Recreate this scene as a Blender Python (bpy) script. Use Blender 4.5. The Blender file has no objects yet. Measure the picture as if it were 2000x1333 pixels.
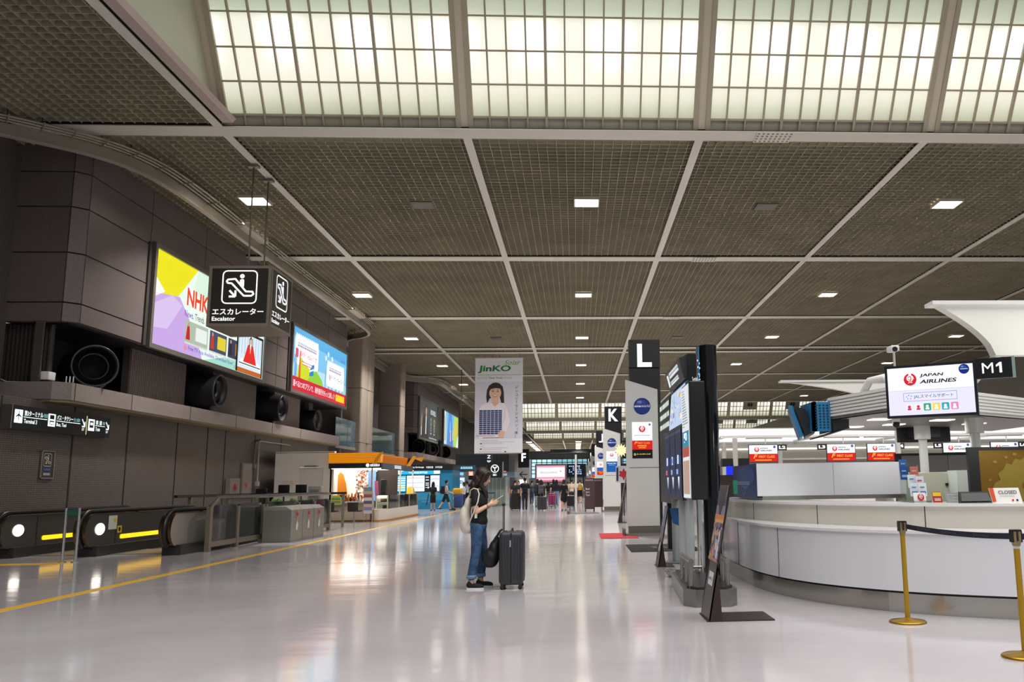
import bpy, bmesh, math, random
from mathutils import Vector as V, Matrix as MX, Euler
sc = bpy.context.scene
COL = sc.collection
PI = math.pi
R = math.radians
# ------------------------------------------------------------------ camera
cd = bpy.data.cameras.new('camera'); cam = bpy.data.objects.new('camera', cd); COL.objects.link(cam)
cam.location = (0, 0, 1.4)
_f = V((0.060915, 0.985664, 0.157342)); _r = V((0.998130, -0.059347, -0.014653)); _u = V((0.005105, -0.157940, 0.987435))
cam.rotation_euler = MX((_r, _u, -_f)).transposed().to_euler()
cd.sensor_fit = 'HORIZONTAL'; cd.sensor_width = 36.0; cd.lens = 1700 / 2000 * 36
cd.shift_x = -229.25 / 2000; cd.shift_y = 8.28 / 2000
cd.clip_start = .1; cd.clip_end = 600
sc.camera = cam
# ------------------------------------------------------------------ world, exposure
w = bpy.data.worlds.new('world'); sc.world = w; w.use_nodes = True
w.node_tree.nodes['Background'].inputs[0].default_value = (0.85, 0.93, 1.0, 1)
w.node_tree.nodes['Background'].inputs[1].default_value = 0.26
vs = sc.view_settings
sc.display_settings.display_device = 'sRGB'
vs.view_transform = 'Standard'; vs.look = 'None'; vs.gamma = 1; vs.use_curve_mapping = False
vs.exposure = 0.2
cy = sc.cycles
cy.max_bounces = 7; cy.diffuse_bounces = 3; cy.glossy_bounces = 4; cy.transmission_bounces = 4; cy.transparent_max_bounces = 10
cy.sample_clamp_indirect = 6.0; cy.caustics_reflective = False; cy.caustics_refractive = False
cy.use_denoising = True


def area(name, loc, sx, sy, power, col=(1, .95, .88), rot=(0, 0, 0), parent=None, spread=170):
    l = bpy.data.lights.new(name, 'AREA'); l.shape = 'RECTANGLE'; l.size = sx; l.size_y = sy; l.energy = power; l.color = col; l.spread = R(spread)
    o = bpy.data.objects.new(name, l); COL.objects.link(o); o.location = loc; o.rotation_euler = rot
    if parent: o.parent = parent; o.location = V(loc) - parent.location
    return o


# ------------------------------------------------------------------ materials
_mc = {}


def lin(h):
    h = h.lstrip('#')
    c = [int(h[i:i + 2], 16) / 255 for i in (0, 2, 4)]
    return tuple(x / 12.92 if x <= .04045 else ((x + .055) / 1.055) ** 2.4 for x in c) + (1,)


def C(h, rough=.5, metal=0.0, em=0.0, spec=.5, bump=None, mott=None, coat=0.0, key=None):
    """a procedural material; bump=(scale,strength), mott=(scale,amount) gives a grain of its own"""
    k = (h, rough, metal, em, spec, bump, mott, coat)
    if k in _mc: return _mc[k]
    m = bpy.data.materials.new('paint_' + h.lstrip('#')); m.use_nodes = True
    nt = m.node_tree; b = nt.nodes['Principled BSDF']; I = b.inputs
    c = lin(h)
    I['Base Color'].default_value = c; I['Roughness'].default_value = rough; I['Metallic'].default_value = metal
    I['Specular IOR Level'].default_value = spec
    if coat: I['Coat Weight'].default_value = coat; I['Coat Roughness'].default_value = .08
    if em:
        I['Base Color'].default_value = (0, 0, 0, 1); I['Specular IOR Level'].default_value = .2
        I['Emission Color'].default_value = c; I['Emission Strength'].default_value = em
    if bump or mott:
        tc = nt.nodes.new('ShaderNodeTexCoord')
    if bump:
        n = nt.nodes.new('ShaderNodeTexNoise'); n.inputs['Scale'].default_value = bump[0]; n.inputs['Detail'].default_value = 3
        nt.links.new(tc.outputs['Object'], n.inputs['Vector'])
        bp = nt.nodes.new('ShaderNodeBump'); bp.inputs['Strength'].default_value = bump[1]; bp.inputs['Distance'].default_value = .02
        nt.links.new(n.outputs['Fac'], bp.inputs['Height']); nt.links.new(bp.outputs['Normal'], I['Normal'])
    if mott:
        n = nt.nodes.new('ShaderNodeTexNoise'); n.inputs['Scale'].default_value = mott[0]; n.inputs['Detail'].default_value = 4
        nt.links.new(tc.outputs['Object'], n.inputs['Vector'])
        mp = nt.nodes.new('ShaderNodeMapRange'); mp.inputs[1].default_value = .3; mp.inputs[2].default_value = .7
        mp.inputs[3].default_value = 1 - mott[1]; mp.inputs[4].default_value = 1 + mott[1]
        nt.links.new(n.outputs['Fac'], mp.inputs[0])
        hs = nt.nodes.new('ShaderNodeHueSaturation'); hs.inputs['Color'].default_value = c
        nt.links.new(mp.outputs[0], hs.inputs['Value']); nt.links.new(hs.outputs[0], I['Base Color'])
    _mc[k] = m
    return m


def E(h, s=1.0): return C(h, .35, 0, s)


def nodemat(name):
    m = bpy.data.materials.new(name); m.use_nodes = True
    return m, m.node_tree, m.node_tree.nodes['Principled BSDF']


def N(nt, typ, **kw):
    n = nt.nodes.new(typ)
    for k, v in kw.items():
        if k.startswith('i_'):
            key = k[2:]
            n.inputs[int(key) if key.isdigit() else key].default_value = v
        else: setattr(n, k, v)
    return n


def glassmat(name, tint='#e8f2f0', refl=.12, alpha=.12):
    m, nt, b = nodemat(name); out = nt.nodes['Material Output']; nt.nodes.remove(b)
    t = N(nt, 'ShaderNodeBsdfTransparent'); t.inputs[0].default_value = lin(tint)
    g = N(nt, 'ShaderNodeBsdfGlossy'); g.inputs['Roughness'].default_value = .03
    d = N(nt, 'ShaderNodeBsdfDiffuse'); d.inputs[0].default_value = lin(tint)
    fr = N(nt, 'ShaderNodeFresnel'); fr.inputs[0].default_value = 1.45
    m1 = N(nt, 'ShaderNodeMixShader'); m1.inputs[0].default_value = alpha
    m2 = N(nt, 'ShaderNodeMixShader')
    nt.links.new(t.outputs[0], m1.inputs[1]); nt.links.new(d.outputs[0], m1.inputs[2])
    nt.links.new(fr.outputs[0], m2.inputs[0]); nt.links.new(m1.outputs[0], m2.inputs[1]); nt.links.new(g.outputs[0], m2.inputs[2])
    nt.links.new(m2.outputs[0], out.inputs[0])
    return m


GLASS = glassmat('clear_glass', '#eef5f2', alpha=.03)
SMOKE = glassmat('grey_glass', '#9aa6a8', alpha=.12)


# ------------------------------------------------------------------ mesh helpers
class Fr:
    """a flat frame: origin, two edge directions; (u, v, d) gives a point d in front of it"""
    def __init__(s, o, U, W): s.o = V(o); s.U = V(U).normalized(); s.W = V(W).normalized(); s.N = s.U.cross(s.W)
    def __call__(s, u, v, d=0.0): return s.o + s.U * u + s.W * v + s.N * d


_txt = {}


def glyphs(t, bold=0.0):
    k = (t, bold)
    if k not in _txt:
        c = bpy.data.curves.new('lettering', 'FONT'); c.body = t; c.offset = bold; c.resolution_u = 3
        o = bpy.data.objects.new('lettering', c); COL.objects.link(o)
        me = bpy.data.meshes.new_from_object(o.evaluated_get(bpy.context.evaluated_depsgraph_get()))
        vs_ = [v.co.copy() for v in me.vertices]; fs = [tuple(p.vertices) for p in me.polygons]
        bpy.data.objects.remove(o); bpy.data.curves.remove(c); bpy.data.meshes.remove(me)
        xs = [v.x for v in vs_]; ys = [v.y for v in vs_]
        _txt[k] = (vs_, fs, min(xs), max(xs), min(ys), max(ys))
    return _txt[k]


class MB:
    def __init__(s): s.v = []; s.f = []; s.mi = []; s.mats = []; s.M = None; s.sm = []; s.smooth = False
    def _m(s, m):
        if m not in s.mats: s.mats.append(m)
        return s.mats.index(m)
    def add(s, vs_, fs, m, smooth=None):
        b = len(s.v); i = s._m(m); sm = s.smooth if smooth is None else smooth
        s.v += [(s.M @ V(p)) if s.M else V(p) for p in vs_]
        for f in fs: s.f.append(tuple(b + x for x in f)); s.mi.append(i); s.sm.append(sm)
        return s
    def box(s, x0, x1, y0, y1, z0, z1, m):
        p = [(x, y, z) for z in (z0, z1) for y in (y0, y1) for x in (x0, x1)]
        return s.add(p, [(0, 2, 3, 1), (4, 5, 7, 6), (0, 1, 5, 4), (2, 6, 7, 3), (0, 4, 6, 2), (1, 3, 7, 5)], m, False)
    def rbox(s, x0, x1, y0, y1, z0, z1, m, r=.02, n=3):
        """box with rounded edges"""
        bm = bmesh.new(); bmesh.ops.create_cube(bm, size=1)
        for v in bm.verts: v.co = V(((x0 + x1) / 2 + v.co.x * (x1 - x0), (y0 + y1) / 2 + v.co.y * (y1 - y0), (z0 + z1) / 2 + v.co.z * (z1 - z0)))
        bmesh.ops.bevel(bm, geom=bm.edges[:], offset=r, segments=n, profile=.5, affect='EDGES')
        bm.verts.index_update()
        s.add([v.co.copy() for v in bm.verts], [tuple(v.index for v in f.verts) for f in bm.faces], m, True); bm.free(); return s
    def prism(s, pts, ext, m, mside=None):
        """closed polygon pushed along ext"""
        n = len(pts); e = V(ext); a = [V(p) for p in pts]; b = [p + e for p in a]
        nrm = V((0, 0, 0))
        for i in range(n): nrm += (a[i]).cross(a[(i + 1) % n])
        if nrm.dot(e) > 0: a, b = b, a
        s.add(a, [tuple(range(n))], m, False); s.add(b, [tuple(reversed(range(n)))], m, False)
        s.add(a + b, [((i + 1) % n, i, n + i, n + (i + 1) % n) for i in range(n)], mside or m, False)
        return s
    def cyl(s, p0, p1, r0, r1=None, n=14, m=None, caps=True, smooth=True):
        p0 = V(p0); p1 = V(p1); r1 = r0 if r1 is None else r1
        ax = (p1 - p0).normalized(); t = ax.orthogonal().normalized(); q = ax.cross(t)
        A = [p0 + (t * math.cos(2 * PI * i / n) + q * math.sin(2 * PI * i / n)) * r0 for i in range(n)]
        B = [p1 + (t * math.cos(2 * PI * i / n) + q * math.sin(2 * PI * i / n)) * r1 for i in range(n)]
        s.add(A + B, [(i, (i + 1) % n, n + (i + 1) % n, n + i) for i in range(n)], m, smooth)
        if caps:
            s.add(A, [tuple(reversed(range(n)))], m, False); s.add(B, [tuple(range(n))], m, False)
        return s
    def tube(s, path, r, m, n=8, closed=False, caps=True):
        P = [V(p) for p in path]; k = len(P); rings = []
        rr = r if isinstance(r, (list, tuple)) else [r] * k
        up = None
        for i in range(k):
            d = (P[(i + 1) % k] - P[i - 1]) if (closed or 0 < i < k - 1) else (P[1] - P[0] if i == 0 else P[-1] - P[-2])
            d.normalize()
            if up is None: up = d.orthogonal().normalized()
            up = (up - d * up.dot(d)).normalized(); q = d.cross(up)
            rings.append([P[i] + (up * math.cos(2 * PI * j / n) + q * math.sin(2 * PI * j / n)) * rr[i] for j in range(n)])
        vs_ = [p for g in rings for p in g]; fs = []
        for i in range(k if closed else k - 1):
            a = i * n; b = ((i + 1) % k) * n
            fs += [(a + j, a + (j + 1) % n, b + (j + 1) % n, b + j) for j in range(n)]
        s.add(vs_, fs, m, True)
        if caps and not closed:
            s.add(rings[0], [tuple(reversed(range(n)))], m, False); s.add(rings[-1], [tuple(range(n))], m, False)
        return s
    def lathe(s, prof, c, m, n=24, ax=None, cap=True):
        c = V(c); a = V(ax).normalized() if ax else V((0, 0, 1)); t = a.orthogonal().normalized() if ax else V((1, 0, 0)); q = a.cross(t)
        vs_ = [c + a * z + (t * math.cos(2 * PI * j / n) + q * math.sin(2 * PI * j / n)) * r for r, z in prof for j in range(n)]
        fs = [(i * n + j, i * n + (j + 1) % n, (i + 1) * n + (j + 1) % n, (i + 1) * n + j) for i in range(len(prof) - 1) for j in range(n)]
        s.add(vs_, fs, m, True)
        if cap and prof[0][0] > 1e-4: s.add(vs_[:n], [tuple(reversed(range(n)))], m, False)
        if cap and prof[-1][0] > 1e-4: s.add(vs_[-n:], [tuple(range(n))], m, False)
        return s
    def sweep(s, path, prof, m, closedprof=True):
        """vertical-plane profile [(offset, z)] carried along a plan path; offset is to the right of travel"""
        P = [V(p) for p in path]; k = len(P); n = len(prof); vs_ = []
        for i in range(k):
            d = (P[min(i + 1, k - 1)] - P[max(i - 1, 0)]); d.z = 0; d.normalize(); rt = V((d.y, -d.x, 0))
            vs_ += [P[i] + rt * o + V((0, 0, z)) for o, z in prof]
        nn = n if closedprof else n - 1
        fs = [(i * n + j, (i + 1) * n + j, (i + 1) * n + (j + 1) % n, i * n + (j + 1) % n) for i in range(k - 1) for j in range(nn)]
        s.add(vs_, fs, m, s.smooth)
        if closedprof:
            s.add(vs_[:n], [tuple(range(n))], m, False); s.add(vs_[-n:], [tuple(reversed(range(n)))], m, False)
        return s
    def ell(s, c, rx, ry, rz, m, n=14, k=9, rot=None):
        vs_ = []; fs = []
        Rm = rot or MX.Identity(3)
        for i in range(k + 1):
            th = PI * i / k
            for j in range(n):
                ph = 2 * PI * j / n
                vs_.append(V(c) + Rm @ V((rx * math.sin(th) * math.cos(ph), ry * math.sin(th) * math.sin(ph), rz * math.cos(th))))
        for i in range(k):
            for j in range(n): fs.append((i * n + j, (i + 1) * n + j, (i + 1) * n + (j + 1) % n, i * n + (j + 1) % n))
        return s.add(vs_, fs, m, True)
    # flat artwork in a frame
    def rect(s, F, u0, u1, v0, v1, m, d=0.0): return s.add([F(u0, v0, d), F(u1, v0, d), F(u1, v1, d), F(u0, v1, d)], [(0, 1, 2, 3)], m, False)
    def poly(s, F, pts, m, d=0.0): return s.add([F(u, v, d) for u, v in pts], [tuple(range(len(pts)))], m, False)
    def disc(s, F, u, v, r, m, d=0.0, n=28, r2=None): return s.poly(F, [(u + r * math.cos(2 * PI * i / n), v + (r2 or r) * math.sin(2 * PI * i / n)) for i in range(n)], m, d)
    def ring(s, F, u, v, r, r0, m, d=0.0, n=28):
        a = [F(u + q * math.cos(2 * PI * i / n), v + q * math.sin(2 * PI * i / n), d) for q in (r0, r) for i in range(n)]
        return s.add(a, [(i, n + i, n + (i + 1) % n, (i + 1) % n) for i in range(n)], m, False)
    def stroke(s, F, pts, wd, m, d=0.0, closed=False, round_=True):
        n = len(pts)
        for i in range(n if closed else n - 1):
            a = V(pts[i]).to_2d(); b = V(pts[(i + 1) % n]).to_2d(); t = (b - a)
            if t.length < 1e-6: continue
            t = t.normalized() * wd / 2; p = V((-t.y, t.x))
            s.poly(F, [tuple(a - p), tuple(b - p), tuple(b + p), tuple(a + p)], m, d + (i % 3) * 1e-4)
        if round_:
            for a in pts: s.disc(F, a[0], a[1], wd / 2, m, d + 3e-4, 10)
        return s
    def rrect(s, F, u0, u1, v0, v1, r, m, d=0.0):
        pts = []
        for cu, cv, a0 in ((u1 - r, v0 + r, -90), (u1 - r, v1 - r, 0), (u0 + r, v1 - r, 90), (u0 + r, v0 + r, 180)):
            pts += [(cu + r * math.cos(R(a0 + a)), cv + r * math.sin(R(a0 + a))) for a in (0, 30, 60, 90)]
        return s.poly(F, pts, m, d)
    def text(s, F, t, u, v, w_=None, h=None, m=None, d=.003, bold=0.0, align='l', shear=0.0):
        """text whose ink box starts at (u, v); fits width w_ and/or height h"""
        g, fs, x0, x1, y0, y1 = glyphs(t, bold)
        sy = h / (y1 - y0) if h else w_ / (x1 - x0); sx = w_ / (x1 - x0) if w_ else sy
        W_ = (x1 - x0) * sx; u -= {'l': 0, 'c': W_ / 2, 'r': W_}[align]
        return s.add([F(u + (p.x - x0) * sx + shear * (p.y - y0) * sy, v + (p.y - y0) * sy, d) for p in g], fs, m, False)
    def marks(s, F, u, v, w_, h, m, d=.003, seed=0):
        """a line of print too small to read"""
        r_ = random.Random(seed + int(u * 97) + int(v * 131)); a = 0
        while a < w_ - h * .3:
            q = min(w_ - a, h * r_.uniform(.45, 1.0)); s.rect(F, u + a, u + a + q * .8, v, v + h * .42, m, d); s.rect(F, u + a + q * .1, u + a + q * .7, v + h * .55, v + h, m, d); a += q
        return s
    def vtext(s, F, t, u, v, size, m, d=.003, bold=0.0, gap=1.12):
        for i, ch in enumerate(t):
            if ch == 'ー': s.rect(F, u + size * .44, u + size * .56, v - i * size * gap - size * .9, v - i * size * gap - size * .1, m, d); continue
            g, fs, x0, x1, y0, y1 = glyphs(ch, bold); k = size * .95
            s.add([F(u + p.x * k, v - (i + 1) * size * gap + p.y * k + size * .12, d) for p in g], fs, m, False)
        return s
    def build(s, name, parent=None, kind=None, ori=None):
        me = bpy.data.meshes.new(name)
        if parent is not None:
            o0 = V((0, 0, 0))
            q = parent
            while q: o0 += q.location; q = q.parent
        elif ori is not None: o0 = V(ori)
        else:
            lo = [min(p[i] for p in s.v) for i in range(3)]; hi = [max(p[i] for p in s.v) for i in range(3)]
            o0 = V(((lo[0] + hi[0]) / 2, (lo[1] + hi[1]) / 2, lo[2]))
        me.from_pydata([p - o0 for p in s.v], [], s.f)
        for m in s.mats: me.materials.append(m)
        me.polygons.foreach_set('material_index', s.mi); me.polygons.foreach_set('use_smooth', s.sm); me.update()
        o = bpy.data.objects.new(name, me); COL.objects.link(o)
        if parent is not None: o.parent = parent
        else: o.location = o0
        if kind: o['kind'] = kind
        return o


def T(name, label, cat, loc=(0, 0, 0), group=None):
    o = bpy.data.objects.new(name, None); COL.objects.link(o); o.location = loc; o.empty_display_size = .2
    return tag(o, label, cat, group)


def tag(o, label, cat, group=None):
    o['label'] = label; o['category'] = cat
    if group: o['group'] = group
    return o


def S(mb, name): return mb.build(name, kind='structure')


def dup(root, loc, label=None, rz=None):
    r = root.copy(); COL.objects.link(r); r.location = loc
    if label: r['label'] = label
    if rz is not None: r.rotation_euler = (0, 0, rz)
    for ch in list(root.children):
        c = ch.copy(); COL.objects.link(c); c.parent = r
        for g in ch.children:
            e = g.copy(); COL.objects.link(e); e.parent = c
    return r


def FX(x, y0, z0): return Fr((x, y0, z0), (0, 1, 0), (0, 0, 1))      # faces +X, u runs along +Y
def FNX(x, y0, z0): return Fr((x, y0, z0), (0, -1, 0), (0, 0, 1))    # faces -X, u runs along -Y
def FNY(x0, y, z0): return Fr((x0, y, z0), (1, 0, 0), (0, 0, 1))     # faces -Y (the viewer), u runs along +X


random.seed(7)
# ================================================================== THE SETTING
ZC = 10.23
XB = [-14.77 + 6 * i for i in range(9)]                      # beams that run down the hall
ROWS = [21.16, 33.6, 46.0, 56.6, 58.4, 70.8, 83.2, 95.7]
# ---- floor: polished pale stone
fm, nt, b = nodemat('polished_stone')
tc = N(nt, 'ShaderNodeTexCoord')
n1 = N(nt, 'ShaderNodeTexNoise', i_Scale=.35, i_Detail=6.0, i_Roughness=.6); nt.links.new(tc.outputs['Object'], n1.inputs['Vector'])
cr = N(nt, 'ShaderNodeValToRGB'); cr.color_ramp.elements[0].position = .3; cr.color_ramp.elements[1].position = .72
cr.color_ramp.elements[0].color = lin('#b9b2b5'); cr.color_ramp.elements[1].color = lin('#d2cdd1'); nt.links.new(n1.outputs['Fac'], cr.inputs[0])
n2 = N(nt, 'ShaderNodeTexNoise', i_Scale=7.0, i_Detail=4.0, i_Roughness=.7, i_Distortion=1.2)
mp = N(nt, 'ShaderNodeMapping'); mp.inputs['Scale'].default_value = (.35, 1.3, 1); mp.inputs['Rotation'].default_value = (0, 0, .5)
nt.links.new(tc.outputs['Object'], mp.inputs[0]); nt.links.new(mp.outputs[0], n2.inputs['Vector'])
r2 = N(nt, 'ShaderNodeMapRange', i_1=.63, i_2=.8, i_3=0.0, i_4=.22); nt.links.new(n2.outputs['Fac'], r2.inputs[0])
mx = N(nt, 'ShaderNodeMixRGB'); mx.inputs[2].default_value = lin('#a39a98'); nt.links.new(cr.outputs[0], mx.inputs[1]); nt.links.new(r2.outputs[0], mx.inputs[0])
vo = N(nt, 'ShaderNodeTexVoronoi', i_Scale=2.3); nt.links.new(tc.outputs['Object'], vo.inputs['Vector'])
r3 = N(nt, 'ShaderNodeMapRange', i_1=.012, i_2=.02, i_3=.75, i_4=0.0); nt.links.new(vo.outputs['Distance'], r3.inputs[0])
mx2 = N(nt, 'ShaderNodeMixRGB'); mx2.inputs[2].default_value = lin('#6e6462'); nt.links.new(mx.outputs[0], mx2.inputs[1]); nt.links.new(r3.outputs[0], mx2.inputs[0])
nt.links.new(mx2.outputs[0], b.inputs['Base Color'])
b.inputs['Roughness'].default_value = .1; b.inputs['Specular IOR Level'].default_value = .75
mp2 = N(nt, 'ShaderNodeMapping'); mp2.inputs['Scale'].default_value = (.5, 1.2, 1); nt.links.new(tc.outputs['Object'], mp2.inputs[0])
n4 = N(nt, 'ShaderNodeTexNoise', i_Scale=1.6, i_Detail=2.0); nt.links.new(mp2.outputs[0], n4.inputs['Vector'])
bp = N(nt, 'ShaderNodeBump', i_Strength=.1, i_Distance=.03); nt.links.new(n4.outputs['Fac'], bp.inputs['Height']); nt.links.new(bp.outputs['Normal'], b.inputs['Normal'])
HX0, HX1, HY0, HY1 = -12.6, -8.95, 21.4, 30.0                # escalator well
mb = MB()
for x0, x1, y0, y1 in ((-16, HX0, -14, 260), (HX1, 60, -14, 260), (HX0, HX1, -14, HY0), (HX0, HX1, HY1, 260)): mb.box(x0, x1, y0, y1, -.3, 0, fm)
S(mb, 'floor')
dk = C('#2a2725', .6)
mb = MB(); mb.box(HX0 - .1, HX0, HY0, HY1, -5, -.3, dk); mb.box(HX1, HX1 + .1, HY0, HY1, -5, -.3, dk); mb.box(HX0, HX1, HY1, HY1 + .1, -5, -.3, dk); mb.box(HX0, HX1, HY0 - .1, HY0, -5, -.3, dk); mb.box(HX0, HX1, HY0, HY1, -5.1, -5, dk)
S(mb, 'wall_escalator_well')
ylw = C('#eab41a', .35)
mb = MB(); mb.box(-7.02, -6.86, -2, 200, 0, .004, ylw); S(mb, 'trim_1')
mb = MB(); mb.box(-14, -10.2, 18.2, 18.5, 0, .006, C('#d9a417', .5))
for i in range(38):
    for j in range(3): mb.cyl((-13.95 + i * .1, 18.25 + j * .1, .006), (-13.95 + i * .1, 18.25 + j * .1, .012), .02, .014, 6, C('#d9a417', .5))
S(mb, 'trim_2')
# ---- egg-crate ceiling
lat = C('#a19a81', .55, mott=(.6, .12)); dark = C('#15130f', .9)
bay = [(-30, 48, 21.4, 95.4), (-30, -8.9, -6, 20.86), (-30, 48, 177, 236), (-30, -8.9, 96, 177), (-30, 48, 121.6, 123.8), (-30, 48, 150.6, 152.4)]
mb = MB()
for x0, x1, y0, y1 in bay:
    fx = .25 if y0 < 90 else .5
    y = y0
    while y < y1:
        mb.box(x0, x1, y - .009, y + .009, 10.286, 10.41, lat); y += fx
    x = math.ceil(x0 / fx) * fx
    while x < x1:
        mb.box(x - .006, x + .006, y0, y1, 10.29, 10.40, lat); x += fx
S(mb, 'ceiling')
mb = MB()
for x0, x1, y0, y1 in bay: mb.box(x0, x1, y0, y1, 10.75, 10.8, dark)
S(mb, 'ceiling_plenum')
white = C('#d4d0c3', .45); rev = C('#16130f', .8)
k = 3


def beam(x0, x1, y0, y1, z=ZC, h=.5):
    global k
    m = MB(); m.box(x0, x1, y0, y1, z, z + .025, white); e = .02
    m.box(x0 + e, x1 - e, y0 + e, y1 - e, z + .025, z + h, rev); S(m, 'trim_%d' % k); k += 1


for i, y in enumerate(ROWS):
    if i < 7: beam(-20, 48, y - .3, y + .3, ZC, .05 if i == 0 else .5)
for x in XB: beam(x - .11, x + .11, 21.46, 95.4, ZC + .004)
for x in XB: beam(x - .11, x + .11, 177, 236, ZC + .004)
beam(-8.88, -8.66, -6, 20.86, ZC + .004); beam(-8.88, -8.66, 95.7, 177, ZC + .004); beam(-14.88, -14.66, -6, 20.86, ZC + .004)
for y in (95.7, 122.7, 151.5, 177): beam(-20, 48, y - .3 - (.8 if 100 < y < 170 else 0), y + .3 + (.8 if 100 < y < 170 else 0), ZC, .05)
for y in (189.4, 201.8, 214.2, 226.6): beam(-20, 48, y - .3, y + .3)
# ---- lit vaults: frosted glass on a sloping frame
gm, nt, b = nodemat('backlit_frosted_glass')
b.inputs['Base Color'].default_value = (.5, .5, .45, 1); b.inputs['Roughness'].default_value = .3
tc = N(nt, 'ShaderNodeTexCoord'); sp = N(nt, 'ShaderNodeSeparateXYZ'); nt.links.new(tc.outputs['UV'], sp.inputs[0])
# backlights are not built: their bright spots and falloff are painted into the emission
ad = N(nt, 'ShaderNodeMath', operation='SINE'); mu = N(nt, 'ShaderNodeMath', operation='MULTIPLY_ADD', i_1=2 * PI / 4.0, i_2=-1.4); nt.links.new(sp.outputs[0], mu.inputs[0]); nt.links.new(mu.outputs[0], ad.inputs[0])
lx = N(nt, 'ShaderNodeMapRange', i_1=-.6, i_2=1.0, i_3=0.0, i_4=1.0); nt.links.new(ad.outputs[0], lx.inputs[0])
fc = N(nt, 'ShaderNodeFloatCurve'); cv = fc.mapping.curves[0]
cv.points[0].location = (0, .30); cv.points[1].location = (1, .22)
for p_ in ((.08, .42), (.2, .62), (.34, .76), (.5, .78), (.68, .74), (.75, .5), (.85, .38)): cv.points.new(*p_)
fc.mapping.update()
vn = N(nt, 'ShaderNodeMath', operation='MULTIPLY', i_1=1 / 5.0); nt.links.new(sp.outputs[1], vn.inputs[0]); nt.links.new(vn.outputs[0], fc.inputs['Value'])
hv = N(nt, 'ShaderNodeMapRange', i_1=.35, i_2=.62, i_3=0.0, i_4=1.0); nt.links.new(vn.outputs[0], hv.inputs[0])
hv2 = N(nt, 'ShaderNodeMapRange', i_1=.62, i_2=.72, i_3=1.0, i_4=0.0); nt.links.new(vn.outputs[0], hv2.inputs[0])
h1 = N(nt, 'ShaderNodeMath', operation='MULTIPLY'); nt.links.new(hv.outputs[0], h1.inputs[0]); nt.links.new(hv2.outputs[0], h1.inputs[1])
h2 = N(nt, 'ShaderNodeMath', operation='MULTIPLY'); nt.links.new(h1.outputs[0], h2.inputs[0]); nt.links.new(lx.outputs[0], h2.inputs[1])
st = N(nt, 'ShaderNodeMath', operation='MULTIPLY_ADD', i_1=.5); nt.links.new(h2.outputs[0], st.inputs[0]); nt.links.new(fc.outputs[0], st.inputs[2])
mxe = N(nt, 'ShaderNodeMixRGB'); crv = N(nt, 'ShaderNodeValToRGB'); nt.links.new(vn.outputs[0], crv.inputs[0]); el = crv.color_ramp.elements; el[0].position = 0; el[0].color = lin('#c2caa6'); el[1].position = 1; el[1].color = lin('#b4c6a2')
for p_, h_ in ((.1, '#d6dcb8'), (.2, '#eeeed6'), (.3, '#f4f2e2'), (.68, '#f4f3e4'), (.74, '#dce6cb')): q_ = el.new(p_); q_.color = lin(h_)
nt.links.new(crv.outputs[0], mxe.inputs[1]); mxe.inputs[2].default_value = lin('#ffffff'); nt.links.new(h2.outputs[0], mxe.inputs[0])
nt.links.new(mxe.outputs[0], b.inputs['Emission Color']); nt.links.new(st.outputs[0], b.inputs['Emission Strength'])
frame = C('#cfc3b1', .45); mull = C('#b1a790', .5); greyp = C('#aeaa98', .6)
SL = V((0, -.58, .815)); LEN = 5.0                                  # slope of the glass, going up towards the viewer
nw = 1


def vault(y0, z0, xs, n=12, rows=10, blanks=(), rowh=.8, far=False):
    """glass wall of a roof vault that rises from (y0, z0)"""
    global nw
    for bi, x0 in enumerate(xs):
        x1 = x0 + 6; a = x0 + .16; c = x1 - .16; F = Fr((a, y0 - .02, z0 + .12), (1, 0, 0), tuple(SL)); W_ = c - a
        g = MB(); bl = blanks and (x0 > 8.5)
        top = rows * rowh
        g.rect(F, 0, W_, -.06, .25, greyp, -.02)
        for bx in range(3):
            u0 = W_ * bx / 3; u1 = W_ * (bx + 1) / 3
            if bl and (bx + bi * 3) % 3 == 1:
                g.rect(F, u0, u1, .25, 1.3, gm, -.03); g.rect(F, u0, u1, 1.3, top, greyp, -.01)
                g.disc(F, (u0 + u1) / 2, 2.1, .42, C('#77736a', .5), .01); g.disc(F, (u0 + u1) / 2, 2.1, .3, C('#12110f', .6), .05)
            else: g.rect(F, u0, u1, .25, top, gm, -.03)
        wq = .02 if not far else .035
        for i in range(n + 1):
            u = W_ * i / n; ww = wq * (1.7 if i % 4 == 0 else 1)
            if i in (0, n): ww = .06
            g.prism([F(u - ww, -.06, -.02), F(u + ww, -.06, -.02), F(u + ww, -.06, .07), F(u - ww, -.06, .07)], SL * (top + .06), mull)
        for j in range(rows + 1):
            v = .25 + j * rowh
            if v > top: break
            g.prism([F(0, v - wq, -.02), F(0, v + wq, -.02), F(0, v + wq, .05), F(0, v - wq, .05)], V((W_, 0, 0)), mull)
        o = g.build('window_%d' % nw, kind='structure'); nw += 1
        uv = o.data.uv_layers.new(name='UVMap')
        for pl in o.data.polygons:
            for li in pl.loop_indices:
                p = o.data.vertices[o.data.loops[li].vertex_index].co + o.location - F.o
                uv.data[li].uv = (p.x / W_ * n + x0 * 2, p.dot(SL) / rowh * (5 / 4.6))
        rb = MB(); e0 = V((x0 - .13, y0 - .05, z0 + .1))
        rb.prism([e0 + V((0, -.0, 0)), e0 + V((.26, 0, 0)), e0 + V((.26, .2, .14)), e0 + V((0, .2, .14))], SL * top, frame)
        rb.prism([e0 + V((-.05, .05, 0)), e0 + V((.31, .05, 0)), e0 + V((.31, .2, .14)), e0 + V((-.05, .2, .14))], SL * top, dark)
        global k
        S(rb, 'trim_%d' % k); k += 1


vault(21.05, ZC + .02, [-8.77 + 6 * i for i in range(8)])
for y0 in (121.5, 150.3, 176.6): vault(y0, ZC + .02, [-8.77 + 6 * i for i in range(8)], blanks=(1,), far=True)
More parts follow.
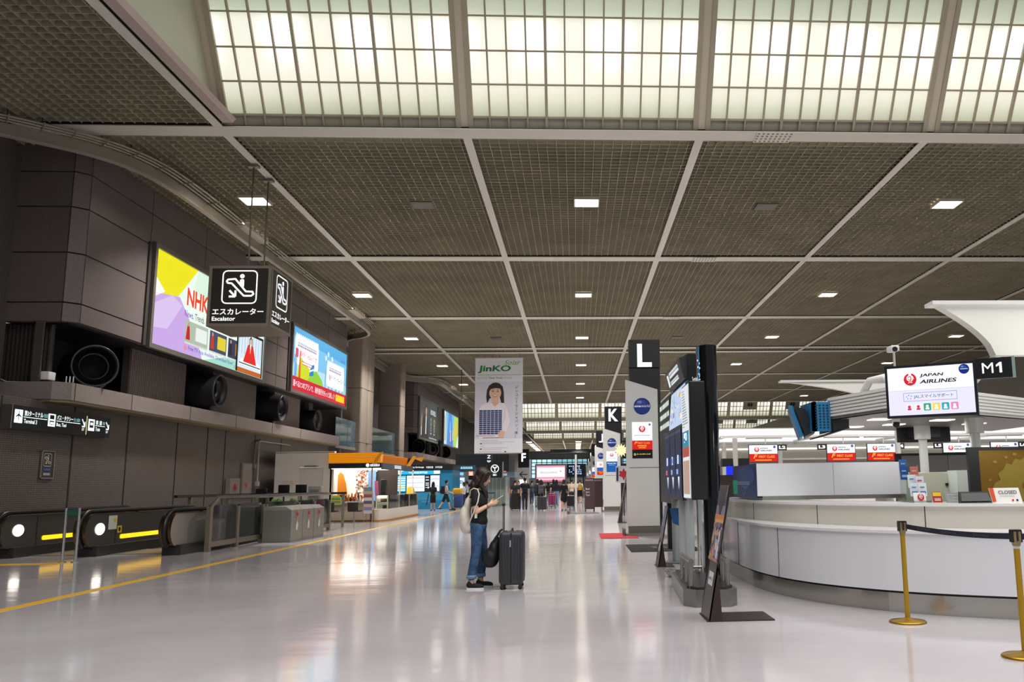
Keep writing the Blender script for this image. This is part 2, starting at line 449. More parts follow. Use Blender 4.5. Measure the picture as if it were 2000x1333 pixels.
# the gable wall at the left end of the vaults, cove along it, closing slopes behind
gab = C('#c9cbb4', .6, mott=(.5, .05))
for j, (ya, yb) in enumerate(((-4.5, 21.0), (96.2, 121.3), (124, 150), (152.6, 176.4))):
    g = MB(); dz = 7.2; L = dz / .815 * .58
    g.prism([(-8.95, ya, ZC + .1), (-8.95, yb, ZC + .1), (-8.95, yb - L, ZC + dz), (-8.95, ya + L, ZC + dz)], (.08, 0, 0), gab); S(g, 'wall_gable_%d' % (j + 1))
    g = MB(); g.prism([(-9, ya - .1, ZC), (-9, ya - .3, ZC + .2), (-9, ya + L, ZC + dz), (-9, ya + L + .2, ZC + dz)], (57, 0, 0), C('#d8d6c4', .6)); S(g, 'ceiling_vault_%d' % (j + 1))
    g = MB(); g.box(-9, 48, ya + L, yb - L, ZC + dz - .8, ZC + dz - .7, C('#cfcdbb', .6)); S(g, 'ceiling_ridge_%d' % (j + 1))
g = MB(); cv_ = C('#b5a59b', .5)
g.prism([(-8.60, -6, 10.27), (-8.36, -6, 10.27), (-8.28, -6, 10.37), (-8.36, -6, 10.45), (-8.60, -6, 10.40)], (0, 26.7, 0), cv_); g.box(-8.66, -8.58, -6, 20.8, 10.4, 10.5, dark); S(g, 'trim_%d' % k); k += 1

# ---- left wall: overhanging stone-clad box, recess with nozzles, ledge, tiled wall below
def stone(name, h, gx, gz, oy=0, oz=0):
    m, nt, b = nodemat(name)
    tc = N(nt, 'ShaderNodeTexCoord'); n = N(nt, 'ShaderNodeTexNoise', i_Scale=26.0, i_Detail=3.0); nt.links.new(tc.outputs['Object'], n.inputs['Vector'])
    n_ = N(nt, 'ShaderNodeTexNoise', i_Scale=.8, i_Detail=2.0); nt.links.new(tc.outputs['Object'], n_.inputs['Vector'])
    r = N(nt, 'ShaderNodeMapRange', i_1=.3, i_2=.7, i_3=.78, i_4=1.15); nt.links.new(n.outputs['Fac'], r.inputs[0])
    r_ = N(nt, 'ShaderNodeMapRange', i_1=.3, i_2=.7, i_3=.92, i_4=1.06); nt.links.new(n_.outputs['Fac'], r_.inputs[0])
    mm = N(nt, 'ShaderNodeMath', operation='MULTIPLY'); nt.links.new(r.outputs[0], mm.inputs[0]); nt.links.new(r_.outputs[0], mm.inputs[1])
    hs = N(nt, 'ShaderNodeHueSaturation'); hs.inputs['Color'].default_value = lin(h); nt.links.new(mm.outputs[0], hs.inputs['Value'])
    nt.links.new(hs.outputs[0], b.inputs['Base Color']); b.inputs['Roughness'].default_value = .45
    bp = N(nt, 'ShaderNodeBump', i_Strength=.25, i_Distance=.01); nt.links.new(n.outputs['Fac'], bp.inputs['Height']); nt.links.new(bp.outputs['Normal'], b.inputs['Normal'])
    return m


gran = stone('speckled_granite', '#6c615e', 0, 0); granl = stone('pale_granite', '#8b7f7a', 0, 0)
joint = C('#2b2725', .8)
tile, nt, b = nodemat('dark_mosaic_tile')
tc = N(nt, 'ShaderNodeTexCoord'); mp = N(nt, 'ShaderNodeMapping'); mp.inputs['Rotation'].default_value = (0, R(90), 0); mp.inputs['Rotation'].default_value = (R(90), 0, R(90))
sx = N(nt, 'ShaderNodeSeparateXYZ'); nt.links.new(tc.outputs['Object'], sx.inputs[0])
ax = N(nt, 'ShaderNodeMath', operation='ADD'); nt.links.new(sx.outputs[0], ax.inputs[0]); nt.links.new(sx.outputs[1], ax.inputs[1])
cx = N(nt, 'ShaderNodeCombineXYZ'); nt.links.new(ax.outputs[0], cx.inputs[0]); nt.links.new(sx.outputs[2], cx.inputs[1])
bk = N(nt, 'ShaderNodeTexBrick', i_Scale=1.0); bk.offset = 0; bk.inputs['Brick Width'].default_value = .1; bk.inputs['Row Height'].default_value = .05; bk.inputs['Mortar Size'].default_value = .006
bk.inputs['Color1'].default_value = lin('#6b625b'); bk.inputs['Color2'].default_value = lin('#5f5750'); bk.inputs['Mortar'].default_value = lin('#3b3531')
nt.links.new(cx.outputs[0], bk.inputs['Vector']); nt.links.new(bk.outputs[0], b.inputs['Base Color']); b.inputs['Roughness'].default_value = .35
bp = N(nt, 'ShaderNodeBump', i_Strength=.3, i_Distance=.006); nt.links.new(bk.outputs['Fac'], bp.inputs['Height']); bp.invert = True; nt.links.new(bp.outputs['Normal'], b.inputs['Normal'])
ribm = C('#7c716b', .5); black = C('#0c0c0d', .5); soff = C('#8a7a58', .5)


def wallblock(y0, y1, ledge_y1, tag_):
    """box of granite panels with a chamfered near corner; recess of ribbed panels under it; ledge"""
    g = MB(); X = -12.65; c = .3
    zs = [5.65, 6.15, 7.45, 8.66, 9.6, 10.6]
    ys = [y0 + c] + [y for y in (y0 + 3.6, y0 + 7.4, y0 + 11.2, y0 + 14.9, y0 + 18.7, y0 + 22.4) if y < y1 - 1] + [y1]
    gp = .018
    for a, d in zip(zs, zs[1:]):
        for p, q in zip(ys, ys[1:]): g.box(X - .2, X, p + gp, q - gp, a + gp, d - gp, gran)
        g.prism([(X, y0 + c - gp, a + gp), (X - c + gp, y0, a + gp), (X - c - .15, y0 + .15, a + gp), (X - .2, y0 + c, a + gp)], (0, 0, d - a - 2 * gp), gran)
        for p, q in ((-14.35, X - c),): g.box(p, q - gp, y0, y0 + .2, a + gp, d - gp, gran)
    g.box(-14.35, X - .03, y0 + .32, y1 - .03, 5.67, 10.6, joint); g.box(-14.35, X - .31, y0 + .03, y0 + .4, 5.67, 10.6, joint)
    S(g, 'wall_left_upper_' + tag_)
    Xr = -13.35
    niches = [(y0 + .06, y0 + 4.3), (y0 + 8.0, y0 + 10.2), (y0 + 14.6, y0 + 16.8), (y0 + 20.4, y0 + 22.6)]
    edges = [y0 - .0] + [e for n_ in niches for e in n_] + [min(y1, ledge_y1) - 3.2]
    for ii, (p, q) in enumerate(zip(edges[0::2], edges[1::2])):
        g = MB(); g.box(Xr - .2, Xr, p, q, 4.12, 5.66, C('#4c4541', .6)); y = p + .03
        while y < q - .03: g.box(Xr, Xr + .05, y, y + .05, 4.12, 5.66, ribm); y += .1
        S(g, 'wall_left_recess_%s_%d' % (tag_, ii + 1))
    g = MB(); g.box(-14.7, -14.6, y0, ledge_y1, 4.1, 5.66, black); S(g, 'wall_left_recess_back_' + tag_); g = MB()
    x = -16.2
    while x < Xr - .02: g.box(x, x + .05, y0 + .35, y0 + .4, 4.12, 5.66, C('#433d39', .6)); x += .1
    g.box(-16.3, Xr, y0 + .4, y0 + .5, 4.12, 5.66, C('#2f2b28', .6))
    S(g, 'wall_left_recess_front_' + tag_)
    g = MB(); P = [(-16.3, y0 - .12), (-12.95, y0 - .12), (-12.65, y0 + .2), (-12.65, ledge_y1), (-16.3, ledge_y1)]
    g.prism([(a, d, 3.68) for a, d in P], (0, 0, .44), granl); g.prism([(a - .04, d + .04, 3.62) for a, d in P], (0, 0, .06), soff)
    for y in (y0 + .35, y0 + 3.2, y0 + 7.0, y0 + 10.9, y0 + 14.8, y0 + 18.6): g.box(-12.66, -12.643, y - .012, y + .012, 3.68, 4.12, joint)
    S(g, 'wall_left_ledge_' + tag_)
    return niches


NI1 = wallblock(22.35, 48.3, 47.5, 'near'); NI2 = wallblock(69.9, 94.6, 94.4, 'far')
g = MB(); g.box(-13.5, -13.2, 8, 47.5, 0, 3.65, tile)
for y in (17.8, 20.8, 23.75, 26.55, 29.75, 32.15, 33.75, 36.8, 40.0): g.box(-13.2, -13.19, y - .03, y + .03, 0, 3.63, joint)
S(g, 'wall_left')
g = MB(); g.box(-14.6, -14.3, -6, 22.4, 3.6, 10.6, tile); S(g, 'wall_left_front')
g = MB(); g.box(-17.3, -17, 47.5, 70, 0, 10.6, C('#4b4541', .6)); g.box(-13.6, -13.2, 70, 96, 0, 3.65, C('#3b3634', .6)); g.box(-15.2, -15, 94, 240, 0, 10.6, C('#45403c', .6)); S(g, 'wall_left_back')
g = MB(); g.box(-17, -12.9, 48.6, 48.9, 0, 10.4, C('#55504e', .6)); g.box(-16.6, -14.2, 49.4, 49.9, 0, 10.4, C('#3d3a39', .6)); S(g, 'wall_left_return')
# columns and dark glass between the two boxes
clm = stone('column_stone', '#9a8c80', 0, 0)
for i, (x, y, s) in enumerate(((-13.35, 52.6, .75), (-13.15, 54.0, .62), (-13.55, 64.6, .85))):
    g = MB(); g.rbox(x - s, x + s, y - s, y + s, 0, 10.4, clm, .12)
    for z in (4.0, 7.2): g.box(x - s - .004, x + s + .004, y - s - .004, y + s + .004, z, z + .03, joint)
    S(g, 'column_%d' % (i + 1))
g = MB(); g.box(-15.2, -15.1, 55, 63, 3.6, 10, C('#121c28', .15))
for z in (4.6, 5.6, 6.6, 7.6, 8.6): g.box(-15.1, -15.05, 55, 63, z, z + .06, black)
for y in (55, 57.6, 60.2, 63): g.box(-15.1, -15.0, y, y + .15, 3.6, 10, C('#2b2a2c', .5))
S(g, 'window_%d' % nw); nw += 1
g = MB(); g.box(-15.3, -14.2, 60.5, 63.6, 3.6, 10.2, C('#514b4b', .6)); S(g, 'wall_left_pier')
for i, (y0, y1, X) in enumerate(((47.6, 52, -12.9), (55.2, 63.4, -13.0))):
    g = MB(); g.box(X - .01, X + .01, y0, y1, 3.7, 5.2, glassmat('blue_glass', '#86a5b4', alpha=.35)); g.box(X - .05, X + .05, y0, y1, 3.55, 3.7, granl); S(g, 'window_%d' % nw); nw += 1
# end wall of the hall with daylight windows, back wall on the right
g = MB(); g.box(-16, 30, 234, 234.4, 8.2, 10.6, C('#33383c', .6)); g.box(-16, 30, 234, 234.4, 0, 3.2, C('#3a3d40', .6)); S(g, 'wall_end')
g = MB(); day = E('#bfe6ee', 1.1); dayl = E('#8cc7d2', .9); mul = C('#1c2a33', .5)
g.box(-12, -6.5, 234.1, 234.2, 3.2, 8.2, day); g.box(-6.5, 14, 234.1, 234.2, 6.2, 8.2, dayl); g.box(-6.5, 14, 234.1, 234.2, 3.2, 6.2, C('#20323a', .3))
for x in [-12 + 1.35 * i for i in range(20)]: g.box(x - .1, x + .1, 233.9, 234.1, 3.2, 8.2, mul)
for z in (3.2, 4.4, 5.4, 6.3, 7.3, 8.2): g.box(-12, 14, 233.9, 234.1, z - .1, z + .1, mul)
S(g, 'window_%d' % nw); nw += 1
g = MB(); g.box(-6, 12, 200, 201, 8.6, 9.4, C('#16242c', .5)); g.box(-5.5, 12, 200, 201, 5.2, 6.0, C('#24424f', .5)); S(g, 'trim_%d' % k); k += 1
g = MB(); g.box(30, 30.3, 40, 236, 0, 10.6, C('#8b867c', .6)); S(g, 'wall_right')
# ---- perforated plates on the cross beams
pm, nt, b = nodemat('perforated_plate'); tc = N(nt, 'ShaderNodeTexCoord'); bk = N(nt, 'ShaderNodeTexBrick', i_Scale=1.0); bk.offset = 0; bk.inputs['Brick Width'].default_value = .12; bk.inputs['Row Height'].default_value = .16; bk.inputs['Mortar Size'].default_value = .035; bk.inputs['Mortar Smooth'].default_value = .1
bk.inputs['Color1'].default_value = lin('#6f6a5e'); bk.inputs['Color2'].default_value = lin('#6f6a5e'); bk.inputs['Mortar'].default_value = lin('#d4d0c3'); nt.links.new(tc.outputs['Object'], bk.inputs['Vector']); nt.links.new(bk.outputs[0], b.inputs['Base Color'])
for i in range(3):
    y = ROWS[i]; t = T('vent_plate', 'perforated vent plate on the %s cross beam of the ceiling' % ('first', 'second', 'third')[i], 'vent', (5.12, y, ZC - .02), 'vent plates on the ceiling beams')
    q = MB(); q.box(4.65, 5.6, y - .33, y + .33, ZC - .025, ZC - .002, pm); q.build('plate', t)
# ---- downlights
lampw = E('#fff1e2', 14); lampf = E('#ffe9cf', 8); trimw = C('#c9c1b2', .4); unl = C('#5b5344', .5)
LR = [26.55, 40.2, 52.3, 64.5, 76.7, 89.3]
names = {-9.9: 'left', .35: 'middle', 12.05: 'right', 23.7: 'far right'}
ordn = ['first', 'second', 'third', 'fourth', 'fifth', 'sixth', 'seventh', 'eighth']
for X in (-9.9, .35, 12.05, 23.7):
    for i, y in enumerate(LR):
        t = T('downlight', 'lit square downlight, %s from the front in the %s row of the near ceiling' % (ordn[i], names[X]), 'ceiling light', (X, y, 10.22), 'square ceiling downlights')
        q = MB()
        for a, d, e, f in ((-.4, .4, -.4, -.36), (-.4, .4, .36, .4), (-.4, -.36, -.36, .36), (.36, .4, -.36, .36)): q.box(X + a, X + d, y + e, y + f, 10.20, 10.30, trimw)
        q.build('housing', t)
        q = MB(); q.box(X - .36, X + .36, y - .36, y + .36, 10.225, 10.24, lampw); q.build('lamp_glass', t)
        if X < 20: area('downlight_beam', (X, y, 10.15), .7, .7, 370 if X < -5 else 560, (1, .965, .92), parent=t, spread=118)
for i, (X, y) in enumerate(((-4.85, 27.0), (6.2, 27.0), (-4.85, 52.6), (6.2, 52.6))):
    t = T('downlight', 'unlit square lamp in the %s part of the %s ceiling' % ('left' if X < 0 else 'right', 'near' if y < 30 else 'middle'), 'ceiling light', (X, y, 10.25)); q = MB(); q.box(X - .34, X + .34, y - .34, y + .34, 10.25, 10.30, unl); q.build('housing', t)
    q = MB(); q.box(X - .28, X + .28, y - .28, y + .28, 10.245, 10.255, C('#4d473b', .4)); q.build('lamp_glass', t)
for X in (-9.9, .35):
    for i in range(7):
        y = 183 + i * 7.3
        q = MB(); q.box(X - .55, X + .55, y - .55, y + .55, 10.21, 10.33, lampf); tag(q.build('downlight'), 'small warm downlight, %s from the near end of the %s row before the far windows' % (ordn[i], 'left' if X < 0 else 'middle'), 'ceiling light', 'far downlights')
        if i % 2 == 0: area('downlight_beam', (X, y, 10.18), 1, 1, 1500, (1, .93, .84), spread=130)
# added fill lights, unseen up inside the vaults, to brighten the hall
area('vault_fill', (6, 5, 14), 26, 16, 3500, (1, .985, .97))
area('vault_fill', (6, 108, 14), 30, 16, 1800, (1, .97, .85))
area('vault_fill', (6, 137, 14), 30, 16, 1500, (1, .97, .85))
# ================================================================== LEFT SIDE
alu = C('#a9a49a', .35, .6); steel = C('#9a9893', .28, .85); chrome = C('#d5d5d5', .12, 1.0); bronze = C('#6d5a44', .22, .9)
blk = C('#141416', .45); blkg = C('#0d0d10', .2); wht = C('#e6e4e0', .5); EW = E('#ffffff', 1.25); DK = C('#35322d', .4)
# recess caps so that no light leaks behind the nozzles
g = MB(); g.box(-16.3, -12.95, 22.7, 48.2, 5.64, 5.67, black); g.box(-16.3, -12.95, 70.3, 94.5, 5.64, 5.67, black); g.box(-16.4, -16.3, 22, 48, 3.6, 5.7, black); S(g, 'trim_%d' % k); k += 1
# ---- air nozzles
def nozzle(y, z, aim, r, label, ln=1.5, x=-12.76):
    a = V(aim).normalized(); c = V((x, y, z)) - a * .1
    t = T('air_nozzle', label, 'air vent', tuple(c), 'round air nozzles over the ledge')
    g = MB(); g.lathe([(r * 1.12, -ln), (r * 1.1, -ln * .6), (r * .98, -.06), (r, 0), (r * .93, .01), (r * .88, -.12), (r * .72, -.5), (.01, -.7)], c, C('#0d0d0e', .6), 32, a, False); g.build('drum', t)
    g = MB(); g.lathe([(r * .6, -.32), (r * .64, -.16), (r * .66, -.15), (r * .62, -.1), (r * .55, -.3)], c, C('#101011', .4), 28, a, False); g.build('inner_ring', t)
    g = MB(); g.lathe([(r * .99, -.03), (r * 1.02, 0), (r * .99, .03), (r * .94, .02)], c, C('#37343a', .35), 32, a, False); g.build('rim', t)
nozzle(23.75, 4.72, (.62, -.78, 0), .56, 'large round black nozzle above the ledge nearest the front corner')
nozzle(31.25, 4.84, (1, -.03, -.05), .56, 'round black nozzle in the recess under the yellow and purple lit board', 1.5, -12.4)
nozzle(37.9, 4.8, (1, -.03, -.05), .56, 'round black nozzle at the near end under the blue lit board', 1.5, -12.4)
nozzle(44.2, 4.75, (1, -.1, 0), .5, 'black nozzle half hidden under the far end of the blue lit board')
for i, y in enumerate((73.4, 80.4, 88)): nozzle(y, 4.75, (.55, -.83, 0), .6, 'black nozzle in the far wall box, %s from its near corner' % ('first', 'second', 'third')[i], 1.2, -13.0)
# ---- lit advertising boards
def board(name, label, y0, y1, z0, z1, group='lit boards on the left wall'):
    t = T(name, label, 'advertising board', (-12.6, (y0 + y1) / 2, z0), group)
    g = MB(); fw = .14
    for a, b_, c_, d_ in ((y0 - fw, y1 + fw, z0 - fw, z0), (y0 - fw, y1 + fw, z1, z1 + fw), (y0 - fw, y0, z0, z1), (y1, y1 + fw, z0, z1)): g.box(-12.65, -12.5, a, b_, c_, d_, C('#7d7871', .35, .5))
    g.box(-12.66, -12.6, y0 - .32, y0 - fw, z0 - .1, z1 + .1, C('#37322f', .6)); g.build('frame', t)
    return t, FX(-12.56, y0, z0), y1 - y0, z1 - z0
t, F, W_, H_ = board('advertising_board', 'lit board with large red capital letters on yellow, white and purple', 26.15, 35.4, 5.72, 8.62)
g = MB(); e = lambda h, s=1.0: E(h, s)
g.rect(F, 0, W_, 0, H_, e('#e4f2e8', .95))
g.poly(F, [(0, H_), (0, 1.25), (1.6, 1.75), (2.9, H_)], e('#e3d91b'), .004); g.poly(F, [(0, 2.1), (0, 1.4), (.7, 1.7)], e('#f5f3ea'), .006)
g.poly(F, [(0, 0), (3.6, 0), (3.0, .75), (1.7, 1.75), (0, 1.55)], e('#c9a9e6', .9), .006); g.poly(F, [(0, 1.2), (1.2, 1.7), (1.9, 1.5), (1.0, .6), (0, .5)], e('#d9c4ee', .9), .007)
g.poly(F, [(3.6, 0), (9.2, 0), (9.2, .5), (5.4, .35)], e('#9fd8c4', .95), .006); g.poly(F, [(2.9, H_), (9.2, H_), (9.2, 2.3), (5, 2.2), (2.6, 2.0)], e('#d5ecd9', .95), .005)
g.text(F, 'NHK', 2.2, 1.6, 1.65, .58, e('#e5401f'), .012, .03); g.text(F, 'WORLD', 4.1, 1.6, 2.9, .58, e('#e5401f'), .012, .03)
for s_, u, w_, h in (('News.', 2.1, .66, '#6a2fb0'), ('Trends.', 2.86, .76, '#4a4a4a'), ('Insights.', 3.72, .85, '#555555')): g.text(F, s_, u, 1.22, w_, .22, e(h), .012, .006)
for u0, w_, cs in ((2.2, 1.75, ('#b9c9b4', '#e9efe9', '#cf2a2a')), (4.1, 1.45, ('#46506e', '#e2cf3a', '#d13a33')), (5.7, 1.45, ('#33425e', '#b06a3a', '#30303a'))):
    g.rect(F, u0, u0 + w_, .42, 1.12, e(cs[0], .8), .010); g.rect(F, u0 + .45 * w_, u0 + .95 * w_, .55, 1.0, e(cs[1], .9), .013); g.poly(F, [(u0 + .06, .5), (u0 + .38, .5), (u0 + .3, .95), (u0 + .14, .95)], e(cs[2], .8), .016); g.disc(F, u0 + .22, 1.0, .07, e('#caa58a', .8), .017, 14)
    g.rect(F, u0, u0 + w_, .36, .42, e('#d9d9d4', .9), .011)
g.text(F, 'Free TV App Available. Download Now!', 2.5, .14, 3.7, .17, e('#4b3fb4'), .012, .006); g.disc(F, 2.28, .22, .1, e('#e08a9a'), .012)
g.marks(F, 6.3, .1, 1.0, .1, e('#9a9aa4'), .012)
g.build('lit_face', t)
g = MB(); g.rect(F, 6.45, 9.15, .03, 1.62, C('#101114', .3), .02); g.rect(F, 6.6, 9.0, .2, 1.52, e('#cfe0ee', 1.0), .026)
for i in range(9): g.rect(F, 6.65 + i * .28, 6.7 + i * .28, .75, 1.5, e('#a9bccd', .9), .028)
g.rect(F, 6.6, 9.0, .03, .2, e('#d0682c', .8), .03); g.poly(F, [(6.6, .32), (9, .32), (8.7, .55), (6.9, .55)], e('#f4f6f8'), .03); g.rect(F, 6.7, 8.9, .36, .4, e('#25384e', .8), .033)
g.poly(F, [(7.1, .45), (8.45, .45), (8.05, 1.12), (7.9, 1.18), (7.65, 1.18), (7.5, 1.12)], e('#d8281f'), .036); g.poly(F, [(7.78, .8), (7.86, 1.18), (7.7, 1.18)], e('#f3efe9'), .038)
g.disc(F, 7.78, 1.32, .13, e('#e0b493'), .04, 18, .14); g.poly(F, [(7.62, 1.1), (7.62, 1.38), (7.78, 1.5), (7.94, 1.38), (7.94, 1.1), (7.89, 1.1), (7.89, 1.36), (7.78, 1.42), (7.67, 1.36), (7.67, 1.1)], e('#1d1512', .7), .042)
g.build('inset_screen', t)
t, F, W_, H_ = board('advertising_board', 'lit sky-blue board with a red bottom band', 38.95, 48.05, 5.76, 8.6)
g = MB(); g.rect(F, 0, W_, 0, H_, e('#7fc4ec', .95)); g.poly(F, [(0, H_), (W_, H_), (W_, 2.2), (0, 2.45)], e('#5eb2e6', .9), .003)
g.poly(F, [(0, .5), (W_, .5), (W_, 1.1), (5.5, 1.3), (0, 1.2)], e('#b7def2', .95), .003)
for u0, u1, v0, v1, nb in ((.35, 3.9, 1.2, 2.5, 12), (5.4, 8.65, .75, 1.95, 11)):
    g.rrect(F, u0, u1, v0, v1, .25, e('#fdfdff', 1.05), .006)
    for i in range(nb): g.disc(F, u0 + .2 + (u1 - u0 - .4) * i / (nb - 1), v1 - .02, .13, e('#fdfdff', 1.05), .007, 12)
g.marks(F, .7, 2.02, 2.9, .2, e('#8d87a0'), .012)
g.text(F, '海外1dayパケ', 1.0, 1.55, 2.7, .34, e('#c6254a'), .012, 0); g.rrect(F, .42, .82, 1.5, 1.92, .08, e('#d8506e'), .012); g.rect(F, 1.35, 2.9, 1.27, 1.42, e('#cf3f55'), .012); g.rect(F, 1.4, 2.85, 1.3, 1.39, e('#fbeef0'), .014)
g.marks(F, 5.8, 1.55, 2.3, .2, e('#8d87a0'), .012); g.text(F, '海外パケ・ホーダイ', 5.75, 1.05, 2.75, .34, e('#20222c', .8), .012, 0)
g.text(F, 'docomo', 7.9, 2.28, .85, .2, e('#5b3fb0'), .012)
g.poly(F, [(.7, .6), (2.2, .6), (3.2, 1.0), (2.0, 1.35), (1.1, 1.6)], e('#c7d52a'), .008); g.poly(F, [(2.2, .6), (4.9, .6), (4.6, .9), (3.6, 1.25), (2.9, 1.0)], e('#8ec63a'), .009)
g.poly(F, [(.95, .6), (1.25, .6), (1.15, 1.85), (1.05, 1.85)], e('#d8532e'), .010); g.rect(F, .35, .5, .6, 1.6, e('#4a9cc9'), .010); g.rect(F, .55, .65, .6, 1.5, e('#2f7fae'), .010)
g.poly(F, [(2.5, .85), (3.15, .95), (3.3, 1.5), (2.75, 1.4)], e('#2e7fc2'), .012); g.stroke(F, [(2.6, 1.1), (3.2, 1.25)], .08, e('#e9f3fa'), .014)
for u, h, w_ in ((5.1, 1.2, .18), (5.7, .95, .25), (6.3, 1.0, .2), (7.0, .9, .3), (7.7, 1.05, .2), (8.3, .95, .22), (8.75, 1.3, .16)): g.rect(F, u, u + w_, .58, h, e('#86b6d4', .9), .0045)
g.poly(F, [(5.15, 1.2), (5.27, 1.2), (5.21, 1.6)], e('#4d7fa6', .9), .005)
for i, (u, v) in enumerate(((5.6, 2.35), (6.3, 2.2), (5.2, 2.1))): g.disc(F, u, v, .13, e('#e8f4fb'), .006, 12)
g.rect(F, 0, W_, 0, .62, e('#cf2238', .95), .010); g.text(F, '選べる2つのプランで、海外旅行をもっと楽しく!', .25, .17, 6.7, .3, e('#ffffff', 1.1), .016, 0); g.rect(F, 7.15, 8.8, .14, .48, e('#f4c81e'), .016)
g.build('lit_face', t)
t, F, W_, H_ = board('advertising_board', 'dark grey board with a man in a dark suit on the far wall box', 70.6, 79.7, 5.35, 8.5)
g = MB(); g.rect(F, 0, W_, 0, H_, e('#3b3f42', .8)); g.poly(F, [(.9, 0), (4.3, 0), (4.0, 1.5), (3.3, 2.0), (2.5, 2.0), (1.5, 1.4)], e('#17181c', .8), .01); g.poly(F, [(2.75, .4), (3.15, .4), (3.25, 1.95), (2.9, 1.95)], e('#dfe4e6', .9), .02)
g.disc(F, 3.0, 2.3, .32, e('#c79a77', .8), .03, 20, .42); g.poly(F, [(2.66, 2.35), (2.7, 2.75), (3.0, 2.85), (3.3, 2.75), (3.34, 2.4), (3.2, 2.6), (2.8, 2.6)], e('#241a15', .6), .04); g.poly(F, [(.7, .2), (1.1, .2), (1.2, 1.6), (1.0, 2.2), (.7, 1.5)], e('#b48a72', .7), .02); g.rect(F, .7, .95, .2, .9, e('#d5d8da', .8), .025)
g.text(F, 'BOREL', 5.3, 2.2, 2.7, .42, e('#c9d6d8', .9), .02, .02)
for u, c_ in ((5.5, '#8fa0a4'), (7.2, '#b3ad78')):
    g.ring(F, u, 1.55, .36, .2, e(c_, .8), .02); g.ring(F, u, .95, .24, .12, e(c_, .8), .02); g.rect(F, u - .25, u + .25, .5, .62, e('#c4c8c8', .8), .02)
g.rect(F, 4.6, 8.6, .12, .22, e('#9fb4b8', .8), .02); g.build('lit_face', t)
t, F, W_, H_ = board('advertising_board', 'lit board with blue centre and yellow-green right side', 83.4, 93.4, 5.4, 8.55)
g = MB(); g.rect(F, 0, W_, 0, H_, e('#6fb3dc', .95)); g.poly(F, [(0, 0), (1.8, 0), (1.4, H_), (0, H_)], e('#b7dbe0'), .01); g.poly(F, [(.5, .4), (1.2, .3), (.9, 2.6), (.3, 2.8)], e('#d2a06c', .9), .02); g.poly(F, [(2.2, 0), (6.4, 0), (6.0, 1.3), (5.2, H_), (3.2, H_), (2.6, 1.6)], e('#3f80cc'), .01)
g.poly(F, [(W_, 0), (6.8, 0), (6.4, 1.4), (7.0, H_), (W_, H_)], e('#a7c95a'), .01); g.poly(F, [(8.6, 0), (W_, 0), (W_, 1.3)], e('#f4f6f2', 1.1), .02); g.poly(F, [(7.2, 1.2), (9.4, 1.0), (9.2, 2.4), (7.6, 2.7)], e('#d2b53c'), .02)
for u, v, c_ in ((3.4, .7, '#c04a4a'), (4.2, 1.0, '#e4e9ef'), (4.9, .8, '#46608f'), (5.6, 1.2, '#d9b98a'), (3.9, 1.9, '#9fd0f0')): g.poly(F, [(u, v - .6), (u + .5, v - .6), (u + .35, v + .5), (u + .15, v + .5)], e(c_, .9), .02)
g.build('lit_face', t)
# ---- hanging cube sign
t = T('cube_sign', 'hanging grey cube sign with a white escalator pictogram', 'sign', (-8.92, 24.0, 5.66))
x0, x1, y0, y1, z0, z1 = -9.73, -8.11, 23.18, 24.86, 5.66, 7.3
body = C('#85796a', .45)
g = MB(); g.box(x0, x1, y0, y1, z0, z1, body); g.build('body', t)
fr = C('#8d8576', .4)
g = MB()
for F_, w_ in ((FNY(x0, y0 - .001, z0), x1 - x0), (FX(x1 + .001, y0, z0), y1 - y0)):
    for a, b_, c_, d_ in ((0, w_, 0, .08), (0, w_, 1.57, 1.64), (0, .08, .08, 1.57), (w_ - .08, w_, .08, 1.57)): g.rect(F_, a, b_, c_, d_, fr, .012)
g.build('frame', t)
def escal(g, F_, m, s):
    """escalator pictogram in a rounded square, bottom-left corner at F_(0,0), side s"""
    q = lambda P: [(a * s, b_ * s) for a, b_ in P]
    rr = []
    for cu, cv_, a0 in ((.86, .14, -90), (.86, .86, 0), (.14, .86, 90), (.14, .14, 180)): rr += [(cu + .12 * math.cos(R(a0 + a)), cv_ + .12 * math.sin(R(a0 + a))) for a in (0, 30, 60, 90)]
    g.stroke(F_, q(rr), .035 * s, m, 0, True)
    g.stroke(F_, q([(.16, .72), (.13, .67), (.16, .62), (.27, .61), (.63, .24), (.84, .24), (.9, .29), (.87, .36), (.68, .37), (.37, .74), (.16, .72)]), .05 * s, m, .002)
    g.disc(F_, .56 * s, .82 * s, .065 * s, m, .002); g.poly(F_, q([(.5, .6), (.5, .7), (.53, .73), (.6, .73), (.62, .7), (.62, .5), (.56, .54)]), m, .002)
    g.stroke(F_, q([(.22, .4), (.37, .24)]), .055 * s, m, .002, round_=False); g.stroke(F_, q([(.21, .22), (.39, .22), (.39, .4)]), .055 * s, m, .002, round_=False)
fc_ = C('#38352f', .35)
for F_, w_ in ((FNY(x0, y0, z0), x1 - x0), (FX(x1, y0, z0), y1 - y0)):
    g = MB()
    g.rect(F_, .08, w_ - .08, .08, 1.57, fc_, .006)
    P = F_(w_ * .5 - .46, .6, .014); escal(g, Fr(P, F_.U, F_.W), EW, .92)
    g.text(F_, 'エスカレーター', .14, .31, w_ - .3, .17, EW, .014, .012); g.text(F_, 'Escalator', .14, .15, .6, .11, EW, .014, .012); g.build('sign_face', t)
for y in (23.45, 24.6):
    g = MB(); g.cyl((-8.83, y, z1), (-8.83, y, 10.2), .022, m=C('#6e675c', .4, .5)); g.box(-8.97, -8.69, y - .09, y + .09, 10.15, 10.22, C('#8a837a', .4, .5)); g.build('hanger_rod', t)
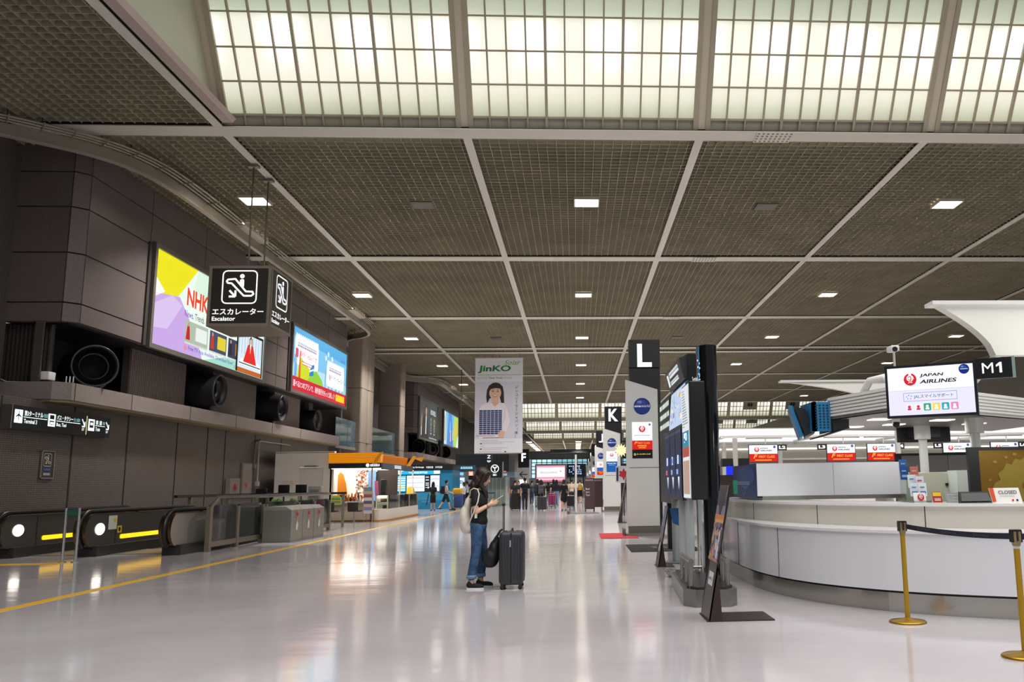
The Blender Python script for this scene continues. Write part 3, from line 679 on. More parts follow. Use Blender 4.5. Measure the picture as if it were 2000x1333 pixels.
# ---- direction sign under the ledge
t = T('direction_sign', 'long black sign with white terminal, bus and train pictograms', 'sign', (-13.05, 22.95, 2.87))
g = MB(); g.box(-13.188, -12.97, 20.8, 25.1, 2.87, 3.42, C('#4a443f', .5)); g.build('case', t)
F = FX(-12.965, 20.8, 2.87); g = MB(); g.rect(F, .0, 4.3, 0, .55, C('#0c1216', .3)); lt = E('#e7f5f6', 1.3)
g.rect(F, .0, .03, 0, .55, alu, .01); g.rect(F, 3.1, 3.14, .03, .52, E('#d6c98a', .9), .004)
for u, w_ in ((.12, .3), (1.42, .3), (3.2, .3)): g.rect(F, u, u + w_, .14, .45, lt, .004)
g.poly(F, [(.17, .29), (.27, .36), (.37, .29), (.37, .27), (.27, .31), (.17, .27)], blk, .007); g.rect(F, .26, .28, .2, .42, blk, .007)
g.rect(F, 1.48, 1.66, .32, .42, blk, .007); g.rect(F, 1.48, 1.66, .18, .28, blk, .007); g.rect(F, 1.5, 1.64, .2, .25, lt, .009); g.disc(F, 1.52, .18, .02, lt, .009, 10); g.disc(F, 1.62, .18, .02, lt, .009, 10)
g.rect(F, 3.26, 3.44, .22, .4, blk, .007); g.rect(F, 3.29, 3.41, .29, .36, lt, .009)
g.text(F, '第3ターミナル', .48, .32, .72, .13, lt, .005, .012); g.text(F, '3号航站楼', 1.22, .33, .17, .1, E('#8fd3d6', 1), .005); g.rect(F, .46, 1.38, .285, .3, lt, .005); g.text(F, 'Terminal 3', .48, .15, .5, .1, lt, .005, .01)
g.text(F, 'バス・タクシー', 1.78, .32, .7, .12, lt, .005, .012); g.text(F, '巴士 出租车', 2.52, .33, .28, .09, E('#8fd3d6', 1), .005); g.rect(F, 1.76, 2.82, .285, .3, lt, .005); g.text(F, 'Bus, Taxi', 1.78, .15, .42, .1, lt, .005, .01)
g.text(F, '鉄 道', 3.56, .32, .3, .12, lt, .005, .012); g.text(F, '铁道', 3.9, .33, .12, .09, E('#8fd3d6', 1), .005); g.rect(F, 3.54, 4.02, .285, .3, lt, .005); g.text(F, 'Train', 3.56, .15, .22, .1, lt, .005, .01)
for u in (2.9, 4.08): g.stroke(F, [(u, .42), (u + .13, .25)], .035, lt, .005, round_=False); g.stroke(F, [(u + .01, .23), (u + .14, .23), (u + .14, .36)], .035, lt, .005, round_=False); g.text(F, 'B1F', u + .02, .12, .1, .07, lt, .005)
g.build('sign_face', t)
# ---- small things on and under the ledge
t = T('flood_lamp', 'small white box lamp standing on the left end of the ledge', 'lamp', (-13.4, 22.6, 4.12)); g = MB(); g.rbox(-13.62, -13.18, 22.45, 22.75, 4.19, 4.4, wht, .02); g.build('lamp_body', t)
g = MB(); g.box(-13.55, -13.5, 22.55, 22.65, 4.12, 4.2, blk); g.box(-13.28, -13.23, 22.55, 22.65, 4.12, 4.2, blk); g.build('bracket', t)
for i in range(3):
    g = MB(); g.cyl((-12.75 + i * .07, 22.45 + i * .03, 4.12), (-12.75 + i * .07, 22.45 + i * .03, 4.27), .014, m=wht); tag(g.build('cable_clip'), 'short white peg at the front corner of the stone ledge', 'clip', 'white pegs on the ledge corner')
g = MB(); g.tube([(-15.2, 22.5, 4.36), (-14.6, 22.5, 4.33), (-14.2, 22.48, 4.15), (-13.7, 22.45, 4.135)], .012, wht); tag(g.build('cable'), 'thin white cable lying along the left end of the ledge', 'cable')
t = T('wall_poster', 'small framed caution poster on the tiled wall beside the escalators', 'poster', (-13.17, 22.72, 1.74))
g = MB(); F = FX(-13.185, 22.45, 1.74)
for a, b_, c_, d_ in ((0, .54, 0, .02), (0, .54, .67, .69), (0, .02, 0, .69), (.52, .54, 0, .69)): g.prism([F(a, c_, 0), F(b_, c_, 0), F(b_, d_, 0), F(a, d_, 0)], (.03, 0, 0), alu)
g.build('frame', t); g = MB(); g.rect(F, .02, .52, .02, .67, C('#3a3733', .3), .01)
P = F(.1, .3, .014); escal(g, Fr(P, F.U, F.W), C('#c9c5bd', .5), .32); g.rect(F, .12, .4, .2, .25, C('#3f5aa8', .5), .014); g.rect(F, .12, .4, .08, .14, C('#9aa0a8', .5), .014); g.build('print', t)
g = MB(); F = FX(-13.19, 35.4, 1.15); g.box(-13.188, -13.14, 35.4, 36.45, 1.15, 2.44, C('#6f655d', .5)); g.box(-13.14, -13.12, 35.45, 36.4, 1.2, 2.4, C('#776d64', .5)); g.poly(F, [(.35, .5), (.7, .5), (.525, .32)], C('#b9524a', .5), .083); o = g.build('hydrant_cabinet'); tag(o, 'narrow brown hydrant door set in the tiled wall', 'cabinet')
t = T('alarm_box', 'grey alarm box with a red round button on the tiled wall', 'alarm', (-13.1, 34.45, 1.22)); g = MB(); g.box(-13.188, -13.02, 33.98, 34.95, 1.22, 1.82, C('#7b736b', .5)); g.build('case', t)
g = MB(); g.cyl((-13.02, 34.45, 1.5), (-12.98, 34.45, 1.5), .11, m=C('#a3202c', .4)); g.build('button', t)
for i, (y, z1_, zb) in enumerate(((37.05, 3.38, 1.66), (36.6, 3.33, 2.36))):
    g = MB(); p = C('#a79e94', .4); P = [(-13.12, y, zb), (-13.12, y, z1_ - .12), (-13.12, y + .08, z1_ - .02), (-13.12, y + .25, z1_)] + ([(-13.12, 41, z1_)] if i == 0 else [(-13.12, y + .6, z1_ + .1)])
    g.tube(P, .035, p if i == 0 else C('#6b625b', .4)); g.box(-13.188, -13.06, y - .08, y + .12, zb - .12, zb + .06, p if i == 0 else C('#6b625b', .4))
    tag(g.build('conduit'), ('pale pipe bending down the tiled wall to a white outlet box' if i == 0 else 'shorter dark pipe beside the pale one on the tiled wall'), 'pipe')
# ---- curved rail of trunking hung below the ceiling along the left side
pts = [(-15.2, 19.2), (-14.4, 19.5), (-13.43, 20.16), (-12.75, 20.75), (-12.15, 21.3), (-11.6, 22.1), (-11.27, 23.3), (-11.18, 25), (-11.18, 28), (-11.18, 32), (-11.18, 37), (-11.15, 42), (-11.12, 45.5), (-11.15, 47), (-11.35, 48.1), (-11.9, 48.9), (-12.9, 49.5), (-13.5, 51.5), (-13.8, 56), (-13.9, 62), (-13.85, 67), (-13.4, 69.2), (-12.4, 70.1), (-11.6, 70.9), (-11.2, 72.5), (-11.15, 76), (-11.15, 84), (-11.15, 95), (-11.3, 98)]
def smoothp(P, it=2):
    for _ in range(it):
        Q = [P[0]]
        for a, b_ in zip(P, P[1:]): Q += [(a[0] * .75 + b_[0] * .25, a[1] * .75 + b_[1] * .25), (a[0] * .25 + b_[0] * .75, a[1] * .25 + b_[1] * .75)]
        P = Q + [P[-1]]
    return P
pts = smoothp(pts, 2); P3 = [(a, b_, 0) for a, b_ in pts]
t = T('ceiling_rail', 'long curved pale trunking rail hung under the ceiling along the left wall', 'rail', (-11.2, 40, 9.7))
fas = C('#8e8876', .4, mott=(2, .06))
g = MB(); g.smooth = False; g.sweep(P3, [(-.05, 9.7), (.02, 9.7), (.02, 10.0), (-.05, 10.0)], fas); g.sweep(P3, [(-.1, 9.68), (.04, 9.68), (.04, 9.72), (-.1, 9.72)], C('#a59a92', .35)); g.build('fascia', t)
for i, (o_, z) in enumerate(((.1, 10.02), (.2, 10.05), (.3, 10.08))):
    g = MB(); g.smooth = True; c0 = [(o_ + .03 * math.cos(a * PI / 3), z + .03 * math.sin(a * PI / 3)) for a in range(6)]; g.sweep(P3, c0, C('#9b9482', .35)); g.build('conduit', t)
for i in range(4, len(P3) - 2, 3):
    g = MB()
    a = V(P3[i]); d = V(P3[i + 1]) - a; d.normalize(); rt = V((d.y, -d.x, 0))
    b0 = a + V((0, 0, 9.98)); g.tube([b0, b0 + rt * .38 + V((0, 0, .04)), b0 + rt * .38 + V((0, 0, .12))], .018, C('#8a8272', .4), 5); g.cyl(b0 + rt * .05, b0 + rt * .05 + V((0, 0, .4)), .012, n=5, m=DK); g.build('bracket', t)
for i, (y, x) in enumerate(((29.5, -10.95), (43.5, -10.9), (78, -10.9), (86, -10.9))):
    t = T('rail_lamp', 'strip lamp fixed on the curved ceiling rail, %s from the front' % ordn[i], 'lamp', (x, y, 10.1))
    g = MB(); g.box(x - .22, x + .1, y - 1.1, y + 1.1, 9.99, 10.04, C('#c9bfae', .4))
    for d in (-.9, -.5, 0, .5, .9): g.box(x - .22, x + .12, y + d - .05, y + d + .05, 10.04, 10.16, C('#d7cdbb', .4))
    g.build('holder', t); g = MB(); g.cyl((x, y - 1.05, 10.1), (x, y + 1.05, 10.1), .04, m=E('#fff0d8', 2.2)); g.build('tube', t)
# ---- escalators going down beside the wall
yel = E('#ffc21a', 1.5)
def balustrade(t, x, label=None, outer=False):
    """one side: newel end, skirt, handrail; the flat ran away from the viewer and then goes down"""
    z0, z1 = .2, .9; rad = (z1 - z0) / 2; yc = 19.75 + rad; y2 = 25.2
    def outline(dr):
        P = [(yc - (rad + dr) * math.sin(a), (z0 + z1) / 2 - (rad + dr) * math.cos(a)) for a in [PI * i / 10 for i in range(11)]]
        return P + [(y2, z1 + dr), (y2 + 1.2, z1 + dr - .28), (y2 + 7, z1 + dr - 3.6), (y2 + 7, z0 - dr - 3.6), (y2 + 1.2, z0 - dr - .28), (y2, z0 - dr)]
    pan = C('#5a564f', .3, .35) if not outer else C('#a59c94', .35, .5)
    g = MB(); O = outline(0); g.prism([(x - .09, a, b_) for a, b_ in O], (.18, 0, 0), pan, bronze); t = g.build('balustrade', t)
    g = MB(); g.smooth = True; O2 = outline(.03)[:14]
    vs_ = []
    for a, b_ in O2: vs_ += [(x - .13, a, b_), (x + .13, a, b_)]
    g.add(vs_, [(2 * i, 2 * i + 1, 2 * i + 3, 2 * i + 2) for i in range(len(O2) - 1)], bronze, True); g.build('newel_plate', t)
    g = MB(); g.tube([(x, a, b_) for a, b_ in outline(.07)[2:14]], .05, C('#121113', .35), 8); g.build('handrail', t)
    g = MB(); g.box(x - .2, x + .2, 20.1, y2, 0, .22, C('#2e2b28', .4)); g.prism([(x - .2, y2, .22), (x - .2, y2, 0), (x - .2, 21.4, -.1), (x - .2, y2 + 1.2, -.6), (x - .2, y2 + 7, -3.9), (x - .2, y2 + 7, -3.3)], (.4, 0, 0), C('#2e2b28', .4)); g.build('skirt', t)
    if not outer:
        F = FX(x + .095, 19.75, 0); g = MB(); g.disc(F, .62, .58, .2, E('#fff6e6', 2.5), .004, 28, .13); g.build('newel_light', t)
        g = MB(); g.rrect(F, 1.5, 3.9, .32, .42, .045, yel, .004); g.build('guide_light', t)
        g = MB(); g.rect(F, 1.28, 1.3, .2, .9, blk, .004); g.build('panel_joint', t)
        return F
for i, (xa, xb) in enumerate(((-12.42, -10.66), (-10.68, -8.82))):
    t = T('escalator', ('farther of the two descending escalators, beside the tiled wall' if i == 0 else 'nearer of the two descending escalators, with white and yellow stickers'), 'escalator', ((xa + xb) / 2, 22, 0), 'descending escalators')
    F = balustrade(t, xa + .02)
    if i == 1:
        g = MB(); g.rect(F, .95, 1.32, .55, .86, C('#d9d4cb', .5), .006); g.disc(F, 1.22, .75, .06, C('#e4c81f', .5), .008); g.rect(F, 1.36, 1.55, .46, .62, C('#dcc51f', .5), .006); g.disc(F, 1.45, .54, .05, blk, .008)
        g.build('sticker', t); balustrade(t, xb - .06, outer=True)
    g = MB(); tr = C('#55524e', .4, .6); g.box(xa + .25, xb - .25, 20.6, 22.3, -.02, .015, C('#8a8781', .35, .7))
    for s_ in range(24):
        z = -.0 - max(0, s_ - 3) * .2; g.box(xa + .25, xb - .25, 22.3 + s_ * .4, 22.72 + s_ * .4, z - .3, z, tr)
    g.build('step_band', t)
# ---- barrier, glass railing, bins
t = T('barrier_post', 'pair of chrome posts with a small green plate between the escalators', 'barrier', (-10.3, 18.75, 0))
for x in (-10.42, -10.16): g = MB(); g.cyl((x, 18.75, 0), (x, 18.75, 1.08), .03, m=chrome); g.cyl((x, 18.75, 0), (x, 18.75, .02), .08, m=chrome); g.build('post', t)
g = MB(); g.box(-10.4, -10.18, 18.74, 18.77, .93, 1.04, C('#1d5a4a', .4)); g.build('plate', t)
X = -8.45
t = T('glass_railing', 'glass railing with steel posts round the escalator well', 'railing', (X, 26, 0))
pst = C('#877d6d', .35, .6)
for i, y in enumerate((20.95, 22.6, 24.35, 24.6, 27.4, 29.0, 30.75)):
    g = MB(); g.box(X - .05, X + .05, y - .07, y + .07, 0, 1.0, pst)
    if i == 0: g.prism([(X - .05, 20.88, 1.0), (X - .05, 21.02, 1.0), (X - .05, 21.4, 1.2), (X - .05, 21.3, 1.23)], (.1, 0, 0), pst)
    g.build('post', t)
for y0, y1 in ((21.05, 22.53), (22.67, 24.28), (24.67, 27.33), (27.47, 28.93), (29.07, 30.68)):
    g = MB(); g.box(X - .01, X + .01, y0, y1, .22, 1.05, GLASS); g.build('glass_panel', t)
g = MB(); g.tube([(X, 20.95, 1.02), (X, 21.35, 1.22), (X, 30.8, 1.22)], .045, C('#77716a', .25, .8)); g.build('handrail', t)
g = MB(); g.box(X - .04, X + .04, 20.95, 30.75, .1, .22, pst); g.build('bottom_rail', t)
t = T('glass_railing', 'dark far handrail across the escalator well in front of the tiled wall', 'railing', (-11.9, 30, 0))
g = MB(); g.box(-11.95, -11.85, 27, 35, 1.18, 1.26, blk); g.build('handrail', t)
for y in (28, 31, 34.8): g = MB(); g.box(-11.95, -11.85, y - .05, y + .05, 0, 1.2, pst); g.build('post', t)
t2 = T('glass_railing', 'dark cross rail in front of the black screens at the end of the escalator well', 'railing', (-10.1, 33.15, 0)); g = MB(); g.box(-11.8, -8.5, 33.1, 33.2, 1.18, 1.26, blk); g.build('handrail', t2)
for x in (-11.7, -10.2, -8.6): g = MB(); g.box(x - .04, x + .04, 33.11, 33.19, 0, 1.18, pst); g.build('post', t2)
for i, x in enumerate((-11.72, -10.9, -10.27)):
    w_ = ('first', 'second', 'third')[i]
    t = T('display_stand', 'black screen on a stand behind the glass railing, %s from the tiled wall' % w_, 'screen', (x, 33.6, 0), 'black screens behind the railing'); h = 1.27 if i == 0 else 1.4
    g = MB(); g.rbox(x - .2, x + .2, 33.55, 33.62, h - .15, h + .15, blkg, .01); g.build('screen', t); g = MB(); g.cyl((x, 33.6, .02), (x, 33.6, h - .1), .03, m=blk); g.cyl((x, 33.6, 0), (x, 33.6, .03), .18, m=blk); g.build('stand', t)
    t = T('potted_plant', 'low green plant in a dark pot under the %s black screen' % w_, 'plant', (x + .3, 34.15, 0)); g = MB(); g.box(x + .08, x + .52, 34.0, 34.3, 0, .65, C('#27262a', .5)); g.build('pot', t)
    g = MB(); gr = C('#5d8a26', .5); rr_ = random.Random(i)
    for _ in range(60):
        c_ = V((x + .3 + rr_.uniform(-.22, .22), 34.15 + rr_.uniform(-.14, .14), rr_.uniform(.66, 1.0))); d = V((rr_.uniform(-1, 1), rr_.uniform(-1, 1), rr_.uniform(.1, 1))).normalized() * .1; p = d.orthogonal().normalized() * .035
        g.add([c_ - d, c_ + p, c_ + d, c_ - p], [(0, 1, 2, 3)], gr, False)
    g.build('foliage', t)
for i in range(3):
    y0 = 24.1 + i * 1.03
    t = T('waste_bin', 'brushed steel waste bin with a red ring, %s of the row by the railing' % ('nearest', 'middle', 'farthest')[i], 'bin', (-7.95, y0 + .5, 0), 'steel bins in a row')
    g = MB(); g.box(-8.33, -7.6, y0, y0 + 1.0, 0, .84, C('#86837d', .3, .45)); g.prism([(-8.33, y0, .84), (-7.6, y0, .84), (-7.75, y0, .93), (-8.33, y0, .93)], (0, 1.0, 0), C('#a09d97', .28, .45)); g.build('body', t)
    F = FX(-7.595, y0, 0); g = MB(); g.ring(F, .5, .72, .1, .06, C('#c95048', .4), .004); g.disc(F, .5, .72, .06, blk, .003); g.build('opening', t)
    g = MB(); g.poly(F, [(.42, .3), (.55, .3), (.6, .45), (.5, .55), (.4, .42)], C('#bdbab3', .4), .003); g.build('symbol', t)
# ---- white partition with a door
t = T('partition', 'white partition with a plain door beside the orange-roofed stall', 'partition', (-11.6, 38, 0)); pw = C('#e4ddd3', .6)
g = MB(); g.box(-12.75, -11.75, 38.0, 38.1, 0, 2.92, pw); g.box(-10.75, -10.3, 38.0, 38.1, 0, 2.92, pw); g.box(-11.75, -10.75, 38.0, 38.1, 2.3, 2.92, pw); g.box(-12.75, -12.65, 38.1, 46, 0, 2.92, pw); g.box(-12.75, -10.3, 38.0, 38.3, 2.9, 2.96, wht); g.build('panel', t)
g = MB(); g.box(-11.73, -10.77, 38.02, 38.07, .02, 2.28, C('#d4cdc4', .5)); g.box(-11.0, -10.9, 37.97, 38.02, 1.0, 1.04, steel); g.build('door', t)
g = MB(); g.box(-11.5, -11.0, 37.9, 38.0, 2.3, 2.36, steel); g.tube([(-11.0, 37.93, 2.33), (-10.85, 37.7, 2.33), (-11.2, 37.95, 2.33)], .015, steel); g.build('door_closer', t)
t = T('ticket_machine', 'tall grey box standing before the white partition door', 'machine', (-10.55, 36.4, 0)); g = MB(); g.rbox(-10.8, -10.3, 36.2, 36.6, 0, 1.5, C('#8b8782', .5), .02); g.build('cabinet', t); g = MB(); g.box(-10.72, -10.38, 36.18, 36.2, .95, 1.35, C('#6b6763', .4)); g.build('door', t)
g = MB(); g.box(-12.4, -11.95, 37.96, 37.99, 1.5, 1.75, C('#d6ceb8', .5)); tag(g.build('notice'), 'cream notice sheet on the left of the white partition', 'notice')
# ================================================================== MIDDLE OF THE HALL
def jal(g, F, u, v, r, d=.004):
    """round red crane mark"""
    red = E('#d2202f', 1.0) if g.lit else C('#c8202c', .4); w_ = E('#fbfbfd', 1.05) if g.lit else C('#f2f0ee', .5)
    g.disc(F, u, v, r, red, d); q = lambda P: [(u + a * r, v + b_ * r) for a, b_ in P]
    g.poly(F, q([(-.25, .98), (.25, .98), (.12, .55), (-.12, .55)]), w_, d + .002)
    g.disc(F, u, v + .2 * r, .56 * r, w_, d + .002, 24, .5 * r); g.poly(F, q([(-.56, .2), (-.3, -.12), (0, -.36), (.3, -.12), (.56, .2)]), w_, d + .003)
    g.stroke(F, q([(0, -.3), (.04, .0), (.16, .22), (.14, .42), (-.02, .5), (-.16, .42), (-.3, .4)]), .13 * r, red, d + .005)
    for s_ in (-1, 1): g.poly(F, q([(s_ * .1, -.22), (s_ * .34, .0), (s_ * .42, .3), (s_ * .3, .1), (s_ * .12, -.05)]), red, d + .005)
    g.text(F, 'JAL', u, v - .62 * r, .7 * r, .3 * r, w_, d + .004, .02, 'c', .25)
def oneworld(g, F, u, v, r, d=.004, lit=False, txt=True):
    f = (lambda h: E(h, .9)) if lit else (lambda h: C(h, .3))
    g.disc(F, u, v, r, f('#15307f'), d, 40); g.disc(F, u - .12 * r, v + .3 * r, .6 * r, f('#2c4a9c'), d + .002, 30, .45 * r); g.disc(F, u - .3 * r, v + .5 * r, .28 * r, f('#6f83bd'), d + .004, 20, .18 * r)
    if txt: g.text(F, 'one', u - .92 * r, v - .12 * r, .78 * r, .22 * r, f('#f4f4f6'), d + .006, .03); g.text(F, 'world', u - .1 * r, v - .12 * r, 1.0 * r, .32 * r, f('#f4f4f6'), d + .006)
    else: g.rect(F, u - .7 * r, u + .75 * r, v - .06 * r, v + .06 * r, f('#dfe4f0'), d + .006)
def MBL(lit=True):
    m = MB(); m.lit = lit; return m
pyl = C('#cfd0cd', .18, coat=.6); pylb = C('#15171a', .35); ctr = 0
EWW = E('#f6f9ff', 1.15)
def pylon(y, letter, screens, label, detail=True, x=1.36, side=1):
    t = T('zone_pylon', label, 'pylon', (x + .45, y, 0), 'check-in zone pylons')
    g = MB(); g.box(x + .12, x + .99, y + .1, y + .42, .26, 4.62, pylb); g.box(x + .12, x + .99, y + .04, y + .44, 4.63, 5.42, pylb); g.build('core', t)
    g = MB(); P = [(x, .26), (x + .9, .26), (x + .9, 4.0), (x, 4.28)]
    g.prism([(a, y, b_) for a, b_ in [(x, .26), (x + .9, .26), (x + .9, 1.83), (x, 1.83)]], (0, .09, 0), pyl); g.prism([(a, y, b_) for a, b_ in [(x, 1.845), (x + .9, 1.845), (x + .9, 4.0), (x, 4.28)]], (0, .09, 0), pyl); fb = g.build('front_board', t)
    g = MB(); g.box(x - .05, x + 1.0, y - .2, y + .6, 0, .07, C('#8c8a84', .4, .5)); g.box(x + .05, x + .95, y + .02, y + .4, .07, .26, C('#75736c', .4, .5)); g.build('base', t)
    for dx in (-.08, .98):
        g = MB(); g.cyl((x + dx, y - .15, .17), (x + dx, y + .55, .17), .04, m=steel); g.cyl((x + dx, y - .12, 0), (x + dx, y - .12, .17), .03, m=steel); g.cyl((x + dx, y + .52, 0), (x + dx, y + .52, .17), .03, m=steel); g.build('bumper', t)
    F = FNY(x, y, 0); FT = FNY(x, y + .04, 0)
    g = MB(); w_ = .41 if letter == 'L' else (.14 if letter == 'I' else .5); g.text(FT, letter, .555, 4.64 if letter != 'J' else 4.55, w_, .66, EWW, .01, .03, 'c'); g.build('letter', t)
    g = MBL(False); oneworld(g, F, .46, 3.53, .235, .006, False, detail); g.build('alliance_disc', fb)
    g = MBL(True); v = 3.09; g.rect(F, .17, .73, screens[0], v, E('#f3f6fb', 1.0), .008); u0, u1 = .17, .73
    jal(g, F, .45, v - .19, .09, .012); oneworld(g, F, .66, v - .07, .03, .012, True, False)
    if detail: g.text(F, 'JAPAN AIRLINES', .45, v - .39, .44, .035, E('#30303a', .6), .012, .01, 'c')
    vv = screens[0]
    for h, kind in screens[1:]:
        g.rect(F, u0, u1, vv - h, vv, E(kind, .9), .008)
        if kind == '#d3261c': g.text(F, 'F', .23, vv - .1, .07, .07, E('#ffb04a'), .012, .02, shear=.4); g.text(F, 'FIRST CLASS', .33, vv - .095, .33, .05, E('#ffb04a'), .012, .005); g.marks(F, .32, vv - .16, .26, .035, E('#ffb04a'), .012); g.marks(F, .35, vv - .21, .2, .03, E('#ffb04a'), .012)
        if kind == '#16161a': g.text(F, 'JAL GLOBAL CLUB', .48, vv - .15, .38, .045, E('#e3cf5a'), .012, .006, 'c'); g.ring(F, .24, vv - .13, .03, .015, E('#e3cf5a'), .012, 12)
        if kind == '#1a5fae': g.text(F, 'Business Class', .45, vv - .12, .44, .06, EWW, .012, .008, 'c'); g.text(F, 'ビジネスクラス', .45, vv - .2, .28, .045, EWW, .012, 0, 'c')
        vv -= h
    g.build('screen', fb)
    return t
pylon(24.15, 'L', [2.58, (.25, '#d3261c'), (.24, '#16161a')], 'nearest grey pylon, with the letter L on its black top')
pylon(45.5, 'K', [2.56, (.54, '#1a5fae')], 'grey pylon with the letter K, second in the row')
for i, (y, l) in enumerate(((66.8, 'J'), (88.1, 'I'), (109.4, 'H'), (130.7, 'G'))):
    pylon(y, l, [2.66, (.25, '#2a66b8'), (.3, '#d3261c')], 'grey pylon behind the K pylon, %s in the row of pylons' % ('third', 'fourth', 'fifth', 'sixth')[i], False)
t = T('zone_pylon', 'white and black pylon with the letter F and an arrow', 'pylon', (-5.9, 98, 0), 'check-in zone pylons')
g = MB(); g.box(-6.5, -5.3, 98, 98.5, 3.35, 5.4, pylb); g.build('core', t); g = MB(); g.box(-6.5, -5.3, 97.9, 98.5, 0, 3.3, C('#b9bab8', .4)); g.build('front_board', t)
F = FNY(-6.5, 97.9, 0); g = MB(); g.text(FNY(-6.5, 98, 0), 'F', .6, 4.0, .5, .95, EWW, .02, .03, 'c'); g.build('letter', t)
g = MB(); g.stroke(F, [(.2, 2.6), (1.0, 2.6)], .1, blk, .01); g.stroke(F, [(.5, 2.9), (.2, 2.6), (.5, 2.3)], .1, blk, .01); g.rect(F, .15, .95, 1.5, 2.05, E('#eef2f6'), .01); g.rect(F, .15, .95, .95, 1.5, E('#2a3fd0'), .01); g.build('screen', t)
# ---- banner
t = T('hanging_banner', 'tall white banner with green lettering and a child holding a solar panel', 'banner', (-2.95, 33.5, 2.6))
bx0, bw, bz0, bh = -3.88, 1.82, 2.62, 3.66
F = FNY(bx0, 33.5, bz0); g = MB(); c_ = lambda h: C(h, .7)
g.prism([F(0, 0, 0), F(bw, 0, 0), F(bw, bh, 0), F(0, bh, 0)], (0, .012, 0), c_('#dcdce2'))
fx = lambda a, b_: (a * bw, b_ * bh); Q = lambda P: [fx((x_ - 73) / 607, (1280 - y_) / 1225) for x_, y_ in P]
g.rect(F, .0, bw, .151 * bh, .747 * bh, c_('#cdccd6'), .002); gr1 = c_('#1c7a32'); gr2 = c_('#7aa83a')
g.text(F, 'JinKO', .05 * bw, .838 * bh, .685 * bw, .082 * bh, gr1, .006, .035, shear=.12); g.text(F, 'Solar', .6 * bw, .925 * bh, .32 * bw, .05 * bh, gr2, .006, 0, shear=.45); g.rect(F, .05 * bw, .97 * bw, .817 * bh, .821 * bh, gr2, .006)
g.text(F, 'Building', .05 * bw, .774 * bh, .2 * bw, .022 * bh, c_('#9db88a'), .006); g.text(F, 'Your Trust', .28 * bw, .778 * bh, .29 * bw, .02 * bh, gr1, .006, .012); g.text(F, 'in Solar', .6 * bw, .778 * bh, .18 * bw, .02 * bh, c_('#9db88a'), .006)
hair_c = c_('#2c2220'); sk = c_('#d9ae94'); sh = c_('#e3dade')
g.poly(F, Q([(228, 650), (215, 560), (225, 470), (250, 415), (300, 380), (340, 376), (385, 388), (425, 430), (438, 500), (445, 650), (410, 655), (385, 560), (260, 580)]), hair_c, .003)
g.poly(F, Q([(285, 640), (285, 575), (365, 575), (375, 640), (345, 680), (310, 680)]), sk, .0045)
u_, v_ = Q([(330, 510)])[0]; g.disc(F, u_, v_, 75 / 607 * bw, sk, .005, 30, 88 / 1225 * bh)
g.poly(F, Q([(248, 500), (262, 430), (330, 405), (400, 430), (412, 500), (395, 455), (330, 448), (275, 460)]), hair_c, .006)
for x_ in (300, 362): u_, v_ = Q([(x_, 492)])[0]; g.disc(F, u_, v_, .022 * bw, c_('#2a1e1c'), .007, 12, .0045 * bh); g.disc(F, u_, v_ + .014 * bh, .03 * bw, c_('#5b433a'), .0065, 12, .003 * bh)
g.poly(F, Q([(322, 520), (338, 520), (330, 505)]), c_('#c8967c'), .006); g.poly(F, Q([(295, 540), (365, 540), (345, 562), (315, 562)]), c_('#b0535a'), .007); g.poly(F, Q([(302, 542), (358, 542), (345, 552), (315, 552)]), c_('#f2ecec'), .008)
g.poly(F, Q([(130, 730), (160, 670), (230, 635), (285, 640), (330, 690), (375, 640), (440, 640), (485, 720), (520, 870), (470, 1010), (415, 985), (450, 860), (430, 740)]), sh, .006); g.poly(F, Q([(130, 730), (430, 730), (430, 1090), (130, 1090)]), sh, .0055)
g.stroke(F, Q([(452, 700), (455, 860)]), .006, c_('#4a4142'), .007); g.poly(F, Q([(395, 990), (455, 1005), (450, 1050), (430, 1085), (380, 1085), (370, 1050)]), sk, .0095)
u0, v0 = Q([(128, 1042)])[0]; u1, v1 = Q([(420, 728)])[0]
g.rect(F, u0, u1, v0, v1, c_('#c8cbd6'), .007)
for i in range(6):
    for j in range(12): g.rect(F, u0 + (u1 - u0) * (i + .06) / 6, u0 + (u1 - u0) * (i + .94) / 6, v0 + (v1 - v0) * (j + .1) / 12, v0 + (v1 - v0) * (j + .9) / 12, C('#2a346b', .3), .008)
g.rect(F, .17 * bw, .6 * bw, .157 * bh, .163 * bh, c_('#54504f'), .009); g.marks(F, .02 * bw, .176 * bh, .4 * bw, .01 * bh, c_('#8a7a7a'), .007)
g.vtext(F, 'ジンコソーラージャパン（株）', .835 * bw, .71 * bh, .0355 * bh, c_('#3f3f47'), .006, .012)
for y_, x0_, x1_ in ((1118, 150, 370), (1138, 170, 580), (1158, 180, 430), (1190, 145, 205), (1212, 165, 500), (1232, 180, 420), (1260, 140, 420)): 
    a, b_ = Q([(x0_, y_ + 4)])[0]; c2, d2 = Q([(x1_, y_ - 4)])[0]
    n_ = int((x1_ - x0_) / 22)
    for i in range(n_): g.rect(F, a + (c2 - a) * i / n_, a + (c2 - a) * (i + .75) / n_, b_, d2, c_('#b3aeb4'), .005)
for x_, y_ in ((157, 1157), (155, 1226), (462, 1262)): a, b_ = Q([(x_, y_)])[0]; g.rect(F, a - .035, a + .035, b_ - .02, b_ + .02, c_('#26262a'), .006)
g.build('printed_sheet', t)
g = MB(); g.cyl(F(-.03, bh, -.006), F(bw + .03, bh, -.006), .022, m=alu); g.cyl(F(0, 0, -.006), F(bw, 0, -.006), .018, m=alu); g.build('hanging_bar', t)
g = MB()
for u in (.1, bw - .1): g.cyl(F(u, bh, -.006), (F(u, 0).x, 33.5, ZC), .004, n=5, m=C('#8a867c', .5))
g.build('hanging_wire', t)
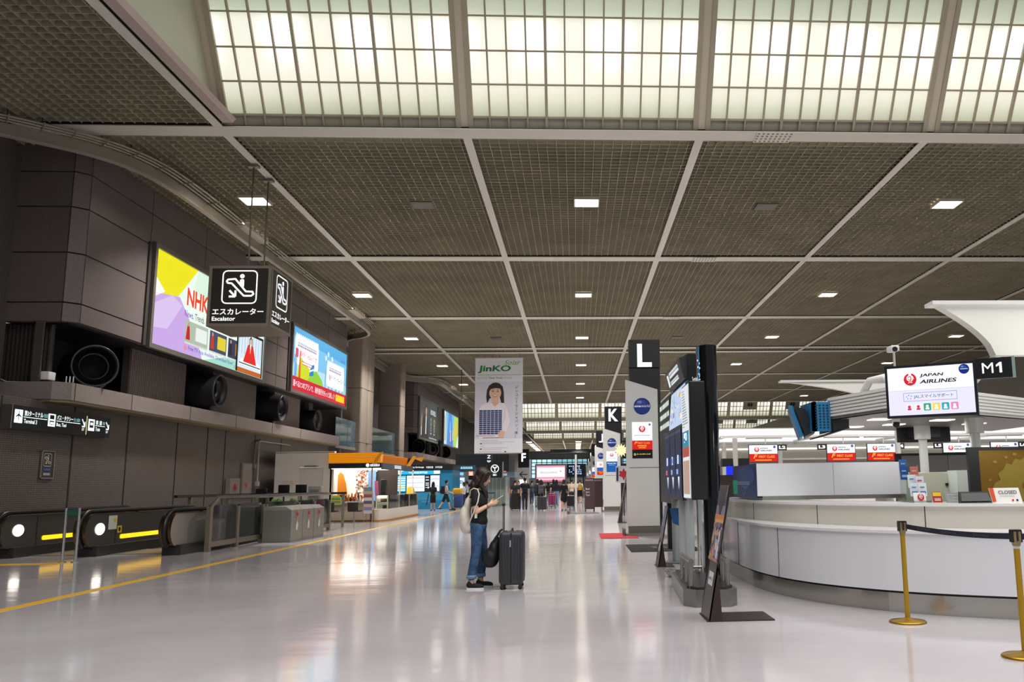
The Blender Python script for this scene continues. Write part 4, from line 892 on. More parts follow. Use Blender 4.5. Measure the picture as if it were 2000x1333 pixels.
# ---- orange-roofed stall
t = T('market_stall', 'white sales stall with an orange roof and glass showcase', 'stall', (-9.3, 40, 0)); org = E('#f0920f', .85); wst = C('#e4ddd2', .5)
g = MB(); g.box(-10.35, -8.75, 37.55, 38.05, .78, .84, wht); g.box(-10.35, -8.7, 37.9, 38.05, .06, .78, C('#dccbb6', .5)); g.prism([(-8.7, 38.05, .06), (-8.45, 37.5, .06), (-8.25, 37.5, .06), (-8.05, 38.2, .06), (-8.05, 45.4, .06), (-8.6, 45.4, .06), (-8.6, 38.05, .06)], (0, 0, .44), wst); g.build('counter', t)
g = MB(); g.prism([(-10.35, 37.95, 0), (-8.7, 38.0, 0), (-8.43, 37.45, 0), (-8.2, 37.45, 0), (-8.0, 38.2, 0), (-8.0, 45.45, 0), (-10.35, 45.45, 0)], (0, 0, .06), C('#c98a3a', .5)); g.build('plinth', t)
g = MB(); g.box(-8.08, -8.06, 38.3, 45.3, .5, 1.06, GLASS); g.box(-8.55, -8.06, 38.3, 45.3, 1.06, 1.08, GLASS); g.build('showcase_glass', t)
g = MB()
for y in (38.28, 40.7, 43.1, 45.3): g.box(-8.09, -8.05, y - .03, y + .03, .5, 1.08, C('#d9d2b4', .4))
g.box(-8.5, -8.1, 38.3, 45.3, .78, .79, GLASS); g.box(-8.57, -8.54, 38.3, 45.3, .5, 1.06, C('#ecebe0', .5)); g.build('showcase_frame', t); g = MB(); g.box(-8.5, -8.42, 38.4, 45.2, 1.04, 1.055, E('#fffbe6', 5)); g.build('showcase_light', t)
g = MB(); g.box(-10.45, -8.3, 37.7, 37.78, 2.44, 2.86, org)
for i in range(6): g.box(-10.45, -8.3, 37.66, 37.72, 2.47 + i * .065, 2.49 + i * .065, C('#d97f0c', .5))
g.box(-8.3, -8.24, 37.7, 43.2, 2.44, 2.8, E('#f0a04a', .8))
for i in range(40): g.prism([(-8.24, 37.8 + i * .135, 2.45), (-8.23, 37.86 + i * .135, 2.45), (-8.23, 38.06 + i * .135, 2.79), (-8.24, 38.0 + i * .135, 2.79)], (.012, 0, 0), C('#e0871c', .5))
g.prism([(-8.62, 37.6, 2.4), (-8.45, 37.6, 2.4), (-8.16, 37.6, 2.9), (-8.3, 37.6, 2.88)], (0, .06, 0), C('#f2a312', .5)); g.prism([(-8.2, 42.9, 2.4), (-8.05, 43.1, 2.4), (-7.85, 43.6, 2.86), (-7.95, 43.3, 2.9)], (.05, -.3, 0), C('#f2a312', .5)); g.prism([(-7.95, 43.2, 2.78), (-7.45, 43.4, 2.85), (-7.6, 43.6, 2.62)], (0, .06, 0), C('#f2a312', .5)); g.build('roof', t)
g = MB(); g.box(-10.45, -8.27, 37.74, 37.9, 2.22, 2.44, blk); g.box(-8.27, -8.2, 37.74, 44.6, 2.16, 2.44, C('#57636a', .4)); F = FNY(-10.45, 37.74, 2.22); g.disc(F, 1.62, .12, .075, EWW, .01); g.marks(F, 1.73, .07, .4, .1, EWW, .01); g.marks(FX(-8.2, 37.74, 2.16), 2.4, .08, 1.5, .14, E('#e8eef0', 1), .01); g.build('fascia', t)
g = MB(); g.box(-8.72, -8.66, 37.95, 38.01, .84, 2.22, C('#ccb79c', .5)); g.box(-8.2, -8.14, 44.4, 44.46, .5, 2.2, wht); g.box(-8.2, -8.14, 41.3, 41.36, 1.06, 2.2, C('#d8d2c2', .5)); g.build('post', t)
g = MB(); g.box(-10.4, -8.25, 38, 45, 2.2, 2.24, E('#fff6ea', 3.6)); g.build('ceiling_light', t)
g = MB(); g.box(-10.45, -10.38, 38, 45.4, 0, 2.3, C('#e8e8e6', .5)); g.box(-10.4, -9.6, 41, 41.06, .8, 2.2, C('#e6e9ea', .5)); g.box(-9.6, -9.25, 41.2, 41.26, .8, 2.2, C('#6f9ed2', .4)); g.box(-9.25, -8.3, 41.4, 41.46, 1.0, 2.2, C('#2d211d', .5))
F = FNY(-10.4, 41, .8); rr_ = random.Random(3)
for i in range(150):
    u, v = rr_.uniform(.28, .78), rr_.uniform(.05, 1.38); g.rect(F, u, u + rr_.uniform(.03, .1), v, v + rr_.uniform(.03, .1), C(rr_.choice(['#e9dccb', '#a8683f', '#6c4632', '#dcb79a', '#cf4a42', '#ffffff', '#c4a47a', '#4a3a34', '#8d97a8']), .5), .01 + i * .0002)
g.poly(FNY(-10.3, 38.6, .84), [(.02, .0), (.5, .0), (.38, .75), (.25, 1.15), (.12, 1.25), (.02, 1.1)], C('#f09417', .5), 0); g.build('back_panel', t)
for i, y in enumerate((38.05,)): pass
def goods(name, label, cat, fn, group=None):
    g = MB(); fn(g); return tag(g.build(name), label, cat, group)
goods('display_box', 'dark red box on the counter of the orange-roofed stall', 'box', lambda g: g.rbox(-9.95, -9.8, 37.7, 37.85, .84, 1.12, C('#5c1f28', .5), .01))
goods('sign_card', 'bright yellow-green card hanging at the stall counter', 'sign', lambda g: (g.prism([(-10.3, 37.5, .72), (-9.78, 37.5, .72), (-9.82, 37.5, 1.02), (-9.95, 37.5, 1.1), (-10.2, 37.5, 1.1)], (0, .04, 0), C('#c9e26a', .5)), g.marks(FNY(-10.3, 37.5, .72), .1, .2, .36, .08, C('#4c7a5f', .5), .004), g.marks(FNY(-10.3, 37.5, .72), .1, .07, .36, .08, C('#4c7a5f', .5), .004)))
rr_ = random.Random(5); cols = ['#e0892e', '#c96a2a', '#3a2a22', '#b0412c', '#dcb483', '#f3efe8', '#7b3f2a', '#e8b23a']
for i in range(12):
    x = -9.72 + (i % 6) * .13; y = 37.62 + (i // 6) * .2; h = rr_.uniform(.1, .2) + (.14 if i >= 6 else 0)
    g = MB(); c_ = C(cols[i % 8], .5); g.ell((x, y, .84 + h * .4), .055, .055, h * .42, c_, 10, 7); g.ell((x, y, .84 + h * .85), .035, .035, h * .2, c_, 8, 6)
    tag(g.build('souvenir_figure'), 'small coloured souvenir on the counter of the orange-roofed stall', 'souvenir', 'souvenirs on the stall counter')
for i in range(14):
    y = 38.6 + i * .47; h = rr_.uniform(.08, .2); g = MB(); c_ = C(['#7b6a52', '#3c3a36', '#c9c3ae', '#a58f62', '#e6e2d6'][i % 5], .5); z = .5 if i % 2 else .79
    g.rbox(-8.45, -8.2, y, y + rr_.uniform(.12, .3), z, z + h, c_, .02, 2); tag(g.build('boxed_goods'), 'small goods box inside the glass showcase of the stall', 'goods', 'goods in the stall showcase')
goods('speaker', 'black upright box on top of the stall showcase', 'speaker', lambda g: g.rbox(-8.45, -8.2, 38.5, 38.8, 1.08, 1.75, C('#2b2f33', .4), .03))
goods('price_card', 'pink leaning card on the stall showcase', 'card', lambda g: g.prism([(-8.62, 38.35, 1.08), (-8.46, 38.35, 1.08), (-8.54, 38.45, 1.68), (-8.68, 38.45, 1.68)], (0, .02, 0), C('#c2628c', .5)))
goods('yellow_bag', 'bright yellow bag standing at the far end of the stall showcase', 'bag', lambda g: g.prism([(-8.5, 44.6, 1.08), (-8.1, 44.6, 1.08), (-8.16, 44.6, 1.3), (-8.25, 44.6, 1.42), (-8.45, 44.6, 1.4)], (0, .3, 0), C('#f0c911', .5)))
t = T('brochure_rack', 'slanted wire brochure rack at the corner of the orange-roofed stall', 'rack', (-8.5, 37.1, 0))
g = MB()
for x in (-8.72, -8.38):
    g.cyl((x, 36.9, 0), (x - .12, 37.25, 1.4), .012, m=C('#c9a468', .4)); g.cyl((x, 37.4, 0), (x - .12, 37.25, 1.38), .012, m=C('#c9a468', .4))
g.build('frame', t); rr_ = random.Random(9)
for i in range(8):
    z = .35 + i * .13; g = MB(); f_ = z / 1.4; x = -8.72 - .12 * f_; y = 36.9 + .35 * f_ - .02
    g.prism([(x, y, z), (x + .34, y, z), (x + .31, y + .05, z + .16), (x - .02, y + .05, z + .16)], (0, .01, 0), C(['#cfcad2', '#7a86b0', '#d8b4a0', '#5b5570', '#e8e4dc', '#a34c5c', '#cbb98e', '#7d94a8'][i], .5)); g.build('brochure', t)
for i, x in enumerate((-10.1, -9.14)):
    t = T('bar_stool', 'dark square-backed stool at the stall counter, %s' % ('left one behind the railing' if i == 0 else 'right one beside the brochure rack'), 'stool', (x, 36.9, 0), 'stall stools'); db = C('#2a211f', .5)
    g = MB(); g.rbox(x - .21, x + .21, 36.72, 36.78, .5, .82, db, .015); g.build('backrest', t); g = MB(); g.rbox(x - .2, x + .3, 36.72, 37.15, .44, .5, db, .02); g.build('seat', t)
    g = MB(); g.cyl((x + .02, 36.95, .02), (x + .02, 36.95, .45), .025, m=chrome); g.build('column', t); g = MB(); g.cyl((x + .02, 36.95, 0), (x + .02, 36.95, .025), .19, m=chrome); g.build('foot_plate', t)
# ---- currency exchange
t = T('exchange_booth', 'blue currency exchange booth with lit rate boards', 'booth', (-9.5, 57.5, 0)); bl = C('#1d86b4', .4); bl2 = C('#2f9cc6', .4); Yx = 57.0
g = MB(); g.box(-11.6, -7.95, Yx, 60.5, 0, 2.45, bl); bdy = g.build('body', t)
F = FNY(-11.6, Yx, 0); g = MB(); g.box(-11.6, -7.95, Yx - .12, 60.5, 2.45, 2.8, blk); FH = FNY(-11.6, Yx - .12, 2.45)
g.text(FH, 'Currency Exchange', .72, .12, 1.12, .13, EWW, .01, .012); g.text(FH, '外貨兌換', 1.98, .12, .44, .13, EWW, .01, .01); g.text(FH, '外币兑换', 2.56, .12, .44, .13, EWW, .01, .01); g.rect(FH, .42, .56, .12, .24, EWW, .01); g.build('header', t)
g = MB(); lb = E('#2fb4e6', 1.0); g.rect(F, .1, 2.55, 2.2, 2.42, lb, .03); g.text(F, '外貨両替専門店', .85, 2.24, 1.2, .14, E('#e6f7ff', 1.2), .035, .015); g.rect(F, 2.45, 2.85, 2.22, 2.42, E('#eaf6fb', 1.1), .036); g.rect(F, -.05, .42, 2.2, 2.42, E('#e6f3f6', 1.0), .036); g.build('light_band', t)
for nm, u0, u1, c1, bars in (('left', .06, .7, '#4cc3ea', 6), ('wide', .76, 1.88, '#f2f5f8', 6), ('right', 2.25, 2.83, '#e3e9f6', 4)):
    g = MB(); g.rect(F, u0 - .04, u1 + .04, 1.08, 2.16, C('#0f3f63', .4), .02); g.rect(F, u0, u1, 1.12, 2.12, E(c1, 1.1), .03)
    for j in range(bars):
        v = 1.18 + j * (.9 / bars); g.rect(F, u0 + .04, u1 - .04, v, v + .07, E('#eef9fd' if nm == 'left' else ('#c9cdd3' if j % 2 else '#ffffff'), 1.1), .036)
    if nm == 'left': g.rect(F, u0 + .1, u1 - .1, 1.36, 1.46, E('#e9d96a', 1), .04)
    g.build('rate_board', bdy)
g = MB(); g.rect(F, 1.92, 2.22, 1.1, 2.14, C('#1b1f26', .4), .025)
for v, s_ in ((1.98, '両替'), (1.8, '国際'), (1.6, 'Money'), (1.48, 'Exchange')): g.marks(F, 1.95, v, .22, .07, EWW, .03)
g.stroke(F, [(1.96, 1.36), (2.17, 1.36)], .03, EWW, .03); g.stroke(F, [(2.1, 1.42), (2.17, 1.36), (2.1, 1.3)], .03, EWW, .03); g.build('notice_panel', bdy)
g = MB(); g.rect(F, 0, 3.6, 0, 1.05, bl2, .02); g.rect(F, 0, 3.6, 0, .55, bl, .024); g.text(F, 'MONEY EXCHANGE', .5, .62, 2.2, .12, C('#63b4d2', .4), .03); g.text(F, 'MONEY', 1.75, .42, .6, .1, C('#8cc6dc', .4), .03); g.build('front_panel', t)
g = MB(); g.disc(F, .0, 1.62, .2, C('#e0583c', .5), .045); g.build('round_mark', t)
# second booth behind, with signs along the side
t = T('exchange_booth', 'second booth behind the blue one, with a lit blue and white screen', 'booth', (-7.8, 63, 0))
g = MB(); g.box(-8.75, -7.1, 62.4, 70, 0, 2.4, C('#cfcfc8', .5)); g.build('body', t)
F = FNY(-8.9, 62.4, 0); g = MB(); g.rect(F, .0, .25, .2, 2.3, C('#c9d8cc', .5), .02); g.rect(F, .3, .42, .2, 2.4, C('#2a9cc0', .4), .02); g.rect(F, .42, .6, .2, 2.3, blk, .02); g.rect(F, .6, 1.02, 1.05, 2.0, E('#cfe2fb', 1.1), .02); g.text(F, 'Fi', .65, 1.45, .3, .35, E('#1c4aa8', .8), .03, .02); g.rect(F, .62, 1.0, 1.2, 1.26, E('#4b78c8', .8), .03); g.rect(F, .62, 1.0, 1.1, 1.15, E('#4b78c8', .8), .03)
g.rect(F, 1.3, 1.75, 1.85, 2.15, blk, .02); g.rect(F, 1.3, 1.75, 1.35, 1.55, blk, .02); g.build('front_panel', t)
g = MB()
for x0_, x1_, s_ in ((-9.05, -8.2, 'Money'), (-8.1, -7.0, 'Rental Phone')):
    g.box(x0_, x1_, 61.2, 61.3, 2.5, 2.82, C('#2f7ea8', .4)); g.marks(FNY(x0_, 61.2, 2.5), .1, .09, x1_ - x0_ - .25, .14, E('#bfe6f2', 1.0), .01)
    g.box(x0_, x1_, 61.3, 62.4, 2.44, 2.5, C('#56686f', .4))
g.build('header', t)
g = MB(); g.rect(FNY(-8.1, 61.25, 2.1), .65, .95, .02, .3, E('#ff9a7a', 1.2), .01); g.text(FNY(-8.1, 61.25, 2.1), '24', .7, .08, .2, .14, E('#fff4e0', 1.2), .02, .02); g.rect(FNY(-8.1, 61.25, 2.1), .05, .3, .05, .25, E('#8fc7ee', 1), .01); g.build('lit_mark', t)
t = T('overhead_sign', 'long dark overhead sign box with a white hourglass mark at its end', 'sign', (-7.4, 66, 2.9))
g = MB(); g.box(-9.0, -6.35, 66, 66.6, 2.75, 3.75, C('#10151d', .5)); g.build('case', t); F = FNY(-9, 66, 2.75); g = MB(); lt2 = E('#e8eef6', 1.1)
g.stroke(F, [(2.35, .9), (2.55, .9), (2.35, .7), (2.55, .7)], .05, lt2, .01); g.stroke(F, [(2.33, .5), (2.57, .5), (2.38, .28), (2.52, .28), (2.33, .5)], .05, lt2, .01); g.stroke(F, [(2.3, .12), (2.45, .05), (2.6, .12)], .05, lt2, .01); g.build('lettering', t)
g = MB(); g.cyl((-8.7, 66.3, 3.75), (-8.7, 66.3, 10.2), .03, n=6, m=DK); g.cyl((-6.7, 66.3, 3.75), (-6.7, 66.3, 10.2), .03, n=6, m=DK); g.build('hanger_rod', t)
t = T('overhead_sign', 'square black hanging sign with a white circle mark', 'sign', (-5.45, 60, 1.95))
g = MB(); g.box(-6.1, -5.0, 60, 60.25, 1.95, 2.98, C('#0f1418', .4)); g.box(-5.05, -4.98, 59.98, 60.27, 1.93, 3.0, alu); g.build('case', t); F = FNY(-6.1, 60, 1.95); g = MB(); g.ring(F, .55, .6, .28, .22, lt2, .01); g.poly(F, [(.5, .42), (.6, .42), (.57, .58), (.72, .7), (.65, .76), (.55, .68), (.45, .76), (.38, .7), (.53, .58)], lt2, .01); g.build('mark', t); g = MB(); g.marks(F, .42, .12, .26, .14, lt2, .01); g.build('lettering', t)
g = MB(); g.cyl((-5.8, 60.1, 2.98), (-5.8, 60.1, 10.29), .02, n=6, m=DK); g.cyl((-5.3, 60.1, 2.98), (-5.3, 60.1, 10.29), .02, n=6, m=DK); g.build('hanger_rod', t)
t = T('service_booth', 'pale green glass booth with a blue-grey canopy behind the standing woman', 'booth', (-5.8, 62.5, 0))
g = MB(); g.box(-6.9, -5.0, 62.8, 66, 0, 2.0, C('#9fb3a6', .4)); g.build('body', t); g = MB(); g.box(-6.95, -4.35, 61.8, 66, 2.0, 2.35, C('#6f8796', .4)); g.marks(FNY(-6.95, 61.8, 2.0), .9, .1, 1.2, .14, E('#b9dbe6', .9), .01); g.build('canopy', t)
g = MB()
for i in range(7): g.box(-6.8 + i * .28, -6.77 + i * .28, 62.72, 62.8, .1, 1.95, C('#dfe6e2', .4))
g.box(-5.05, -4.9, 62.6, 62.8, 0, 2.0, wht); g.build('frame', t)
t = T('service_booth', 'dark shop front with a glowing red mark beyond the green booth', 'booth', (-4.6, 84, 0)); g = MB(); g.box(-8.6, -6.3, 82, 90, 0, 4.3, C('#14171c', .5)); g.build('body', t); g = MB(); g.rect(FNY(-7.0, 82, 2.0), .0, .45, .2, .75, E('#ff5a48', 1.3), .02); g.text(FNY(-7.0, 82, 2.0), '3', .12, .3, .2, .34, E('#ffe7dc', 1.3), .03, .03); g.build('lit_mark', t)
t = T('service_booth', 'orange counter glowing in front of the dark shop', 'counter', (-6.1, 76, 0)); g = MB(); g.rbox(-6.6, -5.75, 75.6, 76.4, .0, .75, C('#5a241c', .5), .03); g.build('base', t); g = MB(); g.rbox(-6.62, -5.73, 75.55, 76.45, .75, 1.15, C('#e0701c', .5), .03); g.build('top', t); g = MB(); g.ell((-6.1, 76, 1.75), .2, .2, .28, E('#ffb48a', 1.4)); g.cyl((-6.1, 76, 1.15), (-6.1, 76, 1.5), .03, m=blk); g.build('lamp', t)
t = T('crowd_barrier', 'chrome tape barrier rail in front of the green booth', 'barrier', (-6.1, 60.5, 0))
for x in (-6.6, -6.1, -5.6): g = MB(); g.cyl((x, 60.5, 0), (x, 60.5, 1.0), .03, m=chrome); g.cyl((x, 60.5, 0), (x, 60.5, .03), .16, m=chrome); g.build('post', t)
g = MB(); g.box(-6.6, -5.6, 60.48, 60.52, .88, .97, C('#3a4668', .5)); g.build('belt', t)
# ---- large lit sign, flight board, far stuff
t = T('billboard', 'large pink and white lit billboard far down the hall', 'billboard', (-4.4, 150, 0)); g = MB(); g.box(-7.1, -1.75, 150, 150.6, 1.75, 4.95, C('#8d8a8c', .5)); g.box(-6.6, -6.3, 150.1, 150.5, 0, 1.8, C('#77757a', .5)); g.box(-2.5, -2.2, 150.1, 150.5, 0, 1.8, C('#77757a', .5)); g.build('case', t)
F = FNY(-6.85, 150, 2.0); g = MB(); g.rect(F, 0, 4.85, 0, 2.65, E('#e79ab2', 1.0), .02); g.rect(F, .1, 4.75, .75, 2.35, E('#fbeef4', 1.2), .04); g.text(F, 'docomo', .6, 1.3, 2.9, .5, E('#c4a3ad', .9), .06, .015); g.disc(F, 4.1, 1.7, .13, E('#b58f9a', .9), .06, 8); g.rect(F, .3, 4.5, .3, .42, E('#fbdce6', 1.1), .04); g.rect(F, .3, 4.6, .05, .22, E('#d96a90', 1), .04); g.build('lit_face', t)
t = T('flight_board', 'dark blue flight board with bright rows beside the pink billboard', 'board', (-.35, 150, 0)); g = MB(); g.box(-1.7, 1.5, 150, 150.5, 2.7, 4.9, C('#141e33', .4)); g.box(-1.2, -1.0, 150.1, 150.4, 0, 2.7, blk); g.box(1.0, 1.2, 150.1, 150.4, 0, 2.7, blk); g.build('case', t)
F = FNY(-1.7, 150, 2.7); g = MB(); rr_ = random.Random(2)
for j in range(5):
    for i in range(7):
        if rr_.random() < .75: g.rect(F, .35 + i * .32, .35 + i * .32 + rr_.uniform(.14, .26), .45 + j * .32, .6 + j * .32, E('#a9c7ff' if (i + j) % 3 else '#f2f6ff', 1.2), .02)
g.build('screen', t)
# ---- poster stand, poles, mats
t = T('poster_stand', 'thin white frame stand with a tall pole in front of the brown boards', 'stand', (.3, 43, 0)); wp = C('#cfcac8', .4)
g = MB(); g.cyl((-.05, 43, .05), (-.05, 43, 2.85), .05, m=wp); g.build('pole', t); g = MB(); g.box(-.45, 1.05, 42.85, 43.15, .0, .07, C('#8a8684', .4)); g.box(-.48, -.36, 42.8, 43.2, 0, .12, C('#4e4c4c', .4)); g.build('base', t)
for i, (x, y, s_) in enumerate(((.38, 44.3, ('Meal', 'Aero', 'Taxi')), (.9, 48, ()))):
    t = T('poster_board', 'dark brown poster board with white words, %s' % ('behind the thin white pole' if i == 0 else 'half hidden by the K pylon'), 'board', (x + .25, y, 0)); g = MB(); g.box(x, x + .5, y, y + .06, .18, 1.72, C('#3f2b2d', .5)); g.box(x + .02, x + .06, y, y + .3, 0, .2, DK); g.box(x + .44, x + .48, y, y + .3, 0, .2, DK); g.build('panel', t)
    g = MB(); F = FNY(x, y, .18)
    for j, w_ in enumerate(s_): g.text(F, w_, .05, .95 - j * .15, .2, .1, C('#c9bfc0', .5), .006, .01)
    g.marks(F, .05, 1.4, .4, .07, C('#a08f90', .5), .006); g.build('print', t)
def mat(x0, x1, y0, y1, h, label, deco=False, z=.012):
    g = MB(); g.box(x0, x1, y0, y1, 0, z, C(h, .85, bump=(300, .4)))
    if deco:
        F = Fr((x0, y0, z), (1, 0, 0), (0, 1, 0)); rr_ = random.Random(1)
        for _ in range(26): u = rr_.uniform(.35, .62) * (x1 - x0); v = rr_.uniform(.35, .6) * (y1 - y0); g.disc(F, u, v, rr_.uniform(.02, .05), C('#8a7448', .7), .001 + _ * 1e-4, 8)
    tag(g.build('floor_mat'), label, 'mat')
mat(1.12, 2.6, 18.5, 20.6, '#1d1b1e', 'black floor mat with a gold emblem before the L pylon', True)
mat(.62, 1.6, 23.1, 25.5, '#a81f2c', 'red floor mat beside the foot of the L pylon')
def leanstand(x, y, ry, w_, h, label, name='poster_stand'):
    """bent metal stand: floor plate, leaning picture facing -X"""
    t = T(name, label, 'poster', (x, y, 0)); br = C('#3b2c29', .3, .2)
    y0, y1 = y - w_ / 2, y + w_ / 2; lean = .19 * h
    a = V((0, 0, 0)); 
    g = MB(); g.box(x - .02, x + ry, y0, y1, 0, .012, br); g.build('floor_plate', t)
    g = MB(); g.prism([(x, y0, .012), (x + .14, y0, .012), (x + lean * .42, y0, h * .42), (x + lean * .42 - .012, y0, h * .42)], (0, .012, 0), br); g.prism([(x, y1 - .012, .012), (x + .14, y1 - .012, .012), (x + lean * .42, y1 - .012, h * .42), (x + lean * .42 - .012, y1 - .012, h * .42)], (0, .012, 0), br)
    g.prism([(x, y0, .012), (x + .015, y0, .012), (x + lean + .015, y0, h), (x + lean, y0, h)], (0, w_, 0), br); g.build('support', t)
    F = Fr((x, y1, .012), (0, -1, 0), (lean, 0, h))
    return t, F, math.hypot(lean, h)
# ================================================================== RIGHT SIDE
# ---- row of information boards that face the passage
leg = C('#b9bfc0', .35)
def legs(t, pts, z, r=.055):
    for x, y in pts:
        g = MB(); g.cyl((x, y, .03), (x, y, z), r, n=18, m=leg); g.build('leg', t)
def bumper(t, x, y, w_=.5):
    g = MB(); g.rbox(x - .22, x + .3, y - .14, y + .14, 0, .03, C('#8f8d88', .3, .7), .01); g.cyl((x - .26, y - .12, .07), (x - .26, y + .12, .07), .035, m=chrome); g.cyl((x - .22, y, .045), (x - .26, y, .07), .02, m=chrome); g.build('foot', t)
t = T('information_board', 'tall black box board with a lit poster, next to the black column', 'board', (1.6, 11.9, 0))
g = MB(); g.rbox(1.5, 1.71, 11.5, 12.32, 1.18, 2.75, C('#121314', .3), .015); cs = g.build('case', t)
F = FNX(1.492, 12.3, 1.2); g = MB(); g.rect(F, 0, .78, 0, 1.52, E('#e6ebee', .8)); g.rect(F, .04, .74, .55, .7, E('#c0503c', .7), .003); g.rect(F, .04, .74, .68, .9, E('#2c87a8', .8), .004); g.rect(F, .06, .72, .05, .5, E('#c9a794', .7), .003); g.text(F, 'go', .2, .72, .34, .16, EWW, .006, .02)
for j in range(14): g.rect(F, .08, .3 + (j * 37 % 40) / 100, 0.96 + j * .038, .975 + j * .038, E('#8a959c', .7), .003)
g.build('lit_poster', t); legs(t, [(1.56, 12.15)], 1.19, .045); g = MB(); g.cyl((1.64, 11.75, .2), (1.64, 11.75, 1.19), .05, m=chrome); g.build('leg', t)
t = T('information_board', 'guide board with a lit coloured map under a slanted header sign', 'board', (1.75, 14.6, 0))
g = MB(); g.box(1.76, 2.0, 13.55, 15.75, 2.25, 3.42, C('#17181a', .35)); g.build('case', t)
F = FNX(1.70, 15.72, 3.04); g = MB(); g.prism([(1.76, 13.6, 3.02), (1.70, 13.6, 3.04), (1.62, 13.6, 3.36), (1.76, 13.6, 3.42)], (0, 2.1, 0), C('#2d3032', .35)); F = Fr((1.695, 15.7, 3.05), (0, -1, 0), (-.08, 0, .32)); g.marks(F, .5, .17, 1.3, .1, E('#e4eaec', 1), .006); g.marks(F, .5, .05, 1.1, .07, E('#e4eaec', 1), .006); g.rect(F, .15, .36, .05, .26, E('#dfe6e8', 1), .006); g.build('header', t)
F = Fr((1.66, 15.66, 2.3), (0, -1, 0), (.06, 0, .7)); g = MB(); g.prism([F(0, 0, 0), F(2.1, 0, 0), F(2.1, .7, 0), F(0, .7, 0)], (.06, 0, 0), C('#3a4a66', .4)); g.rect(F, .03, 2.07, .03, .67, E('#b9cbe9', .9), .004); rr_ = random.Random(4)
for i in range(34): u = rr_.uniform(.1, 1.8); v = rr_.uniform(.08, .55); g.rect(F, u, u + rr_.uniform(.05, .25), v, v + rr_.uniform(.03, .1), E(rr_.choice(['#e9dfa0', '#d98d6a', '#7fb1de', '#f0e9d8', '#6a84c4', '#d8b04e', '#9fb7e6', '#5fb0b8']), .9), .006 + i * 1e-4)
g.build('lit_map', t)
g = MB(); g.box(1.6, 1.85, 13.34, 15.85, 1.14, 2.28, C('#0f1014', .25)); cs = g.build('screen_case', t)
for i in range(3):
    F = FNX(1.596, 15.78 - i * .82, 1.2); g = MB(); g.rect(F, 0, .76, 0, 1.05, E('#101c3c', .9)); g.rect(F, .05, .7, .5, .62, E('#25407c', .9), .003); g.text(F, str(3 - i) if i else '1', .3, .5, .12, .14, EWW, .005, .02); g.rect(F, .1, .35, .34, .42, E('#c74a6a' if i == 0 else '#7f9bd0', 1), .004); g.poly(F, [(.3, .3), (.5, .3), (.42, .1)], E('#dfe6f4', 1), .004); g.rect(F, 0, .76, .98, 1.03, E('#3a4256', .8), .003); g.build('screen', cs)
legs(t, [(1.72, 13.5), (1.72, 14.4), (1.75, 15.75)], 1.15, .065); bumper(t, 1.62, 13.5); bumper(t, 1.7, 15.78)
t = T('information_board', 'dark board with three small stacked departure screens beside the L pylon', 'board', (1.95, 18.2, 0))
g = MB(); g.box(1.86, 2.12, 17.2, 19.5, 1.0, 3.15, C('#101113', .4)); g.box(1.95, 2.05, 17.5, 17.7, 0, 1.0, blk); g.box(1.95, 2.05, 19.0, 19.2, 0, 1.0, blk); g.build('case', t)
for j in range(3):
    g = MB(); F = FNX(1.852, 19.4, 2.5 + j * .21); g.rect(F, .05, 2.1, 0, .18, E('#26302c', .9)); rr_ = random.Random(j)
    for i in range(12): g.rect(F, .15 + i * .16, .15 + i * .16 + rr_.uniform(.06, .12), .04, .14, E('#dfe9dd', 1), .003)
    g.build('screen', t)
# black column
cx_, cy_ = 1.95, 12.85
t = T('information_column', 'tall glossy black column with white lettering near its top', 'column', (cx_, cy_, 0))
g = MB(); rr = []
P = [(cx_ + .15 * math.cos(a), cy_ + .24 * math.sin(a)) for a in [2 * PI * i / 32 for i in range(32)]]
g.smooth = True; vs_ = [(a, b_, z) for z in (.0, 3.42) for a, b_ in P]; n_ = 32
g.add(vs_, [(i, (i + 1) % n_, n_ + (i + 1) % n_, n_ + i) for i in range(n_)], C('#0c0d0f', .12), True); g.add([(a, b_, 3.42) for a, b_ in P], [tuple(range(n_))], C('#0c0d0f', .2), False); g.build('shell', t)
g = MB(); P2 = [(cx_ - .158 * math.cos(a), cy_ - .252 * math.sin(a)) for a in [R(-40 + 8 * i) for i in range(11)]]
g.add([(a, b_, z) for z in (2.5, 3.38) for a, b_ in P2], [(i, i + 1, 12 + i, 11 + i) for i in range(10)], C('#0e1c2e', .12), True); q = P2[9]; g.box(q[0] - .006, q[0] + .006, q[1] - .006, q[1] + .006, 2.5, 3.4, E('#2f86b8', .8)); g.build('lit_strip', t)
F = Fr((cx_ - .135, cy_ - .10, 2.82), (.36, -.93, 0), (0, 0, 1)); g = MB(); g.text(F, '2', .0, .08, .06, .11, E('#e4ecf4', 1), .012, .01); g.text(F, 'Terminal', -.19, .08, .17, .07, E('#e4ecf4', 1), .012, .004)
for u, v in ((0, .28), (.04, .33), (-.01, .38), (.05, .26)): g.disc(F, u, v, .016, E('#e4ecf4', 1), .012, 8)
g.build('lettering', t)
g = MB(); g.prism([(1.22, 10.35, 0), (1.34, 10.15, 0), (1.74, 10.15, 0), (1.84, 10.3, 0), (1.88, 12.35, 0), (1.3, 12.35, 0)], (0, 0, .19), C('#8d8b85', .3, .7)); g.prism([(1.27, 10.38, .19), (1.38, 10.2, .19), (1.7, 10.2, .19), (1.79, 10.33, .19), (1.83, 12.3, .19), (1.35, 12.3, .19)], (0, 0, .03), C('#4c4a47', .3, .7)); g.build('base', t)
for x, y in ((1.32, 10.35), (1.32, 10.75), (1.32, 11.2), (1.74, 10.35), (1.76, 10.8)):
    g = MB(); g.cyl((x, y, .19), (x, y, .5), .028, m=steel); g.build('guard_post', t)
